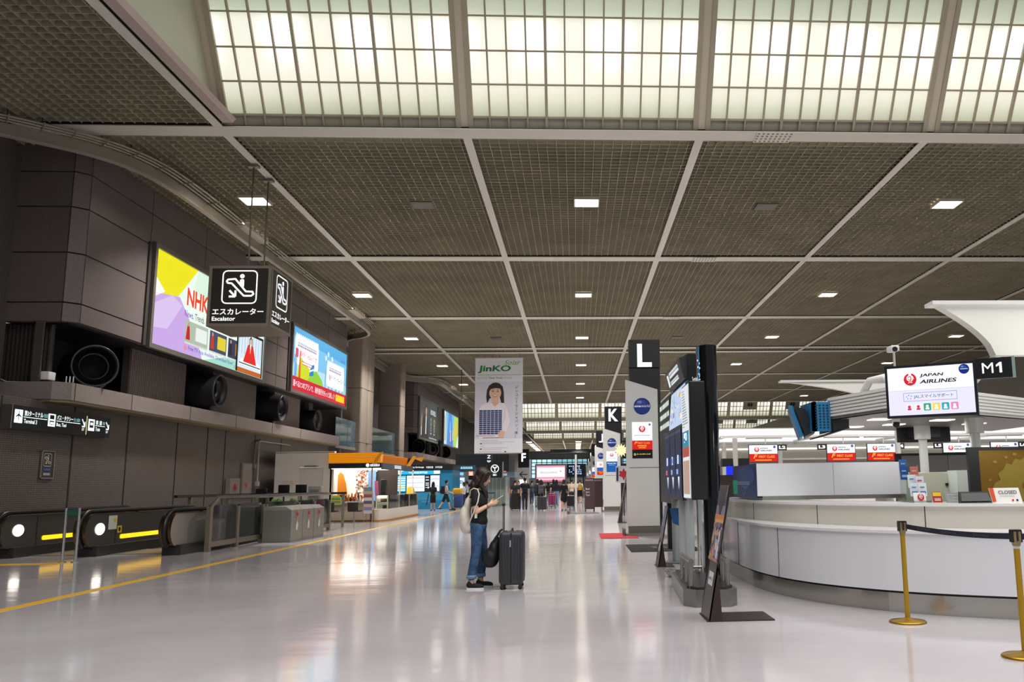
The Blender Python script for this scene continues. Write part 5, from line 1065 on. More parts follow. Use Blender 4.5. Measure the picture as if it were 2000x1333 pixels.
g = MB(); g.cyl((1.32, 10.3, .5), (1.32, 11.3, .5), .03, m=steel); g.cyl((1.74, 10.3, .5), (1.78, 11.2, .5), .03, m=steel); g.cyl((1.32, 11.1, .36), (1.55, 11.1, .36), .02, m=steel); g.build('guard_rail', t)
# leaning poster stands
t, F, L = leanstand(1.33, 9.4, .68, .58, 1.36, 'brown leaning stand with a dusk street picture, nearest to the viewer')
def picture(t, F, w_, L, z0=.42):
    g = MB(); b0 = L * z0; rr_ = random.Random(11)
    g.rect(F, 0, w_, b0, L, C('#7a7a98', .25), .003); g.rect(F, 0, w_, L * .84, L, C('#4a4668', .25), .004); g.poly(F, [(.1 * w_, L), (.8 * w_, L), (.7 * w_, L * .84), (.45 * w_, L * .72), (.2 * w_, L * .86)], C('#2c1d25', .25), .005)
    g.rect(F, 0, w_, L * .77, L * .84, C('#8d87a0', .25), .0045); g.rect(F, 0, w_, L * .715, L * .77, C('#e58a35', .3), .006); g.rect(F, .1 * w_, w_, L * .70, L * .735, C('#f2b06a', .3), .0065)
    for i in range(90):
        u = rr_.uniform(0, .9) * w_; v = rr_.uniform(b0, L * .70); c_ = rr_.choice(['#8d8a92', '#c2465a', '#e9e2d2', '#5f6f9a', '#cdb36a', '#3a3340', '#9fb6c8', '#d98a5a', '#7a5a86', '#e3dcec'])
        g.rect(F, u, min(w_, u + rr_.uniform(.02, .12)), v, min(L * .71, v + rr_.uniform(.02, .12)), C(c_, .25), .007 + i * 3e-5)
    g.rect(F, 0, w_, b0, b0 + .03, C('#b5703a', .3), .012); g.build('picture', t)
    g = MB(); g.rect(F, w_ * .3, w_ * .82, L * .24, L * .34, C('#dfe0e2', .5), .004); g.marks(F, w_ * .36, L * .28, w_ * .26, .025, C('#5a6470', .5), .006); g.disc(F, w_ * .72, L * .29, .02, C('#4a9a6a', .5), .006, 12); g.build('label_card', t)
picture(t, F, .58, L)
g = MB(); g.box(1.62, 1.66, 9.06, 9.1, 1.28, 1.42, C('#1f7a5c', .4)); g.build('green_tab', t)
t, F, L = leanstand(1.36, 15.3, .28, .5, 1.0, 'smaller leaning stand with blue leaflets, at the foot of the map board', 'leaflet_stand')
g = MB(); g.rect(F, 0, .5, .62 * L, L, C('#6f7aa8', .35), .004)
for i in range(5): g.poly(F, [(.02 + i * .1, .66 * L), (.1 + i * .1, .66 * L), (.08 + i * .1, L * .97), (.04 + i * .1, L * .97)], C(['#d8dbe8', '#8c93c4', '#cfd4ea', '#5a6a9c', '#e4e4ec'][i], .35), .006)
g.rect(F, .0, .5, .45 * L, .62 * L, C('#8a6c80', .35), .004); g.rect(F, .12, .36, .24 * L, .38 * L, C('#d9dbe0', .5), .004); g.build('leaflet', t)
g = MB(); F2 = FNY(1.57, 14.98, .68)
g.poly(F2, [(.0, .3), (.16, .3), (.16, 0), (.05, .05)], C('#2a5c92', .4), 0); g.build('side_pocket', t)
t, F, L = leanstand(1.5, 32.5, .7, .7, 1.75, 'tall dark leaning stand seen from its side behind the L pylon')
g = MB(); g.rect(F, .03, .67, .4, L - .05, C('#8a7a70', .4), .004); g.build('picture', t)
# star ornament and leaf card in the distance
t = T('star_ornament', 'glowing gold star between the K and L pylons', 'ornament', (2.04, 40, 2.6)); g = MB(); F = FNY(2.04, 40, 2.92); P = []
for i in range(24): a = 2 * PI * i / 24; r_ = .32 if i % 2 == 0 else .18; P.append((r_ * math.cos(a), r_ * math.sin(a)))
g.prism([F(a, b_, 0) for a, b_ in P], (0, .06, 0), E('#f6e3a8', 1.2)); g.build('star', t); g = MB(); g.cyl((2.04, 40.05, 0), (2.04, 40.05, 2.7), .03, m=DK); g.build('pole', t)
t = T('leaf_card', 'white card with a red leaf mark under the gold star', 'sign', (2.1, 39.5, 0)); g = MB(); g.box(1.75, 2.45, 39.5, 39.56, 1.45, 2.2, C('#d7d9df', .5)); g.cyl((2.1, 39.55, 0), (2.1, 39.55, 1.45), .03, m=DK); g.build('panel', t)
g = MB(); F = FNY(2.1, 39.5, 1.83); g.poly(F, [(0, .26), (.08, .12), (.2, .16), (.17, .0), (.24, -.05), (.06, -.14), (0, -.3), (-.06, -.14), (-.24, -.05), (-.17, 0), (-.2, .16), (-.08, .12)], C('#c4242c', .4), .004); g.rect(F, -.33, -.24, -.3, .3, C('#27304f', .4), .004); g.build('print', t)
# ---- curved service counter
BP = smoothp([(3.3, 17.2), (2.75, 16.2), (2.48, 15.2), (2.38, 14.2), (2.34, 13.2), (2.36, 12.2), (2.45, 11.35), (2.66, 10.6), (2.97, 10.0), (3.4, 9.45), (3.85, 9.07), (4.4, 8.74), (5.1, 8.45), (6.0, 8.25), (7.2, 8.15), (8.6, 8.1)], 2); B3 = [(a, b_, 0) for a, b_ in BP]
U3 = [(a, b_, 0) for a, b_ in smoothp([(3.3, 16.8), (2.75, 15.9), (2.46, 15.1), (2.38, 14.4), (2.43, 13.7), (2.55, 12.9), (2.72, 12.1), (2.95, 11.4), (3.25, 10.75), (3.65, 10.1), (4.1, 9.65), (4.7, 9.3), (5.4, 9.05), (6.2, 8.9), (7.5, 8.8), (8.6, 8.75)], 2)]
t = T('service_counter', 'white two-tier curved check-in counter with a steel kick band', 'counter', (3.6, 10, 0)); cwm = C('#dfe0e5', .22, coat=.3); cup = C('#cfcabf', .25, coat=.3)
g = MB(); g.sweep(B3, [(-.02, 0), (-.02, .2), (-.3, .2), (-.3, 0)], C('#b3afa8', .2, .85)); g.build('kick_band', t)
g = MB(); g.sweep(B3, [(.01, .225), (.01, .83), (-.1, .83), (-.1, .225)], cwm); g.build('lower_panel', t)
g = MB(); g.sweep(B3, [(-.04, .2), (-.04, .225), (-.2, .225), (-.2, .2)], blk); g.build('shadow_gap', t)
g = MB(); g.sweep(B3, [(.03, .83), (.03, .86), (-.7, .86), (-.7, .83)], C('#e6e5e6', .2, coat=.3)); g.build('lower_top', t)
g = MB(); g.sweep(U3, [(0, .86), (0, 1.1), (-.1, 1.1), (-.1, .86)], cup); g.build('upper_panel', t)
g = MB(); g.sweep(U3, [(.04, 1.1), (.04, 1.13), (-.85, 1.13), (-.85, 1.1)], C('#e3e2de', .2, coat=.3)); g.build('upper_top', t)
g = MB(); g.sweep(U3, [(-.8, 0), (-.8, 1.1), (-.85, 1.1), (-.85, 0)], C('#b9b7b2', .4)); g.build('rear_panel', t)
def seam(i, o_, z0, z1, B3=B3):
    a = V(B3[i]); d = V(B3[i + 1]) - a; d.normalize(); rt = V((d.y, -d.x, 0)); p = a + rt * o_; g.prism([p - d * .005 + V((0, 0, z0)), p + d * .005 + V((0, 0, z0)), p + d * .005 + rt * .003 + V((0, 0, z0)), p - d * .005 + rt * .003 + V((0, 0, z0))], (0, 0, z1 - z0), blk)
g = MB()
for i in (12, 19, 27, 48): seam(i, .01, .225, .83)
for i in (14, 22, 31, 40): seam(i, .0, .86, 1.1, U3)
g.build('panel_joint', t)
# cabinet on the counter, blue poster on its side
t = T('counter_cabinet', 'white cabinet behind the curved counter with a blue poster on its end', 'cabinet', (3.8, 14, 1.13))
g = MB(); g.box(2.68, 4.95, 13.0, 14.95, 1.19, 1.67, C('#e9eaf0', .15, coat=.5)); g.box(3.84, 3.845, 12.997, 13.0, 1.19, 1.67, C('#a9aab0', .4)); g.build('body', t); g = MB(); g.box(2.76, 4.93, 13.03, 14.9, 1.13, 1.19, C('#b8b3a9', .2, .85)); g.build('plinth', t)
F = FNX(2.675, 14.97, 1.15); g = MB(); g.rect(F, 0, 1.95, 0, .52, C('#243a86', .3)); 
for u, v, ru, rv, h in ((1.1, .34, .75, .16, '#2f5bb0'), (1.1, .3, .5, .13, '#3a74d0'), (1.05, .26, .34, .11, '#4a8af0'), (1.35, .4, .35, .07, '#3f98c0'), (1.3, .12, .3, .06, '#1d4a80')): g.disc(F, u, v, ru, C(h, .3), .002 + rv * .01, 24, rv)
g.ring(F, .95, .26, .21, .205, C('#cfd6ea', .3), .006, 36); g.marks(F, .35, .21, 1.1, .05, C('#c8d4ef', .3), .007); g.build('poster', t)
# ---- JAPAN AIRLINES hanging screens
def jalscreen(g, F, W_, H_, first=True, smile=False):
    g.rect(F, 0, W_, 0, H_, E('#f2f5fc', 1.0)); sp_ = .5 if first else 0
    if smile:
        g.rect(F, 0, W_, 0, H_ * .52, E('#e3dff2', 1.0), .001); g.rect(F, 0, W_, H_ * .515, H_ * .522, E('#b9bcd6', 1), .002); sp_ = .52
    if first and not smile: g.rect(F, 0, W_, 0, H_ * .48, E('#d3261c', .95), .001); g.text(F, 'F', .14 * W_, H_ * .2, .1 * W_, .24 * H_, E('#ffb54a', 1.1), .004, .03, shear=.4); g.text(F, 'FIRST CLASS', .34 * W_, H_ * .24, .56 * W_, .14 * H_, E('#ffb54a', 1.1), .004, .01); g.marks(F, .2 * W_, .07 * H_, .6 * W_, .07 * H_, E('#ffb54a', 1.1), .004)
    hh = H_ * (1 - sp_); c0 = H_ * sp_
    dk_ = E('#22232c', .6)
    jal(g, F, .27 * W_, c0 + hh * .47, hh * (.27 if smile or not first else .3), .003)
    g.text(F, 'JAPAN', .38 * W_, c0 + hh * .52, .27 * W_, hh * .17, dk_, .004, .03, shear=.3); g.text(F, 'AIRLINES', .38 * W_, c0 + hh * .26, .42 * W_, hh * .17, dk_, .004, .03, shear=.3)
    oneworld(g, F, .9 * W_, c0 + hh * .78, .06 * W_ if smile else .045 * W_, .004, True, False)
    if smile:
        g.stroke(F, [(.18 * W_, .46 * H_), (.8 * W_, .46 * H_), (.8 * W_, .29 * H_), (.18 * W_, .29 * H_)], .006, E('#7f9bcb', 1), .003, True, False); g.text(F, 'JALスマイルサポート', .3 * W_, .33 * H_, .46 * W_, .09 * H_, E('#2c6a9e', .9), .004, .012)
        for a in range(5): g.disc(F, (.245 + .03 * math.cos(a * 1.2 + .5)) * W_, (.375 + .04 * math.sin(a * 1.2 + .5)) * H_, .008, E('#6f9bd0', 1), .004, 8)
        for i, h in enumerate(('#f4e4ee', '#f3e6ea', '#2f9f74', '#e6d24a', '#2f9ec0', '#dc86b8')):
            u = (.2 + i * .105) * W_; g.rrect(F, u, u + .085 * W_, .08 * H_, .23 * H_, .01, E(h, 1), .004); g.disc(F, u + .042 * W_, .17 * H_, .018 * W_, E('#c43a64' if i < 2 else '#f6f6f2', 1), .006, 12); g.rect(F, u + .02 * W_, u + .065 * W_, .1 * H_, .14 * H_, E('#c43a64' if i < 2 else '#f6f6f2', 1), .006)
a = V((3.765, 10.28, 2.16)); b_ = V((4.60, 9.78, 2.16)); U = (b_ - a).normalized(); Wd = (b_ - a).length; F = Fr(a, U, (0, 0, 1)); nb = U.cross(V((0, 0, 1)))
t = T('hanging_screen', 'large hanging airline screen with an M1 plate over the curved counter', 'screen', tuple((a + b_) / 2), 'airline screens')
g = MB(); g.prism([F(-.03, -.03, -.002), F(Wd + .03, -.03, -.002), F(Wd + .03, .6, -.002), F(-.03, .6, -.002)], -nb * .07, C('#10141c', .3)); g.build('case', t)
g = MBL(); jalscreen(g, F, Wd, .57, False, True); g.build('screen', t)
g = MB(); g.prism([F(Wd + .03, .38, -.002), F(Wd + .42, .38, -.002), F(Wd + .42, .615, -.002), F(Wd + .03, .615, -.002)], -nb * .06, C('#0b0c0e', .3)); g.prism([F(Wd + .42, .38, .002), F(Wd + .45, .38, .002), F(Wd + .45, .62, .002), F(Wd + .42, .62, .002)], -nb * .07, C('#9db3ab', .3, .5)); w1_ = E('#ffffff', 1.3); g.text(F, 'M', Wd + .1, .44, .12, .12, w1_, .003, 0); g.poly(F, [(Wd + .285, .44), (Wd + .312, .44), (Wd + .312, .56), (Wd + .29, .56), (Wd + .25, .53), (Wd + .25, .508), (Wd + .285, .525)], w1_, .003); g.build('number_plate', t)
g = MB(); g.tube([(4.22, 10.1, 2.5), (4.3, 10.5, 2.5), (4.38, 10.8, 2.45)], .03, C('#3a3d40', .4)); g.build('bracket', [o for o in COL.objects if o.name.startswith('hanging_screen') and o.type == 'EMPTY'][0])
t = T('security_camera', 'white security camera with a black lens on a short pole above the screen', 'camera', (3.87, 10.3, 2.76)); g = MB(); g.cyl((3.87, 10.3, 2.76), (3.87, 10.3, 2.95), .014, m=wht); g.build('pole', t); g = MB(); g.rbox(3.80, 3.9, 10.18, 10.36, 2.94, 3.01, wht, .012); g.build('body', t); g = MB(); g.cyl((3.83, 10.14, 2.955), (3.84, 10.2, 2.965), .03, m=blk); g.build('lens', t)
def lsign(x0, label, num, left, first=True, y=32, x1=None):
    W_ = 1.05; z1 = 2.74; z0 = z1 - (.61 if first else .35)
    t = T('hanging_screen', label, 'screen', (x0 + W_ / 2, y, z0), 'airline screens'); g = MB(); g.box(x0 - .02, x0 + W_ + .02, y, y + .08, z0 - .02, z1 + .02, C('#16203c', .3)); cs = g.build('case', t)
    F = FNY(x0, y - .004, z0); g = MBL(); jalscreen(g, F, W_, z1 - z0, first); g.build('screen', cs)
    px = x0 - .36 if left else x0 + W_ + .02; g = MB(); g.box(px, px + .34, y, y + .06, z1 - .2, z1 + .02, C('#2a2022', .4)); g.text(FNY(px, y, z1 - .2), num, .17, .05, .25, .12, EWW, .004, .05, 'c'); g.build('number_plate', t)
    g = MB(); g.cyl((x0 + W_ * .6, y + .04, z1 + .02), (x0 + W_ * .6, y + .04, 3.0), .02, m=wht); g.box(x0 - .1, x0 + W_ + .2, y + .02, y + .06, 2.97, 3.02, wht); g.build('hanger', t)
s_ = 32 / 30
g = MB(); g.box(5.3, 20, 31.95, 32.12, 3.02, 3.1, wht)
for x in (5.4, 9, 12.5, 16, 19.8): g.box(x, x + .08, 32.1, 36, 3.02, 3.1, wht)
S(g, 'trim_%d' % k); k += 1
lsign(5.95 * s_, 'hanging red and white screen with an L2 plate on its right', 'L2', False)
lsign(8.69 * s_, 'hanging red and white screen with an L3 plate on its left', 'L3', True)
lsign(10.12 * s_, 'hanging red and white screen with an L4 plate on its right', 'L4', False)
lsign(12.83 * s_, 'white hanging screen with an L5 plate on its left', 'L5', True, False)
lsign(14.55 * s_, 'white hanging screen with an L6 plate, half hidden by the gold panel', 'L6', False, False)
# ---- fascia and back of the L check-in row
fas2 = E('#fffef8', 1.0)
g = MB(); g.box(5.3, 34, 36, 36.3, 3.0, 3.62, C('#efeeea', .5)); g.box(5.3, 34, 35.98, 36.0, 3.06, 3.58, E('#fdfdf9', 1.0)); S(g, 'wall_checkin_fascia')  # front sheet glows in place of light washing over the white fascia
g = MB(); g.box(5.3, 34, 35.6, 36.3, 2.9, 3.0, C('#c9c8c4', .5)); g.box(5.3, 34, 36.6, 37, 2.35, 2.92, C('#b5afa4', .5)); g.box(5.3, 34, 36.5, 36.6, 2.74, 2.8, E('#fffdf6', 1.3)); g.box(5.3, 34, 36.2, 36.6, 2.3, 2.36, C('#e9e8e2', .5)); S(g, 'wall_checkin_bulkhead')
g = MB(); g.box(5.3, 34, 38, 38.3, 0, 2.4, C('#a49e92', .6)); S(g, 'wall_checkin_back')
for i, x in enumerate((6.3, 9.5, 12.7, 15.9)):
    t = T('checkin_desk', 'white check-in desk in the row under the red screens, %s from the near end' % ordn[i], 'desk', (x + .9, 33, 0), 'far check-in desks')
    g = MB(); g.rbox(x - .8, x + 1.7, 32.6, 33.4, 0, 1.05, C('#d9d7d2', .3), .03); g.build('body', t); g = MB(); g.box(x + .2, x + .8, 33.0, 33.05, 1.07, 1.45, blk); g.build('screen', t)
for i, (x, y) in enumerate(((5.75, 34), (8.2, 35))):
    g = MB(); g.cyl((x, y, 0), (x, y, 2.95), .09, m=C('#cfcdc6', .4)); S(g, 'column_%d' % (10 + i))
t = T('baggage_screen', 'dark screen with bright blue light bars behind the blue poster', 'screen', (4.6, 24, 0)); g = MB(); g.box(4.0, 4.75, 24, 24.3, 1.83, 2.05, blk); g.box(3.8, 4.75, 24.0, 24.3, 0, 1.6, C('#2b1f1b', .5)); g.build('case', t); g = MB(); g.box(4.1, 4.28, 23.96, 24, 1.6, 1.84, E('#2030e8', 1.2)); g.box(4.45, 4.62, 23.96, 24, 1.6, 1.84, E('#2030e8', 1.2)); g.build('lit_bar', t); g = MB(); g.box(4.3, 4.42, 23.9, 24, 1.6, 2.6, C('#d6d3cc', .4)); g.build('post', t)
t = T('ticket_kiosk', 'brown topped kiosk box between the black column and the blue poster', 'kiosk', (2.55, 16.6, 0)); g = MB(); g.rbox(2.5, 2.75, 18.2, 18.5, 0, 1.3, C('#77726c', .5), .02); g.build('cabinet', t); g = MB(); g.box(2.45, 2.8, 18.15, 18.55, 1.3, 1.68, C('#2a1c18', .5)); g.build('top', t)
# ---- canopy over the near counter
t = T('counter_canopy', 'ribbed white canopy beam reaching from a blue-backed screen behind the big screen', 'canopy', (5, 12.5, 2.25)); cw_ = C('#d5d3cf', .4)
P = [(3.62, 12.35), (4.02, 10.75), (4.3, 10.72), (7.7, 13.4), (7.7, 15.8), (4.4, 15.0)]
g = MB(); g.prism([(a, b_, 2.27) for a, b_ in P], (0, 0, .05), C('#77706a', .4)); g.build('soffit', t)
g = MB(); path = [(3.62, 12.35, 0), (4.0, 10.85, 0), (4.12, 10.72, 0), (4.35, 10.76, 0), (5.5, 11.65, 0), (7.7, 13.4, 0)]; g.sweep(path, [(-.1, 2.27), (0, 2.27), (0, 2.58), (-.1, 2.58)], cw_)
for z in (2.31, 2.355, 2.40, 2.445, 2.49, 2.535): g.sweep(path, [(0, z), (.02, z), (.02, z + .028), (0, z + .028)], C('#e4e2de', .4))
g.build('fascia', t)
for i, (x, y) in enumerate(((4.35, 12.3), (5.0, 13.5), (5.4, 12.6), (4.5, 14.0), (6.3, 13.5))):
    g = MB(); g.box(x - .14, x + .14, y - .14, y + .14, 2.255, 2.27, E('#f4f2e6', 1.2)); g.build('lamp', t); area('canopy_lamp', (x, y, 2.25), .28, .28, 6, (1, .97, .92), parent=t)
g = MB(); g.box(4.42, 4.5, 11.9, 12, 2.2, 2.27, wht); g.ell((4.46, 11.95, 2.17), .05, .05, .05, blk); g.build('dome_camera', t)
g = MB(); g.tube([(3.9, 11.6, 2.58), (3.93, 11.4, 2.72), (4.05, 11.2, 2.74), (4.2, 11.1, 2.62)], .05, wht); g.build('cable_arch', t)
for i, (x, y, z) in enumerate(((5.65, 14.0, 2.27), (5.74, 12.3, 2.27))):
    g = MB(); g.cyl((x, y, 0), (x, y, z), .07, m=C('#cfd2cd', .35)); g.cyl((x, y, 2.05), (x, y, 2.27), .13, m=C('#d9d8d3', .4)); g.build('pole', t)
t = T('hanging_screen', 'back of a blue-edged screen at the end of the ribbed beam', 'screen', (3.35, 12.4, 2.05), 'airline screens'); blu = C('#1c74a8', .4)
g = MB(); g.prism([(3.07, 12.45, 2.49), (3.12, 12.45, 2.49), (3.27, 12.45, 2.05), (3.22, 12.45, 2.03)], (.25, 1.1, 0), blu); g.build('screen', t)
g = MB(); g.prism([(3.14, 12.42, 2.48), (3.3, 12.4, 2.43), (3.44, 12.4, 2.12), (3.29, 12.42, 2.04)], (.22, .9, 0), C('#14181a', .4)); g.build('case', t)
g = MB(); g.box(3.36, 3.62, 12.25, 12.3, 2.1, 2.52, blu)
for i in range(4):
    for j in range(9): g.box(3.4 + i * .055, 3.43 + i * .055, 12.245, 12.25, 2.14 + j * .04, 2.16 + j * .04, C('#0b2334', .5))
g.box(3.36, 3.42, 12.25, 12.9, 2.1, 2.52, blu); g.build('bracket', t)
t = T('hanging_speaker', 'black box with a grille underneath, hung below the ribbed beam', 'speaker', (3.75, 12.4, 2.03)); g = MB(); g.prism([(3.66, 12.28, 2.1), (3.9, 12.3, 2.16), (3.9, 12.3, 2.27), (3.66, 12.28, 2.27)], (.05, .9, 0), C('#1a1b1c', .4)); g.build('case', t)
g = MB(); g.prism([(3.5, 12.26, 2.02), (3.9, 12.28, 2.14), (3.9, 12.28, 2.16), (3.5, 12.26, 2.04)], (.05, .9, 0), C('#4a4642', .4)); g.build('grille', t)
t = T('hanging_screen', 'back of a black screen hung behind the white pole', 'screen', (5.8, 14.3, 2.0), 'airline screens'); g = MB(); g.rbox(5.4, 6.3, 14.4, 14.5, 2.02, 2.33, C('#141819', .4), .015); g.box(5.55, 6.1, 14.34, 14.4, 2.1, 2.25, C('#23282a', .4)); g.build('case', t); g = MB(); g.box(5.8, 5.9, 14.42, 14.48, 2.33, 2.6, blk); g.build('bracket', t)
# ---- white sail canopies
def sail(label, x0, y, z1, z0, x1, s, depth):
    t = T('sail_canopy', label, 'canopy', (x0, y, z0)); sm_ = C('#f3f2ea', .45)
    n = 12; top = [(x0, z1), (x1, z1)]; cur = [(x1, z0)]
    for i in range(n + 1):
        a = i / n; cur.append((x0 + s * (.86 - a * .77), z0 + (z1 - .04 - z0) * (a ** .62 if True else a)))
    cur += [(x0, z1 - .035)]
    g = MB(); g.prism([(a, y, b_) for a, b_ in top + cur], (0, depth, 0), sm_); g.build('membrane', t)
    g = MB(); g.box(x0 - .01, x1, y - .05, y + depth + .05, z1 - .035, z1 + .01, C('#e6e6e4', .4)); g.build('top_edge', t); return t
t = sail('large white sail canopy at the top of the counter beside the M1 plate', 4.22, 9.9, 3.48, 2.84, 7.5, .85, .15)
area('sail_lamp', (6.6, 8.9, 2.3),   .5, .3, 9, (1, .98, .92), (R(118), 0, R(25)), parent=t)
g = MB(); g.tube([(5.02, 10.0, 2.86), (5.0, 10.3, 2.74), (5.06, 10.8, 2.6), (5.2, 11.4, 2.5)], .045, wht); g.build('bracket', t)
t = sail('thin white sail canopy farther back over the ribbed beam', 4.77, 20, 3.73, 3.3, 9, 2.4, .15)
g = MB(); g.cyl((7.5, 20.07, 3.35), (7.5, 20.07, 0), .06, m=wht); g.build('pole', t)
# ---- things standing on the counter
z = 1.13
t = T('leaflet_rack', 'tiered leaflet rack with blue and red leaflets on the counter', 'rack', (4.1, 10.5, z)); g = MB(); g.prism([(4.0, 10.35, z), (4.24, 10.35, z), (4.24, 10.75, z), (4.0, 10.75, z)], (0, 0, .02), GLASS); g.prism([(4.0, 10.7, z), (4.24, 10.7, z), (4.24, 10.72, 1.58), (4.0, 10.72, 1.58)], (0, .01, 0), GLASS); g.build('stand', t)
for i, (u, v, y, c1, c2) in enumerate(((.0, .36, 10.69, '#3d6fb0', '#bcd0e8'), (-.02, .27, 10.62, '#1d4f9c', '#9fc0e6'), (.1, .27, 10.6, '#d2756a', '#e9c2b4'), (.04, .17, 10.54, '#e8ecf2', '#3f9cc0'), (.13, .15, 10.52, '#e9ecf2', '#c9445a'), (.03, .07, 10.46, '#dfe6ee', '#4f94c4'), (.13, .07, 10.45, '#eceef2', '#4a80b8'))):
    g = MB(); F = FNY(4.0 + u, y, z + v); g.prism([F(0, 0, 0), F(.1, 0, 0), F(.1, .16, -.02), F(0, .16, -.02)], (0, .008, 0), C(c1, .4)); g.rect(F, .015, .085, .03, .06, C(c2, .4), .004); g.rect(F, .015, .07, .1, .115, C(c2, .4), .0); g.build('leaflet', t)
g = MBL(False); F = FNY(4.03, 10.36, z); g.prism([F(0, 0, 0), F(.15, 0, 0), F(.15, .115, -.03), F(0, .115, -.03)], (0, .01, 0), C('#e9e8e8', .4)); jal(g, Fr(F.o + V((0, -.003, 0)), (1, 0, 0), (0, .2, 1)), .085, .06, .04, .002); tag(g.build('logo_card'), 'white card with a red crane mark in front of the leaflet rack', 'card')
g = MB(); F = FNY(4.2, 10.2, z); g.prism([F(0, 0, 0), F(.11, 0, 0), F(.1, .125, -.03), F(0, .12, -.03)], (0, .01, 0), C('#a82a26', .4)); F2 = Fr(F.o + V((0, -.004, 0)), (1, 0, 0), (0, .24, 1)); g.rect(F2, 0, .1, .075, .12, C('#e6c02a', .4)); g.marks(F2, .015, .02, .075, .03, C('#f3e2d2', .4), .002); tag(g.build('notice_card'), 'red and yellow card on the counter beside the crane card', 'card')
g = MB(); F = FNY(4.25, 9.95, z); g.prism([F(0, 0, 0), F(.17, 0, 0), F(.14, .115, -.03), F(-.01, .115, -.03)], (0, .01, 0), C('#8f9093', .4)); F2 = Fr(F.o + V((0, -.004, 0)), (1, 0, 0), (0, .26, 1))
for j in range(5): g.rect(F2, .015, .13 - (j % 2) * .03, .02 + j * .018, .026 + j * .018, C('#c7c8ca', .4), .001)
tag(g.build('notice_card'), 'grey printed notice card leaning on the counter', 'card')
t = T('desk_screen', 'low black desk screen on the counter left of the CLOSED card', 'screen', (4.5, 9.75, z)); g = MB(); g.prism([(4.3, 9.72, z), (4.69, 9.72, z), (4.66, 9.78, z + .125), (4.33, 9.78, z + .125)], (0, .03, 0), blk); g.prism([(4.32, 9.715, z + .02), (4.67, 9.715, z + .02), (4.65, 9.77, z + .11), (4.345, 9.77, z + .11)], (0, .004, 0), blkg); g.build('screen', t); g = MB(); g.box(4.4, 4.6, 9.75, 9.95, z, z + .015, blk); g.build('stand', t)
t = T('closed_card', 'white CLOSED card with an orange left side on the counter', 'sign', (4.72, 9.5, z)); F = FNY(4.58, 9.5, z); g = MB(); g.prism([F(.0, 0, 0), F(.34, 0, 0), F(.32, .165, -.04), F(-.02, .165, -.04)], (0, .01, 0), C('#e9e7e4', .4)); F2 = Fr(F.o + V((0, -.004, 0)), (1, 0, 0), (0, .24, 1)); g.poly(F2, [(0, .01), (.04, .02), (.03, .17), (-.02, .17)], C('#d5502c', .4), .001); g.text(F2, 'CLOSED', .08, .1, .21, .04, C('#3a3a40', .4), .002, .008); g.rect(F2, .09, .26, .075, .08, C('#a9a9ae', .4), .002); g.disc(F2, .23, .03, .012, C('#c8202c', .4), .002, 12); g.disc(F2, .28, .03, .013, C('#24306e', .4), .002, 12); g.build('card', t)
# ---- panels behind the counter
t = T('partition_panel', 'grey two-leaf panel in a black frame behind the counter', 'partition', (6.2, 15.3, 0)); g = MB(); g.box(5.62, 7.1, 15.2, 15.26, 1.15, 1.86, blk); g.build('frame', t); g = MB(); g.box(5.72, 6.55, 15.17, 15.2, 1.15, 1.82, C('#7d7977', .3)); g.box(6.56, 7.05, 15.17, 15.2, 1.15, 1.82, C('#85817e', .3)); g.box(5.62, 7.1, 15.2, 15.3, 0, 1.15, C('#6a6764', .5)); g.build('panel', t)
t = T('office_cupboard', 'cream low cupboard with a black handle behind the leaflet rack', 'cupboard', (5.6, 13.3, 0)); g = MB(); g.rbox(5.05, 5.78, 13.3, 13.7, 0, 1.51, C('#bdbfae', .4), .01); g.build('body', t); g = MB(); g.box(5.68, 5.75, 13.28, 13.3, 1.3, 1.34, blk); g.build('handle', t)
t = T('office_cupboard', 'pale green-white cupboard beside the gold panel', 'cupboard', (6.1, 13.0, 0)); g = MB(); g.prism([(5.72, 12.95, 0), (6.22, 12.7, 0), (6.35, 12.72, 0), (6.35, 13.3, 0), (5.72, 13.3, 0)], (0, 0, 1.53), C('#c9d2cb', .3)); g.build('body', t); g = MB(); g.box(6.2, 6.21, 12.69, 12.71, .2, 1.5, C('#a9b2ab', .4)); g.build('door_joint', t)
t = T('lounge_panel', 'gold panel with a paler map and script mark in a black frame', 'panel', (6.3, 11.5, 0)); gold = C('#8f6a1c', .3, .35)
g = MB(); g.box(5.25, 5.4, 11.5, 11.56, .9, 1.82, C('#191a1e', .4)); g.box(5.4, 7.6, 11.5, 11.56, 1.78, 1.82, C('#191a1e', .4)); g.build('frame', t)
g = MB(); g.box(5.4, 7.6, 11.52, 11.56, .9, 1.78, gold); g.box(5.3, 7.6, 11.56, 11.7, 0, .9, C('#3a3a3c', .5)); g.build('panel', t)
F = FNY(5.4, 11.517, 1.1); g = MB(); g2 = C('#a8903a', .35, .3)
g.poly(F, [(.18, .0), (.22, .12), (.16, .16), (.2, .24), (.28, .28), (.25, .36), (.33, .42), (.38, .5), (.45, .48), (.5, .56), (.58, .54), (.66, .6), (.8, .58), (1.0, .6), (1.3, .55), (1.5, .3), (1.2, 0)], g2, .002)
for u, v, r_ in ((.22, .52, .03), (.38, .58, .025), (.5, .62, .03), (.14, .28, .02)): g.disc(F, u, v, r_, g2, .0025, 10, r_ * .7)
g.poly(F, [(.3, .02), (.42, .1), (.36, .18), (.28, .12)], gold, .004); g.disc(F, .62, .2, .05, gold, .004, 14); g.build('map_relief', t)
g = MB(); pts_ = [(.86, .3), (.8, .36), (.76, .3), (.8, .22), (.9, .2), (1.0, .3), (1.04, .42), (.98, .5), (.94, .42), (.98, .3), (1.06, .2)]; g.tube([F(u, v, .01) for u, v in smoothp(pts_, 2)], .008, C('#d9c27a', .25, .8), 6); g.build('script_mark', t)
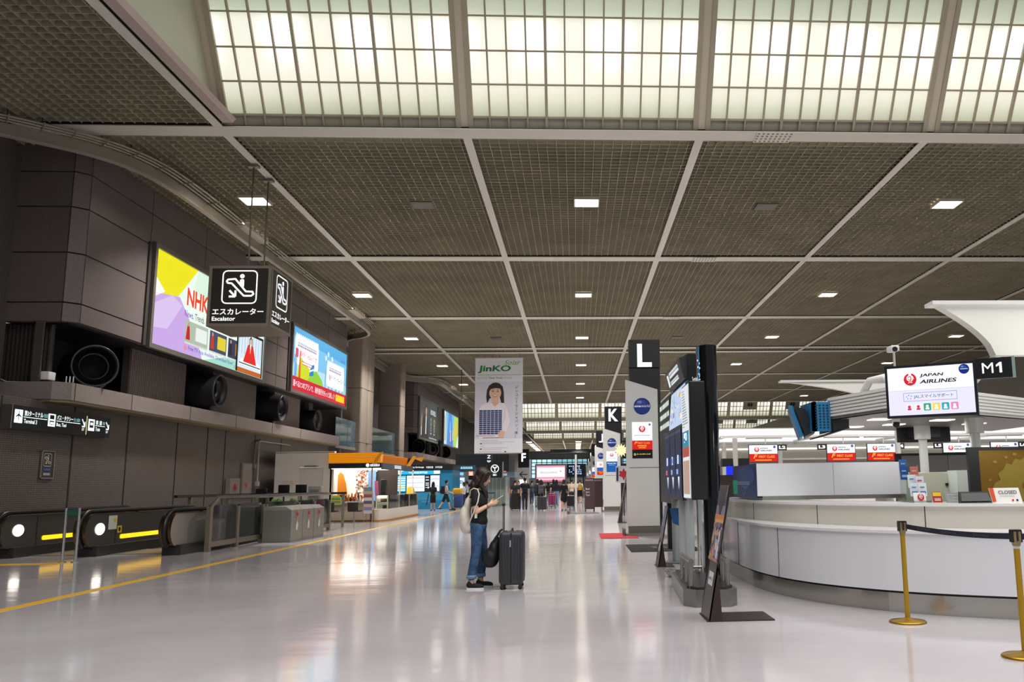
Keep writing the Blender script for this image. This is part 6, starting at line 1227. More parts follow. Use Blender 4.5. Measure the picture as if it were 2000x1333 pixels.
# ---- brass posts with a belt
brass = C('#b08a2c', .28, .75)
def stanchion(x, y, label, ring=False):
    t = T('queue_post', label, 'queue post', (x, y, 0), 'brass queue posts'); g = MB(); g.lathe([(.18, 0), (.182, .012), (.17, .022), (.06, .035), (.03, .05)], (x, y, 0), brass, 40); g.build('base', t)
    g = MB(); g.cyl((x, y, .03), (x, y, .88), .0245, m=C('#b78f22', .38, .45), n=20); g.build('pole', t)
    if ring: g = MB(); g.cyl((x, y, .84), (x, y, .862), .0255, m=C('#d8d6d0', .3)); g.build('collar', t)
    g = MB(); g.prism([(x - .03, y - .03, .9), (x - .018, y - .03, .86), (x + .018, y - .03, .86), (x + .03, y - .03, .9), (x + .032, y - .03, .98), (x - .032, y - .03, .98)], (0, .06, 0), C('#a3926a', .3, .7)); g.box(x - .036, x + .036, y - .034, y + .034, .975, .99, blk); g.box(x - .038, x - .032, y - .034, y + .034, .89, .98, blk); g.box(x + .032, x + .038, y - .034, y + .034, .89, .98, blk); g.box(x - .006, x + .006, y - .036, y - .028, .9, .975, blk); g.build('belt_head', t)
stanchion(3.27, 8.78, 'brass queue post with a black head, before the middle of the curved counter'); stanchion(3.53, 6.98, 'nearer brass queue post with a white collar', True)
stanchion(4.9, 6.2, 'brass queue post at the right end of the second belt')
def belt(a, b_, label):
    a = V(a); b_ = V(b_); g = MB(); n = 16; d = (b_ - a).normalized(); nv = MBN = C('#161d33', .6)
    P = [a.lerp(b_, i / n) - V((0, 0, .02 * 4 * (i / n) * (1 - i / n))) for i in range(n + 1)]
    vs_ = []; q = V((d.y, -d.x, 0)) * .0015
    for p in P: vs_ += [p - V((0, 0, .024)) - q, p + V((0, 0, .024)) - q, p + V((0, 0, .024)) + q, p - V((0, 0, .024)) + q]
    g.add(vs_, [(4 * i + j, 4 * i + 4 + j, 4 * i + 4 + (j + 1) % 4, 4 * i + (j + 1) % 4) for i in range(n) for j in range(4)], nv, False)
    for tpos in (.16, .42, .72):
        p = a.lerp(b_, tpos) - V((0, 0, .02 * 4 * tpos * (1 - tpos))); F = Fr(p, d, (0, 0, 1)); s = 1
        if F.N.y > 0: F = Fr(p, -d, (0, 0, 1))
        g.ring(F, -.03, 0, .014, .009, C('#6c6350', .5), .004, 12); g.text(F, 'JAL GLOBAL CLUB', .0, -.008, .2, .016, C('#6c6350', .5), .004)
    tag(g.build('queue_belt'), label, 'belt', 'queue belts')
belt((3.3, 8.74, .935), (3.5, 7.02, .935), 'dark navy belt stretched between the two brass queue posts'); belt((3.57, 6.95, .935), (4.86, 6.22, .935), 'dark navy belt leaving the nearer brass post to the right')
# ================================================================== PEOPLE AND LUGGAGE
DG = bpy.context.evaluated_depsgraph_get
def blob(parts, voxel, it=2):
    """closed limbs and masses grown together into one continuous skin; parts: ('c', p0, p1, r0, r1) or ('e', centre, (rx, ry, rz), rot)"""
    g = MB(); dm = dk
    for p in parts:
        if p[0] == 'c':
            _, a, b_, r0, r1 = p[:5]; a = V(a); b_ = V(b_)
            g.cyl(a, b_, r0, r1, 14, dm); g.ell(a, r0, r0, r0, dm, 12, 8); g.ell(b_, r1, r1, r1, dm, 12, 8)
        else: g.ell(p[1], *p[2], dm, 18, 12, p[3] if len(p) > 3 and p[3] else None)
    me = bpy.data.meshes.new('skin'); me.from_pydata(g.v, [], g.f); o = bpy.data.objects.new('skin', me); COL.objects.link(o)
    m = o.modifiers.new('r', 'REMESH'); m.mode = 'VOXEL'; m.voxel_size = voxel; m.use_smooth_shade = True
    m2 = o.modifiers.new('s', 'SMOOTH'); m2.iterations = it; m2.factor = .5
    r = bpy.data.meshes.new_from_object(o.evaluated_get(DG()))
    bpy.data.objects.remove(o); bpy.data.meshes.remove(me); return r
def place(me, name, parent, mats, kind=None):
    for m in mats: me.materials.append(m)
    me.polygons.foreach_set('use_smooth', [True] * len(me.polygons)); me.name = name
    o = bpy.data.objects.new(name, me); COL.objects.link(o)
    if parent: o.parent = parent
    return o
def segd(p, a, b_):
    d = b_ - a; t = max(0, min(1, (p - a).dot(d) / max(1e-9, d.length_squared))); return (p - a - d * t).length
SKIN = C('#d3a282', .5); SKIN2 = C('#c08c6a', .5); HAIR = C('#17100d', .35, bump=(120, .3)); HAIRB = C('#3a261b', .4)
def pol(o, ang, L, side=0.0):
    """a point L below o, swung forward by ang degrees (local forward is +x), side outward"""
    return V(o) + V((math.sin(R(ang)) * L * math.cos(R(side)), math.sin(R(side)) * L, -math.cos(R(ang)) * L * math.cos(R(side))))
def person(label, x, y, H=1.68, face=90, legs=((0, 0), (0, 0)), arms=((5, 10), (5, 10)), top='#1c1c20', bottom='#22242c', shoes='#1a1a1a', hair='short', hcol=None, leg='long', sleeve=.5, female=False, lean=0, voxel=.02, group=None, z=0):
    """legs/arms: (swing of upper limb, bend of lower limb) for left then right; local forward +x, left +y"""
    t = T('person', label, 'person', (x, y, z), group); t.rotation_euler = (0, 0, R(face)); k = H / 1.7
    mt, mb_, ms = C(top, .8), C(bottom, .8), C(shoes, .5); hc = C(hcol, .45) if hcol else HAIR
    pel = V((0, 0, .9)); nk = V((lean * .004, 0, 1.42)); B = []                     # bones with a material number: 0 skin 1 top 2 bottom 3 shoes
    sw = .165 if female else .19
    B += [('e', (lean * .001, 0, 1.02), (.10, .135 if female else .15, .16), None, 1), ('e', (lean * .003, 0, 1.24), (.115, .155 if female else .18, .18), None, 1), ('e', (0, 0, .9), (.115, .16, .13), None, 2 if leg != 'dress' else 1)]
    B += [('c', nk, nk + V((.015, 0, .1)), .055, .05, 0), ('e', nk + V((.03, 0, .19)), (.095, .078, .12), None, 0), ('e', nk + V((.12, 0, .17)), (.02, .015, .02), None, 0)]
    B += [('c', nk + V((0, -sw + .03, -.06)), nk + V((0, sw - .03, -.06)), .06, .06, 1)]
    for s, (sw_, bd), (aw, ab) in ((1, legs[0], arms[0]), (-1, legs[1], arms[1])):
        hp = V((0, s * .085, .88)); kn = pol(hp, sw_, .42); an = pol(kn, sw_ - bd, .41)
        cov = {'long': 1.0, 'short': .42, 'dress': .0, 'skirt': .3}[leg]
        th = 2
        if leg == 'dress': th = 0
        if leg in ('short', 'skirt'):
            mid = hp.lerp(kn, .85); B += [('c', hp, mid, .092, .088, 2), ('c', mid, kn, .066, .055, 0), ('c', kn, an, .052, .038, 0)]
        else: B += [('c', hp, kn, .09, .066, th), ('c', kn, an, .064, .05 if th == 2 else .038, th)]
        an.z = max(an.z, .07); B += [('c', an + V((-.04, 0, -.03)), an + V((.14, 0, -.035)), .04, .034, 3)]
        sh = nk + V((0, s * sw, -.07)); el = pol(sh, aw, .28, s * 7); wr = pol(el, aw + ab, .25, s * 2)
        m_ = sh.lerp(el, .62); B += [('c', sh, m_, .056, .052, 1), ('c', m_, el, .042, .038, 1 if sleeve > .7 else 0), ('c', el, wr, .038, .028, 1 if sleeve > .9 else 0)]
        hd = wr + (wr - el).normalized() * .09; B += [('c', wr, hd, .03, .022, 0)]
        for f_ in range(3): B.append(('c', hd + V((0, (f_ - 1) * .016, 0)), hd + (wr - el).normalized() * .06 + V((.01, (f_ - 1) * .018, 0)), .011, .009, 0))
        B.append(('c', wr + V((.015, 0, -.02)), wr + (wr - el).normalized() * .06 + V((.035, 0, 0)), .012, .01, 0))
    if leg == 'dress': B += [('c', (0, 0, .92), (0, 0, .62), .15, .2, 1)]
    if leg == 'skirt': B += [('c', (0, 0, .9), (0, 0, .62), .14, .19, 2)]
    S_ = lambda p: V(p) * k
    parts = [(('c', S_(b_[1]), S_(b_[2]), b_[3] * k, b_[4] * k) if b_[0] == 'c' else ('e', S_(b_[1]), tuple(q * k for q in b_[2]))) for b_ in B]
    me = blob(parts, voxel)
    idx = []
    bl_ = [((p[1], p[2], (p[3] + p[4]) / 2, b_[5]) if p[0] == 'c' else (p[1], p[1] + V((0, 0, .001)), sum(p[2]) / 3, b_[4])) for p, b_ in zip(parts, B)]
    for pl in me.polygons:
        c_ = pl.center; idx.append(min(bl_, key=lambda q: segd(c_, V(q[0]), V(q[1])) / q[2])[3])
    o = place(me, 'body', t, [SKIN, mt, mb_, ms]); me.polygons.foreach_set('material_index', idx)
    hd = nk + V((.03, 0, .19)); hp_ = [('e', S_(hd + V((-.018, 0, .025))), (.104 * k, .09 * k, .118 * k))]
    if hair == 'long': hp_ += [('e', S_(hd + V((-.075, 0, -.12))), (.055 * k, .1 * k, .2 * k)), ('e', S_(hd + V((-.01, .07, -.08))), (.06 * k, .03 * k, .14 * k)), ('e', S_(hd + V((-.01, -.07, -.08))), (.06 * k, .03 * k, .14 * k))]
    if hair == 'bob': hp_ += [('e', S_(hd + V((-.04, 0, -.06))), (.07 * k, .1 * k, .1 * k))]
    if hair == 'cap': hp_ += [('e', S_(hd + V((.06, 0, .05))), (.09 * k, .075 * k, .02 * k))]
    place(blob(hp_, voxel * .8), 'hair', t, [hc]); return t
def W2(x, y, face, lx, ly):
    a = R(face); return x + lx * math.cos(a) - ly * math.sin(a), y + lx * math.sin(a) + ly * math.cos(a)
def backpack(label, x, y, face, col, H=1.68, sz=1.0, strap=None):
    bx, by = W2(x, y, face, -.2, 0); k = H / 1.7; t = T('backpack', label, 'bag', (bx, by, .95 * k)); a = R(face); g = MB(); g.M = MX.Translation((bx, by, 0)) @ MX.Rotation(a, 4, 'Z'); c_ = C(col, .75, bump=(40, .2))
    g.rbox(-.1 * sz, .1, -.15 * sz, .15 * sz, (1.18 - .24 * sz) * k, (1.18 + .22 * sz) * k, c_, .06, 4); g.build('bag_body', t)
    g = MB(); g.M = MX.Translation((bx, by, 0)) @ MX.Rotation(a, 4, 'Z'); g.rbox(-.15 * sz, -.08 * sz, -.11 * sz, .11 * sz, (1.18 - .2 * sz) * k, (1.18 - .0 * sz) * k, c_, .03, 3); g.build('pocket', t)
    for s in (-1, 1): g = MB(); g.M = MX.Translation((bx, by, 0)) @ MX.Rotation(a, 4, 'Z'); g.tube([(.08, s * .1, 1.36 * k), (.2, s * .11, 1.44 * k), (.33, s * .12, 1.33 * k), (.33, s * .13, 1.15 * k), (.2, s * .16, 1.02 * k), (.08, s * .13, 1.0 * k)], .017, C(strap or col, .7), 6); g.build('strap', t)
    return t
def suitcase(label, x, y, face, col, w_=.45, h=.68, d=.28, handle=.35, group=None, ribs=True, loc_z=0):
    """upright wheeled case; w_ across, d fore-aft"""
    t = T('suitcase', label, 'suitcase', (x, y, loc_z), group); Mx = MX.Translation((x, y, loc_z)) @ MX.Rotation(R(face), 4, 'Z'); c_ = C(col, .42, bump=(25, .05))
    g = MB(); g.M = Mx; g.rbox(-d / 2, d / 2, -w_ / 2, w_ / 2, .06, h, c_, min(.06, d * .25), 4); g.build('shell', t)
    if ribs:
        g = MB(); g.M = Mx; g.box(-d / 2 - .004, d / 2 + .004, -.012, .012, .1, h - .05, C('#161618', .5)); g.box(-.01, .01, -w_ / 2 - .003, w_ / 2 + .003, .09, h - .02, C('#161618', .5)); g.build('zip_band', t)
    g = MB(); g.M = Mx
    if handle:
        for s in (-.09, .09): g.cyl((-d * .36, s, h - .03), (-d * .36, s, h + handle), .009, m=steel, n=8)
        g.rbox(-d * .36 - .015, -d * .36 + .015, -.11, .11, h + handle - .015, h + handle + .02, blk, .008, 2); g.build('pull_handle', t)
    g = MB(); g.M = Mx; g.tube([(-.0, -.09, h - .005), (0, -.08, h + .03), (0, .08, h + .03), (0, .09, h - .005)], .011, blk, 6); g.build('carry_grip', t)
    for sx in (-1, 1):
        for sy in (-1, 1):
            g = MB(); g.M = Mx; px, py = sx * (d / 2 - .045), sy * (w_ / 2 - .05); g.cyl((px, py - .014, .028), (px, py + .014, .028), .028, m=blk, n=14); g.box(px - .02, px + .02, py - .02, py + .02, .03, .075, C('#2b2b2e', .4)); g.build('wheel', t)
    return t
def trolley(label, x, y, face, group='luggage trolleys'):
    t = T('luggage_trolley', label, 'trolley', (x, y, 0), group); Mx = MX.Translation((x, y, 0)) @ MX.Rotation(R(face), 4, 'Z')
    g = MB(); g.M = Mx; g.tube([(-.35, -.25, .12), (.45, -.18, .12), (.45, .18, .12), (-.35, .25, .12)], .02, steel, 6); g.tube([(-.2, -.25, .14), (.3, -.2, .14)], .015, steel, 6)
    for s in (-.1, .0, .1): g.tube([(-.3, s, .15), (.45, s, .15)], .012, steel, 5)
    g.build('frame', t); g = MB(); g.M = Mx; g.tube([(-.33, -.25, .12), (-.42, -.26, 1.0), (-.42, .26, 1.0), (-.33, .25, .12)], .018, steel, 6); g.tube([(-.4, -.26, .8), (-.4, .26, .8)], .014, steel, 6); g.build('push_handle', t)
    g = MB(); g.M = Mx; g.tube([(-.4, -.22, .8), (-.1, -.2, .78), (-.1, .2, .78), (-.4, .22, .8)], .01, steel, 5); g.build('basket', t)
    for px, py in ((-.3, -.24), (-.3, .24), (.4, 0)): g = MB(); g.M = Mx; g.cyl((px, py - .02, .06), (px, py + .02, .06), .06, m=blk); g.build('wheel', t)
    return t
# ---- the woman with the phone
WX, WY = -1.40, 12.54
t = T('person', 'woman with long dark hair in a black T-shirt and jeans, looking at a phone', 'person', (WX, WY, 0))
rotH = MX.Rotation(R(24), 3, 'Y'); hc = V((.082, 0, 1.523))
H_ = lambda p: tuple(hc + rotH @ V(p))
sh_ = {-1: V((-.012, -.15, 1.295)), 1: V((-.005, .15, 1.295))}; el_ = {-1: V((.005, -.205, 1.045)), 1: V((.04, .2, 1.05))}; wr_ = {-1: V((.165, -.10, 1.135)), 1: V((.185, .085, 1.14))}
ph0 = V((.30, -.005, 1.225))                                    # phone centre
P = [('e', (.035, 0, 1.19), (.088, .135, .15)), ('e', (.03, 0, 1.02), (.08, .12, .13)), ('e', (.025, 0, .88), (.10, .15, .11)), ('c', (-.01, -.11, 1.30), (-.01, .11, 1.30), .05, .05), ('c', (-.005, 0, 1.32), (.045, 0, 1.43), .05, .045)]
# head: skull, jaw, chin, cheeks, nose, lips, brow
P += [('e', H_((-.012, 0, .022)), (.097, .077, .098), rotH), ('e', H_((.028, 0, -.045)), (.062, .058, .066), rotH), ('e', H_((.052, 0, -.085)), (.026, .026, .022), rotH), ('e', H_((.05, .03, -.02)), (.035, .03, .035), rotH), ('e', H_((.05, -.03, -.02)), (.035, .03, .035), rotH),
      ('c', H_((.082, 0, .012)), H_((.102, 0, -.024)), .010, .0135), ('e', H_((.086, 0, -.056)), (.012, .022, .007), rotH), ('e', H_((.083, 0, -.067)), (.011, .018, .006), rotH), ('e', H_((.066, 0, .035)), (.025, .05, .02), rotH)]
for s in (-1, 1):
    P += [('e', H_((-.005, s * .078, -.01)), (.018, .008, .03), rotH)]
    P += [('c', sh_[s], sh_[s].lerp(el_[s], .5), .042, .040), ('c', sh_[s].lerp(el_[s], .5), el_[s], .040, .035), ('c', el_[s], el_[s].lerp(wr_[s], .35), .035, .034), ('c', el_[s].lerp(wr_[s], .35), wr_[s], .034, .023)]
    d = (ph0 + V((0, s * .03, -.03)) - wr_[s]).normalized(); lat = V((0, -s, 0)); up = d.cross(V((0, 1, 0))).normalized()
    if up.z < 0: up = -up
    pm = wr_[s] + d * .045
    P += [('e', tuple(pm), (.045, .018, .034), MX((d, V((0, 1, 0)), up)).transposed())]
    P += [('c', wr_[s], pm, .022, .024)]
    for f_ in range(4):                                          # fingers wrap the far or near edge of the phone
        k0 = wr_[s] + d * .082 + up * (.024 - f_ * .0165); L1 = (.036, .04, .038, .03)[f_]
        k1 = k0 + d * L1 + V((0, s * .006, 0)); k2 = k1 + d * L1 * .55 - V((0, s * .022, 0)) ; k3 = k2 - V((0, s * .018, 0)) + d * .002
        P += [('c', k0, k1, .0088, .0082), ('c', k1, k2, .0082, .0075), ('c', k2, k3, .0075, .0066)]
    t0 = wr_[s] + d * .03 + up * .022 - V((0, s * .008, 0)); t1 = t0 + d * .035 + up * .02 - V((0, s * .008, 0)); t2 = t1 + d * .03 + up * .004 - V((0, s * .012, 0)); P += [('c', t0, t1, .0105, .0095), ('c', t1, t2, .0095, .0078)]
hip = {-1: V((.015, -.08, .86)), 1: V((.035, .08, .86))}; kne = {-1: V((.0, -.10, .47)), 1: V((.075, .11, .47))}; ank = {-1: V((-.055, -.115, .10)), 1: V((.045, .15, .10))}
for s in (-1, 1):
    P += [('c', hip[s], kne[s], .075, .055), ('c', kne[s], ank[s], .05, .034), ('c', ank[s], ank[s] + V((.0, 0, -.04)), .034, .036), ('c', ank[s] + V((-.015, 0, -.045)), ank[s] + V((.12, 0, -.055)), .024, .02)]
place(blob(P, .0058, 2), 'body', t, [C('#d9ab8e', .45, mott=(8, .05))])
# T-shirt, jeans, shoes, hair
P = [('e', (.037, 0, 1.19), (.107, .152, .155)), ('e', (.033, 0, 1.03), (.107, .142, .14)), ('e', (.03, 0, .92), (.118, .158, .12)), ('c', (-.006, -.115, 1.295), (-.006, .115, 1.295), .058, .058), ('e', (.0, 0, 1.315), (.06, .07, .045)), ('e', (.085, -.055, 1.2), (.055, .055, .06)), ('e', (.085, .055, 1.2), (.055, .055, .06))]
for s in (-1, 1): P += [('c', sh_[s], sh_[s].lerp(el_[s], .5), .058, .062)]
me = blob(P, .009, 3); 
for v in me.vertices:
    if v.co.z < .822: v.co.z = .822 + (v.co.z - .822) * .08
place(me, 't_shirt', t, [C('#0f0f12', .85, bump=(14, .35))])
P = [('e', (.026, 0, .85), (.113, .152, .10)), ('e', (-.02, -.06, .83), (.09, .075, .09)), ('e', (-.02, .06, .83), (.09, .075, .09))]
for s in (-1, 1):
    a_ = ank[s] + V((0, 0, .075)); P += [('c', hip[s] + V((-.008, 0, -.03)), hip[s].lerp(kne[s], .5), .092, .08), ('c', hip[s].lerp(kne[s], .5), kne[s], .08, .068), ('c', kne[s], a_, .068, .06)]
dn, nt, b = nodemat('washed_denim'); tc = N(nt, 'ShaderNodeTexCoord'); n1 = N(nt, 'ShaderNodeTexNoise', i_Scale=9.0, i_Detail=4.0); nt.links.new(tc.outputs['Object'], n1.inputs['Vector']); cr = N(nt, 'ShaderNodeValToRGB'); cr.color_ramp.elements[0].color = lin('#20385a'); cr.color_ramp.elements[1].color = lin('#43668c'); cr.color_ramp.elements[0].position = .35; cr.color_ramp.elements[1].position = .7
nt.links.new(n1.outputs['Fac'], cr.inputs[0]); nt.links.new(cr.outputs[0], b.inputs['Base Color']); b.inputs['Roughness'].default_value = .85; n2 = N(nt, 'ShaderNodeTexNoise', i_Scale=22.0); nt.links.new(tc.outputs['Object'], n2.inputs['Vector']); bp = N(nt, 'ShaderNodeBump', i_Strength=.35, i_Distance=.02); nt.links.new(n2.outputs['Fac'], bp.inputs['Height']); nt.links.new(bp.outputs['Normal'], b.inputs['Normal'])
o = place(blob(P, .01, 3), 'jeans', t, [dn])
for s in (-1, 1):
    g = MB(); a_ = ank[s] + V((0, 0, .07)); g.lathe([(.056, -.022), (.068, -.024), (.07, .018), (.066, .022), (.058, .02)], a_, C('#6f8fae', .8), 24); g.v = [p + V((WX, WY, 0)) for p in g.v]; g.build('trouser_cuff', t)
    f0 = ank[s]; P = [('e', (f0.x - .015, f0.y, .062), (.055, .042, .045)), ('e', (f0.x + .07, f0.y - .0, .045), (.10, .044, .034)), ('e', (f0.x + .12, f0.y, .036), (.055, .04, .026)), ('c', (f0.x - .01, f0.y, .07), (f0.x - .015, f0.y, .078), .043, .041)]
    me = blob(P, .007, 2)
    for v in me.vertices: v.co.z = max(v.co.z, .012)
    sh = place(me, 'shoe', t, [C('#15171d', .8, bump=(60, .2))])
    g = MB(); out = [(f0.x - .078 + .026, f0.y - .03), (f0.x - .07, f0.y), (f0.x - .052, f0.y + .03), (f0.x + .05, f0.y + .045), (f0.x + .13, f0.y + .04), (f0.x + .172, f0.y + .015), (f0.x + .172, f0.y - .015), (f0.x + .13, f0.y - .04), (f0.x + .05, f0.y - .045)]
    g.prism([(a + WX, b_ + WY, 0) for a, b_ in out], (0, 0, .022), C('#e4e4e2', .5)); so = g.build('sole', t); so.parent = sh
    g = MB(); g.lathe([(.037, .112), (.039, .118), (.037, .124)], (f0.x - .012 + WX, f0.y + WY, 0), C('#93a44a', .6), 20, None, False); li = g.build('lining', t); li.parent = sh
    g = MB()
    for i in range(4): g.tube([(f0.x + .03 + i * .022 + WX, f0.y - .03 + WY, .074 - i * .006), (f0.x + .04 + i * .022 + WX, f0.y + WY, .088 - i * .008), (f0.x + .03 + i * .022 + WX, f0.y + .03 + WY, .074 - i * .006)], .004, C('#2b2f3a', .6), 5)
    la = g.build('shoe_lace', t); la.parent = sh
P = [('e', H_((-.03, 0, .034)), (.105, .092, .105), rotH), ('e', (-.0, 0, 1.47), (.075, .092, .12)), ('e', (-.055, 0, 1.40), (.05, .095, .10)), ('e', (-.08, 0, 1.33), (.034, .088, .09)), ('e', (-.095, 0, 1.27), (.022, .07, .06))]
for s in (-1, 1): P += [('c', H_((.015, s * .078, .05)), (.055, s * .084, 1.42), .03, .034), ('c', (.055, s * .084, 1.42), (.105, s * .078, 1.33), .034, .03), ('c', (.105, s * .078, 1.33), (.135, s * .075, 1.235), .032, .014), ('e', H_((.045, s * .045, .085)), (.05, .035, .035), rotH), ('c', H_((.06, s * .055, .06)), H_((.052, s * .072, -.03)), .018, .022)]
hm, nt, b = nodemat('dark_hair'); tc = N(nt, 'ShaderNodeTexCoord'); mp = N(nt, 'ShaderNodeMapping'); mp.inputs['Scale'].default_value = (90, 90, 3); nt.links.new(tc.outputs['Object'], mp.inputs[0]); n1 = N(nt, 'ShaderNodeTexNoise', i_Scale=1.0, i_Detail=2.0); nt.links.new(mp.outputs[0], n1.inputs['Vector']); cr = N(nt, 'ShaderNodeValToRGB'); cr.color_ramp.elements[0].color = lin('#120c0b'); cr.color_ramp.elements[1].color = lin('#34231c'); nt.links.new(n1.outputs['Fac'], cr.inputs[0]); nt.links.new(cr.outputs[0], b.inputs['Base Color']); b.inputs['Roughness'].default_value = .38; bp = N(nt, 'ShaderNodeBump', i_Strength=.5, i_Distance=.01); nt.links.new(n1.outputs['Fac'], bp.inputs['Height']); nt.links.new(bp.outputs['Normal'], b.inputs['Normal'])
place(blob(P, .008, 3), 'hair', t, [hm])
for s in (-1, 1):
    g = MB(); c_ = hc + rotH @ V((.081, s * .031, .004)); g.ell(c_ + V((WX, WY, 0)), .008, .013, .007, C('#1a1210', .25), 10, 7); g.build('eye', t)
    g = MB(); g.tube([hc + V((WX, WY, 0)) + rotH @ V(p) for p in ((.088, s * .014, .024), (.086, s * .032, .029), (.074, s * .046, .024))], [.002, .0035, .002], C('#2a1c17', .6), 5); g.build('eyebrow', t)
g = MB(); g.tube([hc + V((WX, WY, 0)) + rotH @ V(p) for p in ((.089, -.02, -.061), (.0985, 0, -.0605), (.089, .02, -.061))], [.002, .0045, .002], C('#b0605c', .4), 6); g.build('lips', t)
g = MB(); w0 = wr_[-1]; a_ = (wr_[-1] - el_[-1]).normalized(); g.lathe([(.0255, -.006), (.029, 0), (.0255, .006)], w0 - a_ * .025 + V((WX, WY, 0)), C('#1b1b1d', .5), 18, a_); g.build('wristband', t)
# phone, drawstring bag
t = T('phone', 'white phone held in both hands by the standing woman', 'phone', (WX + ph0.x, WY + ph0.y, ph0.z)); pr = MX.Translation((WX + ph0.x, WY + ph0.y, ph0.z)) @ MX.Rotation(R(-32), 4, 'Y')
g = MB(); g.M = pr; g.rbox(-.072, .072, -.036, .036, -.004, .004, C('#e3e2e0', .3), .0035, 2); g.build('case', t); g = MB(); g.M = pr; g.box(-.066, .066, -.032, .032, .0041, .0048, E('#c9d6e2', .7)); g.build('screen', t)
t = T('drawstring_bag', 'cream drawstring bag worn on the back of the woman with the phone', 'bag', (WX - .14, WY, .75)); crm = C('#ddd6c6', .85, bump=(9, .5))
P = [('e', (-.155, 0, .9), (.085, .15, .16)), ('e', (-.165, -.0, .97), (.082, .145, .17)), ('e', (-.13, 0, 1.13), (.05, .10, .12)), ('e', (-.105, 0, 1.22), (.035, .06, .07)), ('e', (-.115, -.03, .82), (.07, .11, .075))]
rm = MX.Rotation(R(9), 3, 'Y')
me = blob(P, .01, 14); o = place(me, 'bag_body', None, [crm]); o.parent = t; me.transform(MX.Translation((.14, 0, -.75)))
for s in (-1, 1):
    g = MB(); pp = [(-.1, s * .05, 1.25), (-.075, s * .11, 1.33), (-.035, s * .125, 1.375), (.03, s * .128, 1.36), (.062, s * .135, 1.28), (.045, s * .21 if s < 0 else s * .2, 1.2), (-.02, s * .235, 1.08), (-.06, s * .2, .98), (-.11, s * .14, .86)]
    if s < 0: pp = [(-.1, -.05, 1.25), (-.08, -.13, 1.345), (-.035, -.15, 1.37), (.02, -.165, 1.355), (.045, -.19, 1.29), (.035, -.24, 1.19), (.0, -.25, 1.1), (-.04, -.22, 1.0), (-.11, -.15, .85)]
    g.tube([V(p) + V((WX, WY, 0)) for p in pp], .009, crm, 6); g.build('strap', t)
g = MB(); g.prism([(WX - .01, WY - .225, .96), (WX + .025, WY - .225, .965), (WX + .025, WY - .225, 1.1), (WX - .01, WY - .225, 1.1)], (0, .006, 0), crm); g.build('strap_tab', t)
# big suitcase and black bag
t = suitcase('large dark grey hard suitcase standing beside the woman with the phone', -.905, 12.5, 0, '#33353a', .48, .775, .335, .36)
sg = [c for c in t.children if c.name.startswith('shell')][0]
g = MB(); 
for dx in (-.13, -.09, -.05, .05, .09, .13): g.box(-.905 + dx - .006, -.905 + dx + .006, 12.255, 12.262, .14, .70, C('#2a2c30', .45))
g.build('ridge', t); g = MB(); g.box(-.925, -.905, 12.252, 12.259, .57, .66, C('#b9bbbd', .3, .8)); g.build('badge', t)
for s in (-.95, -.86): g = MB(); g.rbox(s - .02, s + .02, 12.36, 12.40, .765, .785, C('#8d8f92', .3, .8), .005, 2); g.build('latch', t)
t = T('duffel_bag', 'soft black bag hanging from the handle side of the large suitcase', 'bag', (WX + .24, 12.47, .28))
P = [('e', (.21, 0, .42), (.11, .14, .14)), ('e', (.17, 0, .40), (.10, .13, .12)), ('e', (.25, 0, .5), (.08, .12, .16)), ('e', (.28, 0, .6), (.05, .08, .12))]
me = blob(P, .01, 14); me.transform(MX.Translation((-.24, 0, -.28))); o = place(me, 'bag_body', None, [C('#121216', .6, bump=(12, .4))]); o.parent = t
for s in (-1, 1):
    g = MB(); g.tube([V((WX, 12.47, 0)) + V(p) for p in ((.24, s * .07, .6), (.28, s * .06, .70), (.33, s * .05, .78), (.365, s * .04, .80))], .014, C('#121216', .6), 6); g.build('handle', t)
# ---- travellers in the hall
person('woman in black shorts seen from behind at the currency exchange', -8.56, 53.19, 1.66, 85, ((0, 4), (3, 0)), ((10, 40), (15, 50)), '#141318', '#16181f', '#3a2d2a', 'long', leg='short', female=True)
g = MB(); g.tube([(-8.80, 53.1, .98), (-8.85, 53.05, .6), (-8.92, 53.0, .32)], .03, C('#16213a', .6), 6); tag(g.build('umbrella'), 'folded navy umbrella hanging beside the woman in black shorts', 'umbrella')
person('man in a white shirt and dark shorts stepping toward the booths', -7.72, 52.68, 1.75, 20, ((-22, 12), (20, 6)), ((20, 60), (15, 50)), '#d5cdd2', '#1d2026', '#22201f', 'short', leg='short')
backpack('black backpack on the man in a white shirt by the blue booth', -7.72, 52.68, 20, '#15161c', 1.75)
trolley('luggage trolley loaded with a yellow bag in front of the booths', -7.05, 53.3, 20)
g = MB(); g.rbox(-7.4, -6.85, 53.1, 53.5, .92, 1.3, C('#d3a91e', .7, bump=(8, .5)), .12, 4); tag(g.build('travel_bag'), 'soft yellow bag on top of the luggage trolley by the booths', 'bag')
g = MB(); g.rbox(-7.35, -6.8, 53.1, 53.5, .17, .95, C('#2b4a86', .6), .06, 3); tag(g.build('travel_bag'), 'blue case under the yellow bag on the luggage trolley', 'suitcase')
person('woman in a pale top and navy trousers behind the trolley', -6.95, 54.9, 1.62, 200, ((8, 6), (-8, 4)), ((10, 50), (5, 30)), '#d3d0da', '#242c4c', '#8a8f9c', 'bob', female=True)
person('man in a white shirt and dark shorts bending over his phone', -7.5, 61.0, 1.7, 190, ((0, 0), (4, 2)), ((30, 70), (30, 70)), '#dfe5ee', '#191b20', '#6b2a2c', 'short', leg='short', lean=8)
person('person in a pink top and beige trousers near the orange counter', -6.2, 75.0, 1.45, 60, ((6, 4), (-6, 6)), ((0, 10), (5, 10)), '#d08aa6', '#b9a184', '#5a4038', 'bob', female=True)
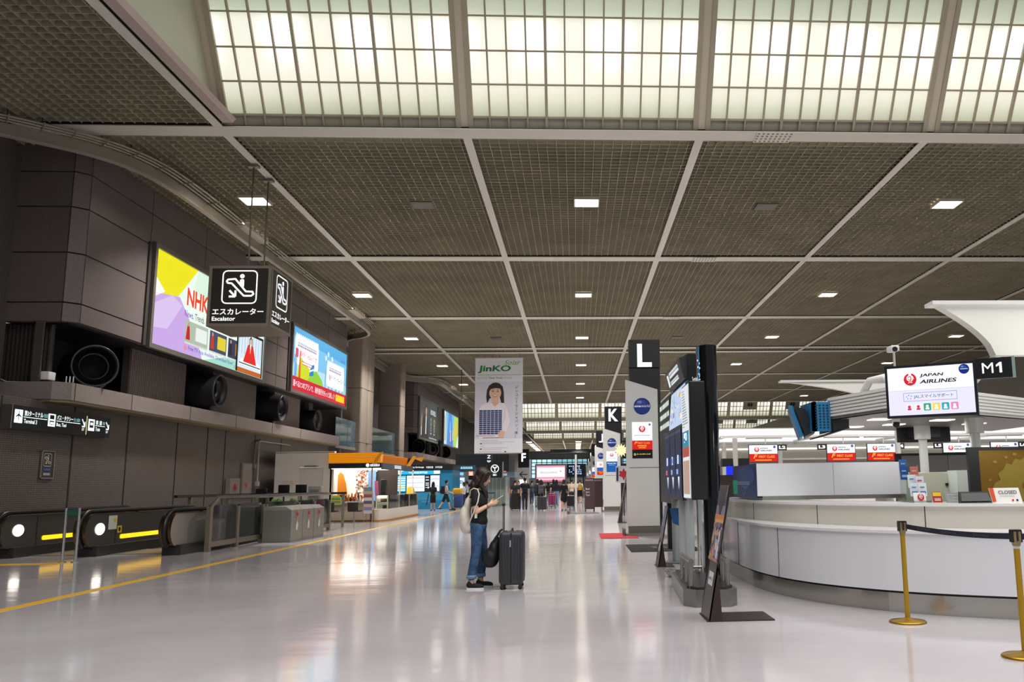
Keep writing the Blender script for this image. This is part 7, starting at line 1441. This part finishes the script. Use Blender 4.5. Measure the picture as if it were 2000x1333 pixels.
person('man in dark navy clothes walking away, left arm toward a black suitcase', -2.95, 50.3, 1.82, 95, ((-14, 10), (16, 4)), ((-28, 6), (10, 20)), '#161a26', '#1b2232', '#15151a', 'short', sleeve=.5)
suitcase('large black suitcase pulled by the man in dark navy', -3.5, 51.0, 90, '#17171a', .55, .98, .3, .15)
backpack('dark backpack on the man in navy clothes', -2.95, 50.3, 95, '#11131b', 1.82)
person('man in a grey-blue shirt and jeans walking ahead of the navy man', -3.35, 66.0, 1.75, 90, ((16, 6), (-18, 14)), ((-10, 10), (14, 15)), '#3d4d5a', '#2a3a52', '#1a1a1d', 'short')
person('woman in black with long brown hair and a rolling case', -2.05, 50.6, 1.68, 92, ((-8, 6), (10, 4)), ((5, 12), (-12, 10)), '#15151a', '#17171c', '#1a1a1a', 'long', '#3b2620', sleeve=1, female=True)
backpack('grey-violet backpack on the woman with long brown hair', -2.05, 50.6, 92, '#5a5a6a', 1.68, 1.05)
suitcase('charcoal rolling case beside the woman with the grey backpack', -1.95, 49.4, 92, '#313338', .5, .78, .3, .2)
trolley('luggage trolley carrying a magenta case', -1.55, 53.6, 90)
suitcase('magenta case standing on a luggage trolley', -1.5, 53.75, 90, '#8e2a63', .5, .78, .3, 0, loc_z=.15)
person('woman in a navy top and pale blue jeans', -1.4, 60.6, 1.72, 92, ((10, 4), (-12, 8)), ((5, 12), (0, 30)), '#171b2a', '#7c98bb', '#8a6a58', 'long', sleeve=1, female=True)
person('person in an orange top beside the woman in pale jeans', -.95, 63.5, 1.62, 100, ((-8, 6), (8, 2)), ((5, 12), (5, 12)), '#d8802a', '#7c8ea8', '#3a3a3e', 'bob', '#7a5a2a', female=True)
person('woman in a black dress pushing a luggage trolley', -.72, 48.9, 1.66, 88, ((-6, 4), (10, 2)), ((10, 30), (25, 40)), '#0f0f12', '#0f0f12', '#15120f', 'bob', leg='dress', sleeve=.9, female=True)
trolley('luggage trolley pushed by the woman in a black dress', -.4, 49.8, 90)
suitcase('black case standing on the trolley beside the black dress', -.36, 50.0, 90, '#1a1a1d', .42, .66, .28, 0, loc_z=.15)
person('man in a white T-shirt and black shorts walking away on the right', .22, 68.3, 1.76, 92, ((14, 20), (-10, 4)), ((-8, 10), (10, 10)), '#e6e3e3', '#1c1c20', '#3a3532', 'short', leg='short')
backpack('yellow-brown backpack on the man in a white T-shirt', .22, 68.3, 92, '#a3822a', 1.76)
person('man in a cream shirt beside the black dress', -.35, 57.5, 1.74, 85, ((-10, 6), (10, 4)), ((5, 15), (5, 15)), '#cdbba0', '#2a2a30', '#1a1a1a', 'short')
person('woman in a dark red jacket in the middle of the crowd', .05, 76, 1.66, 80, ((8, 4), (-8, 6)), ((5, 15), (5, 15)), '#5a1f28', '#22242c', '#1a1a1a', 'long', sleeve=1, female=True)
suitcase('navy rolling case between the walkers ahead of the pylons', -.25, 63.5, 90, '#1b2740', .42, .75, .28, .2)
rr_ = random.Random(21)
crowd = [(-4.6, 70, '#16161c', '#23232b', 'man in black standing by the arrow pylon'), (-4.0, 78, '#20242e', '#191a20', 'person in dark grey left of the pink billboard'), (-3.2, 82, '#b9a28a', '#262a34', 'person in a tan top under the pink billboard'), (-2.4, 74, '#11131a', '#1c1f2a', 'person in black behind the grey backpack'), (-2.0, 88, '#a83a32', '#22252c', 'person in a red top under the pink billboard'), (-1.2, 80, '#dfdfe4', '#2c3242', 'person in a white top behind the magenta case'), (-.6, 92, '#26303f', '#1a1c22', 'person in slate blue below the flight board'), (-3.7, 95, '#c4bdb4', '#33363f', 'person in a pale shirt far down the hall on the left'), (.5, 98, '#1c2230', '#1c1e24', 'person in navy far off beside the pylons'), (-.1, 105, '#8a4a3a', '#23252b', 'person in brown far off below the flight board'), (-1.6, 102, '#3a3f4a', '#20222a', 'person in charcoal far off under the billboard'), (-2.8, 110, '#d8d4d0', '#3a3f4a', 'person in cream far off under the billboard'), (-5.2, 88, '#15171e', '#15171e', 'person in black in front of the dark shop'), (-3.0, 68.5, '#1a1d26', '#272b36', 'person in dark clothes beyond the jeans man')]
for i, (x, y, a, b_, l) in enumerate(crowd):
    s = rr_.uniform(-14, 14); person(l, x, y, rr_.uniform(1.58, 1.78), rr_.choice([85, 95, 270, 100]), ((s, 5), (-s, 5)), ((-s, 15), (s, 15)), a, b_, '#1a1a1a', rr_.choice(['short', 'bob', 'long']), voxel=.03, sleeve=rr_.choice([.5, 1]), group='travellers far down the hall')

crowd2 = [(-3.9, 56, '#1b1c22', '#2a2c34', 'person in black beyond the large black suitcase', 'short'), (-2.6, 58.5, '#2c3440', '#1d2028', 'person in slate grey behind the walkers with cases', 'bob'), (-1.75, 66, '#141519', '#20232c', 'woman in black with long hair behind the magenta case', 'long'), (-.15, 71, '#b59d84', '#22252e', 'person in a beige shirt ahead of the yellow-brown backpack', 'short'), (-3.05, 73, '#c9c9cf', '#2b3448', 'person in a light grey top beyond the man in navy', 'short'), (-1.1, 70, '#7a2f35', '#1e1f26', 'person in dark red beyond the pale jeans', 'bob'), (-4.35, 62, '#121318', '#1c1d24', 'person in black near the F pylon side of the crowd', 'long'), (-2.25, 79, '#e0dcd6', '#40485a', 'person in off-white in the far part of the crowd', 'short'), (-.9, 84, '#222732', '#191b22', 'person in dark blue in the far part of the crowd', 'short')]
for i, (x, y, a, b_, l, h_) in enumerate(crowd2):
    s = rr_.uniform(-16, 16); person(l, x, y, rr_.uniform(1.6, 1.8), rr_.choice([80, 95, 100, 265]), ((s, 6), (-s, 6)), ((-s, 15), (s, 20)), a, b_, '#1a1a1a', h_, voxel=.026, sleeve=rr_.choice([.5, 1]), female=h_ != 'short', group='travellers far down the hall')
for x, y, c_, l in ((-3.95, 55.2, '#3a2a4a', 'dark purple rolling case beyond the large black suitcase'), (-2.5, 57.6, '#7d8288', 'silver-grey rolling case behind the walkers'), (-1.65, 65, '#1f5a5a', 'dark teal rolling case behind the magenta case')): suitcase(l, x, y, 90, c_, .45, .7, .28, .2)
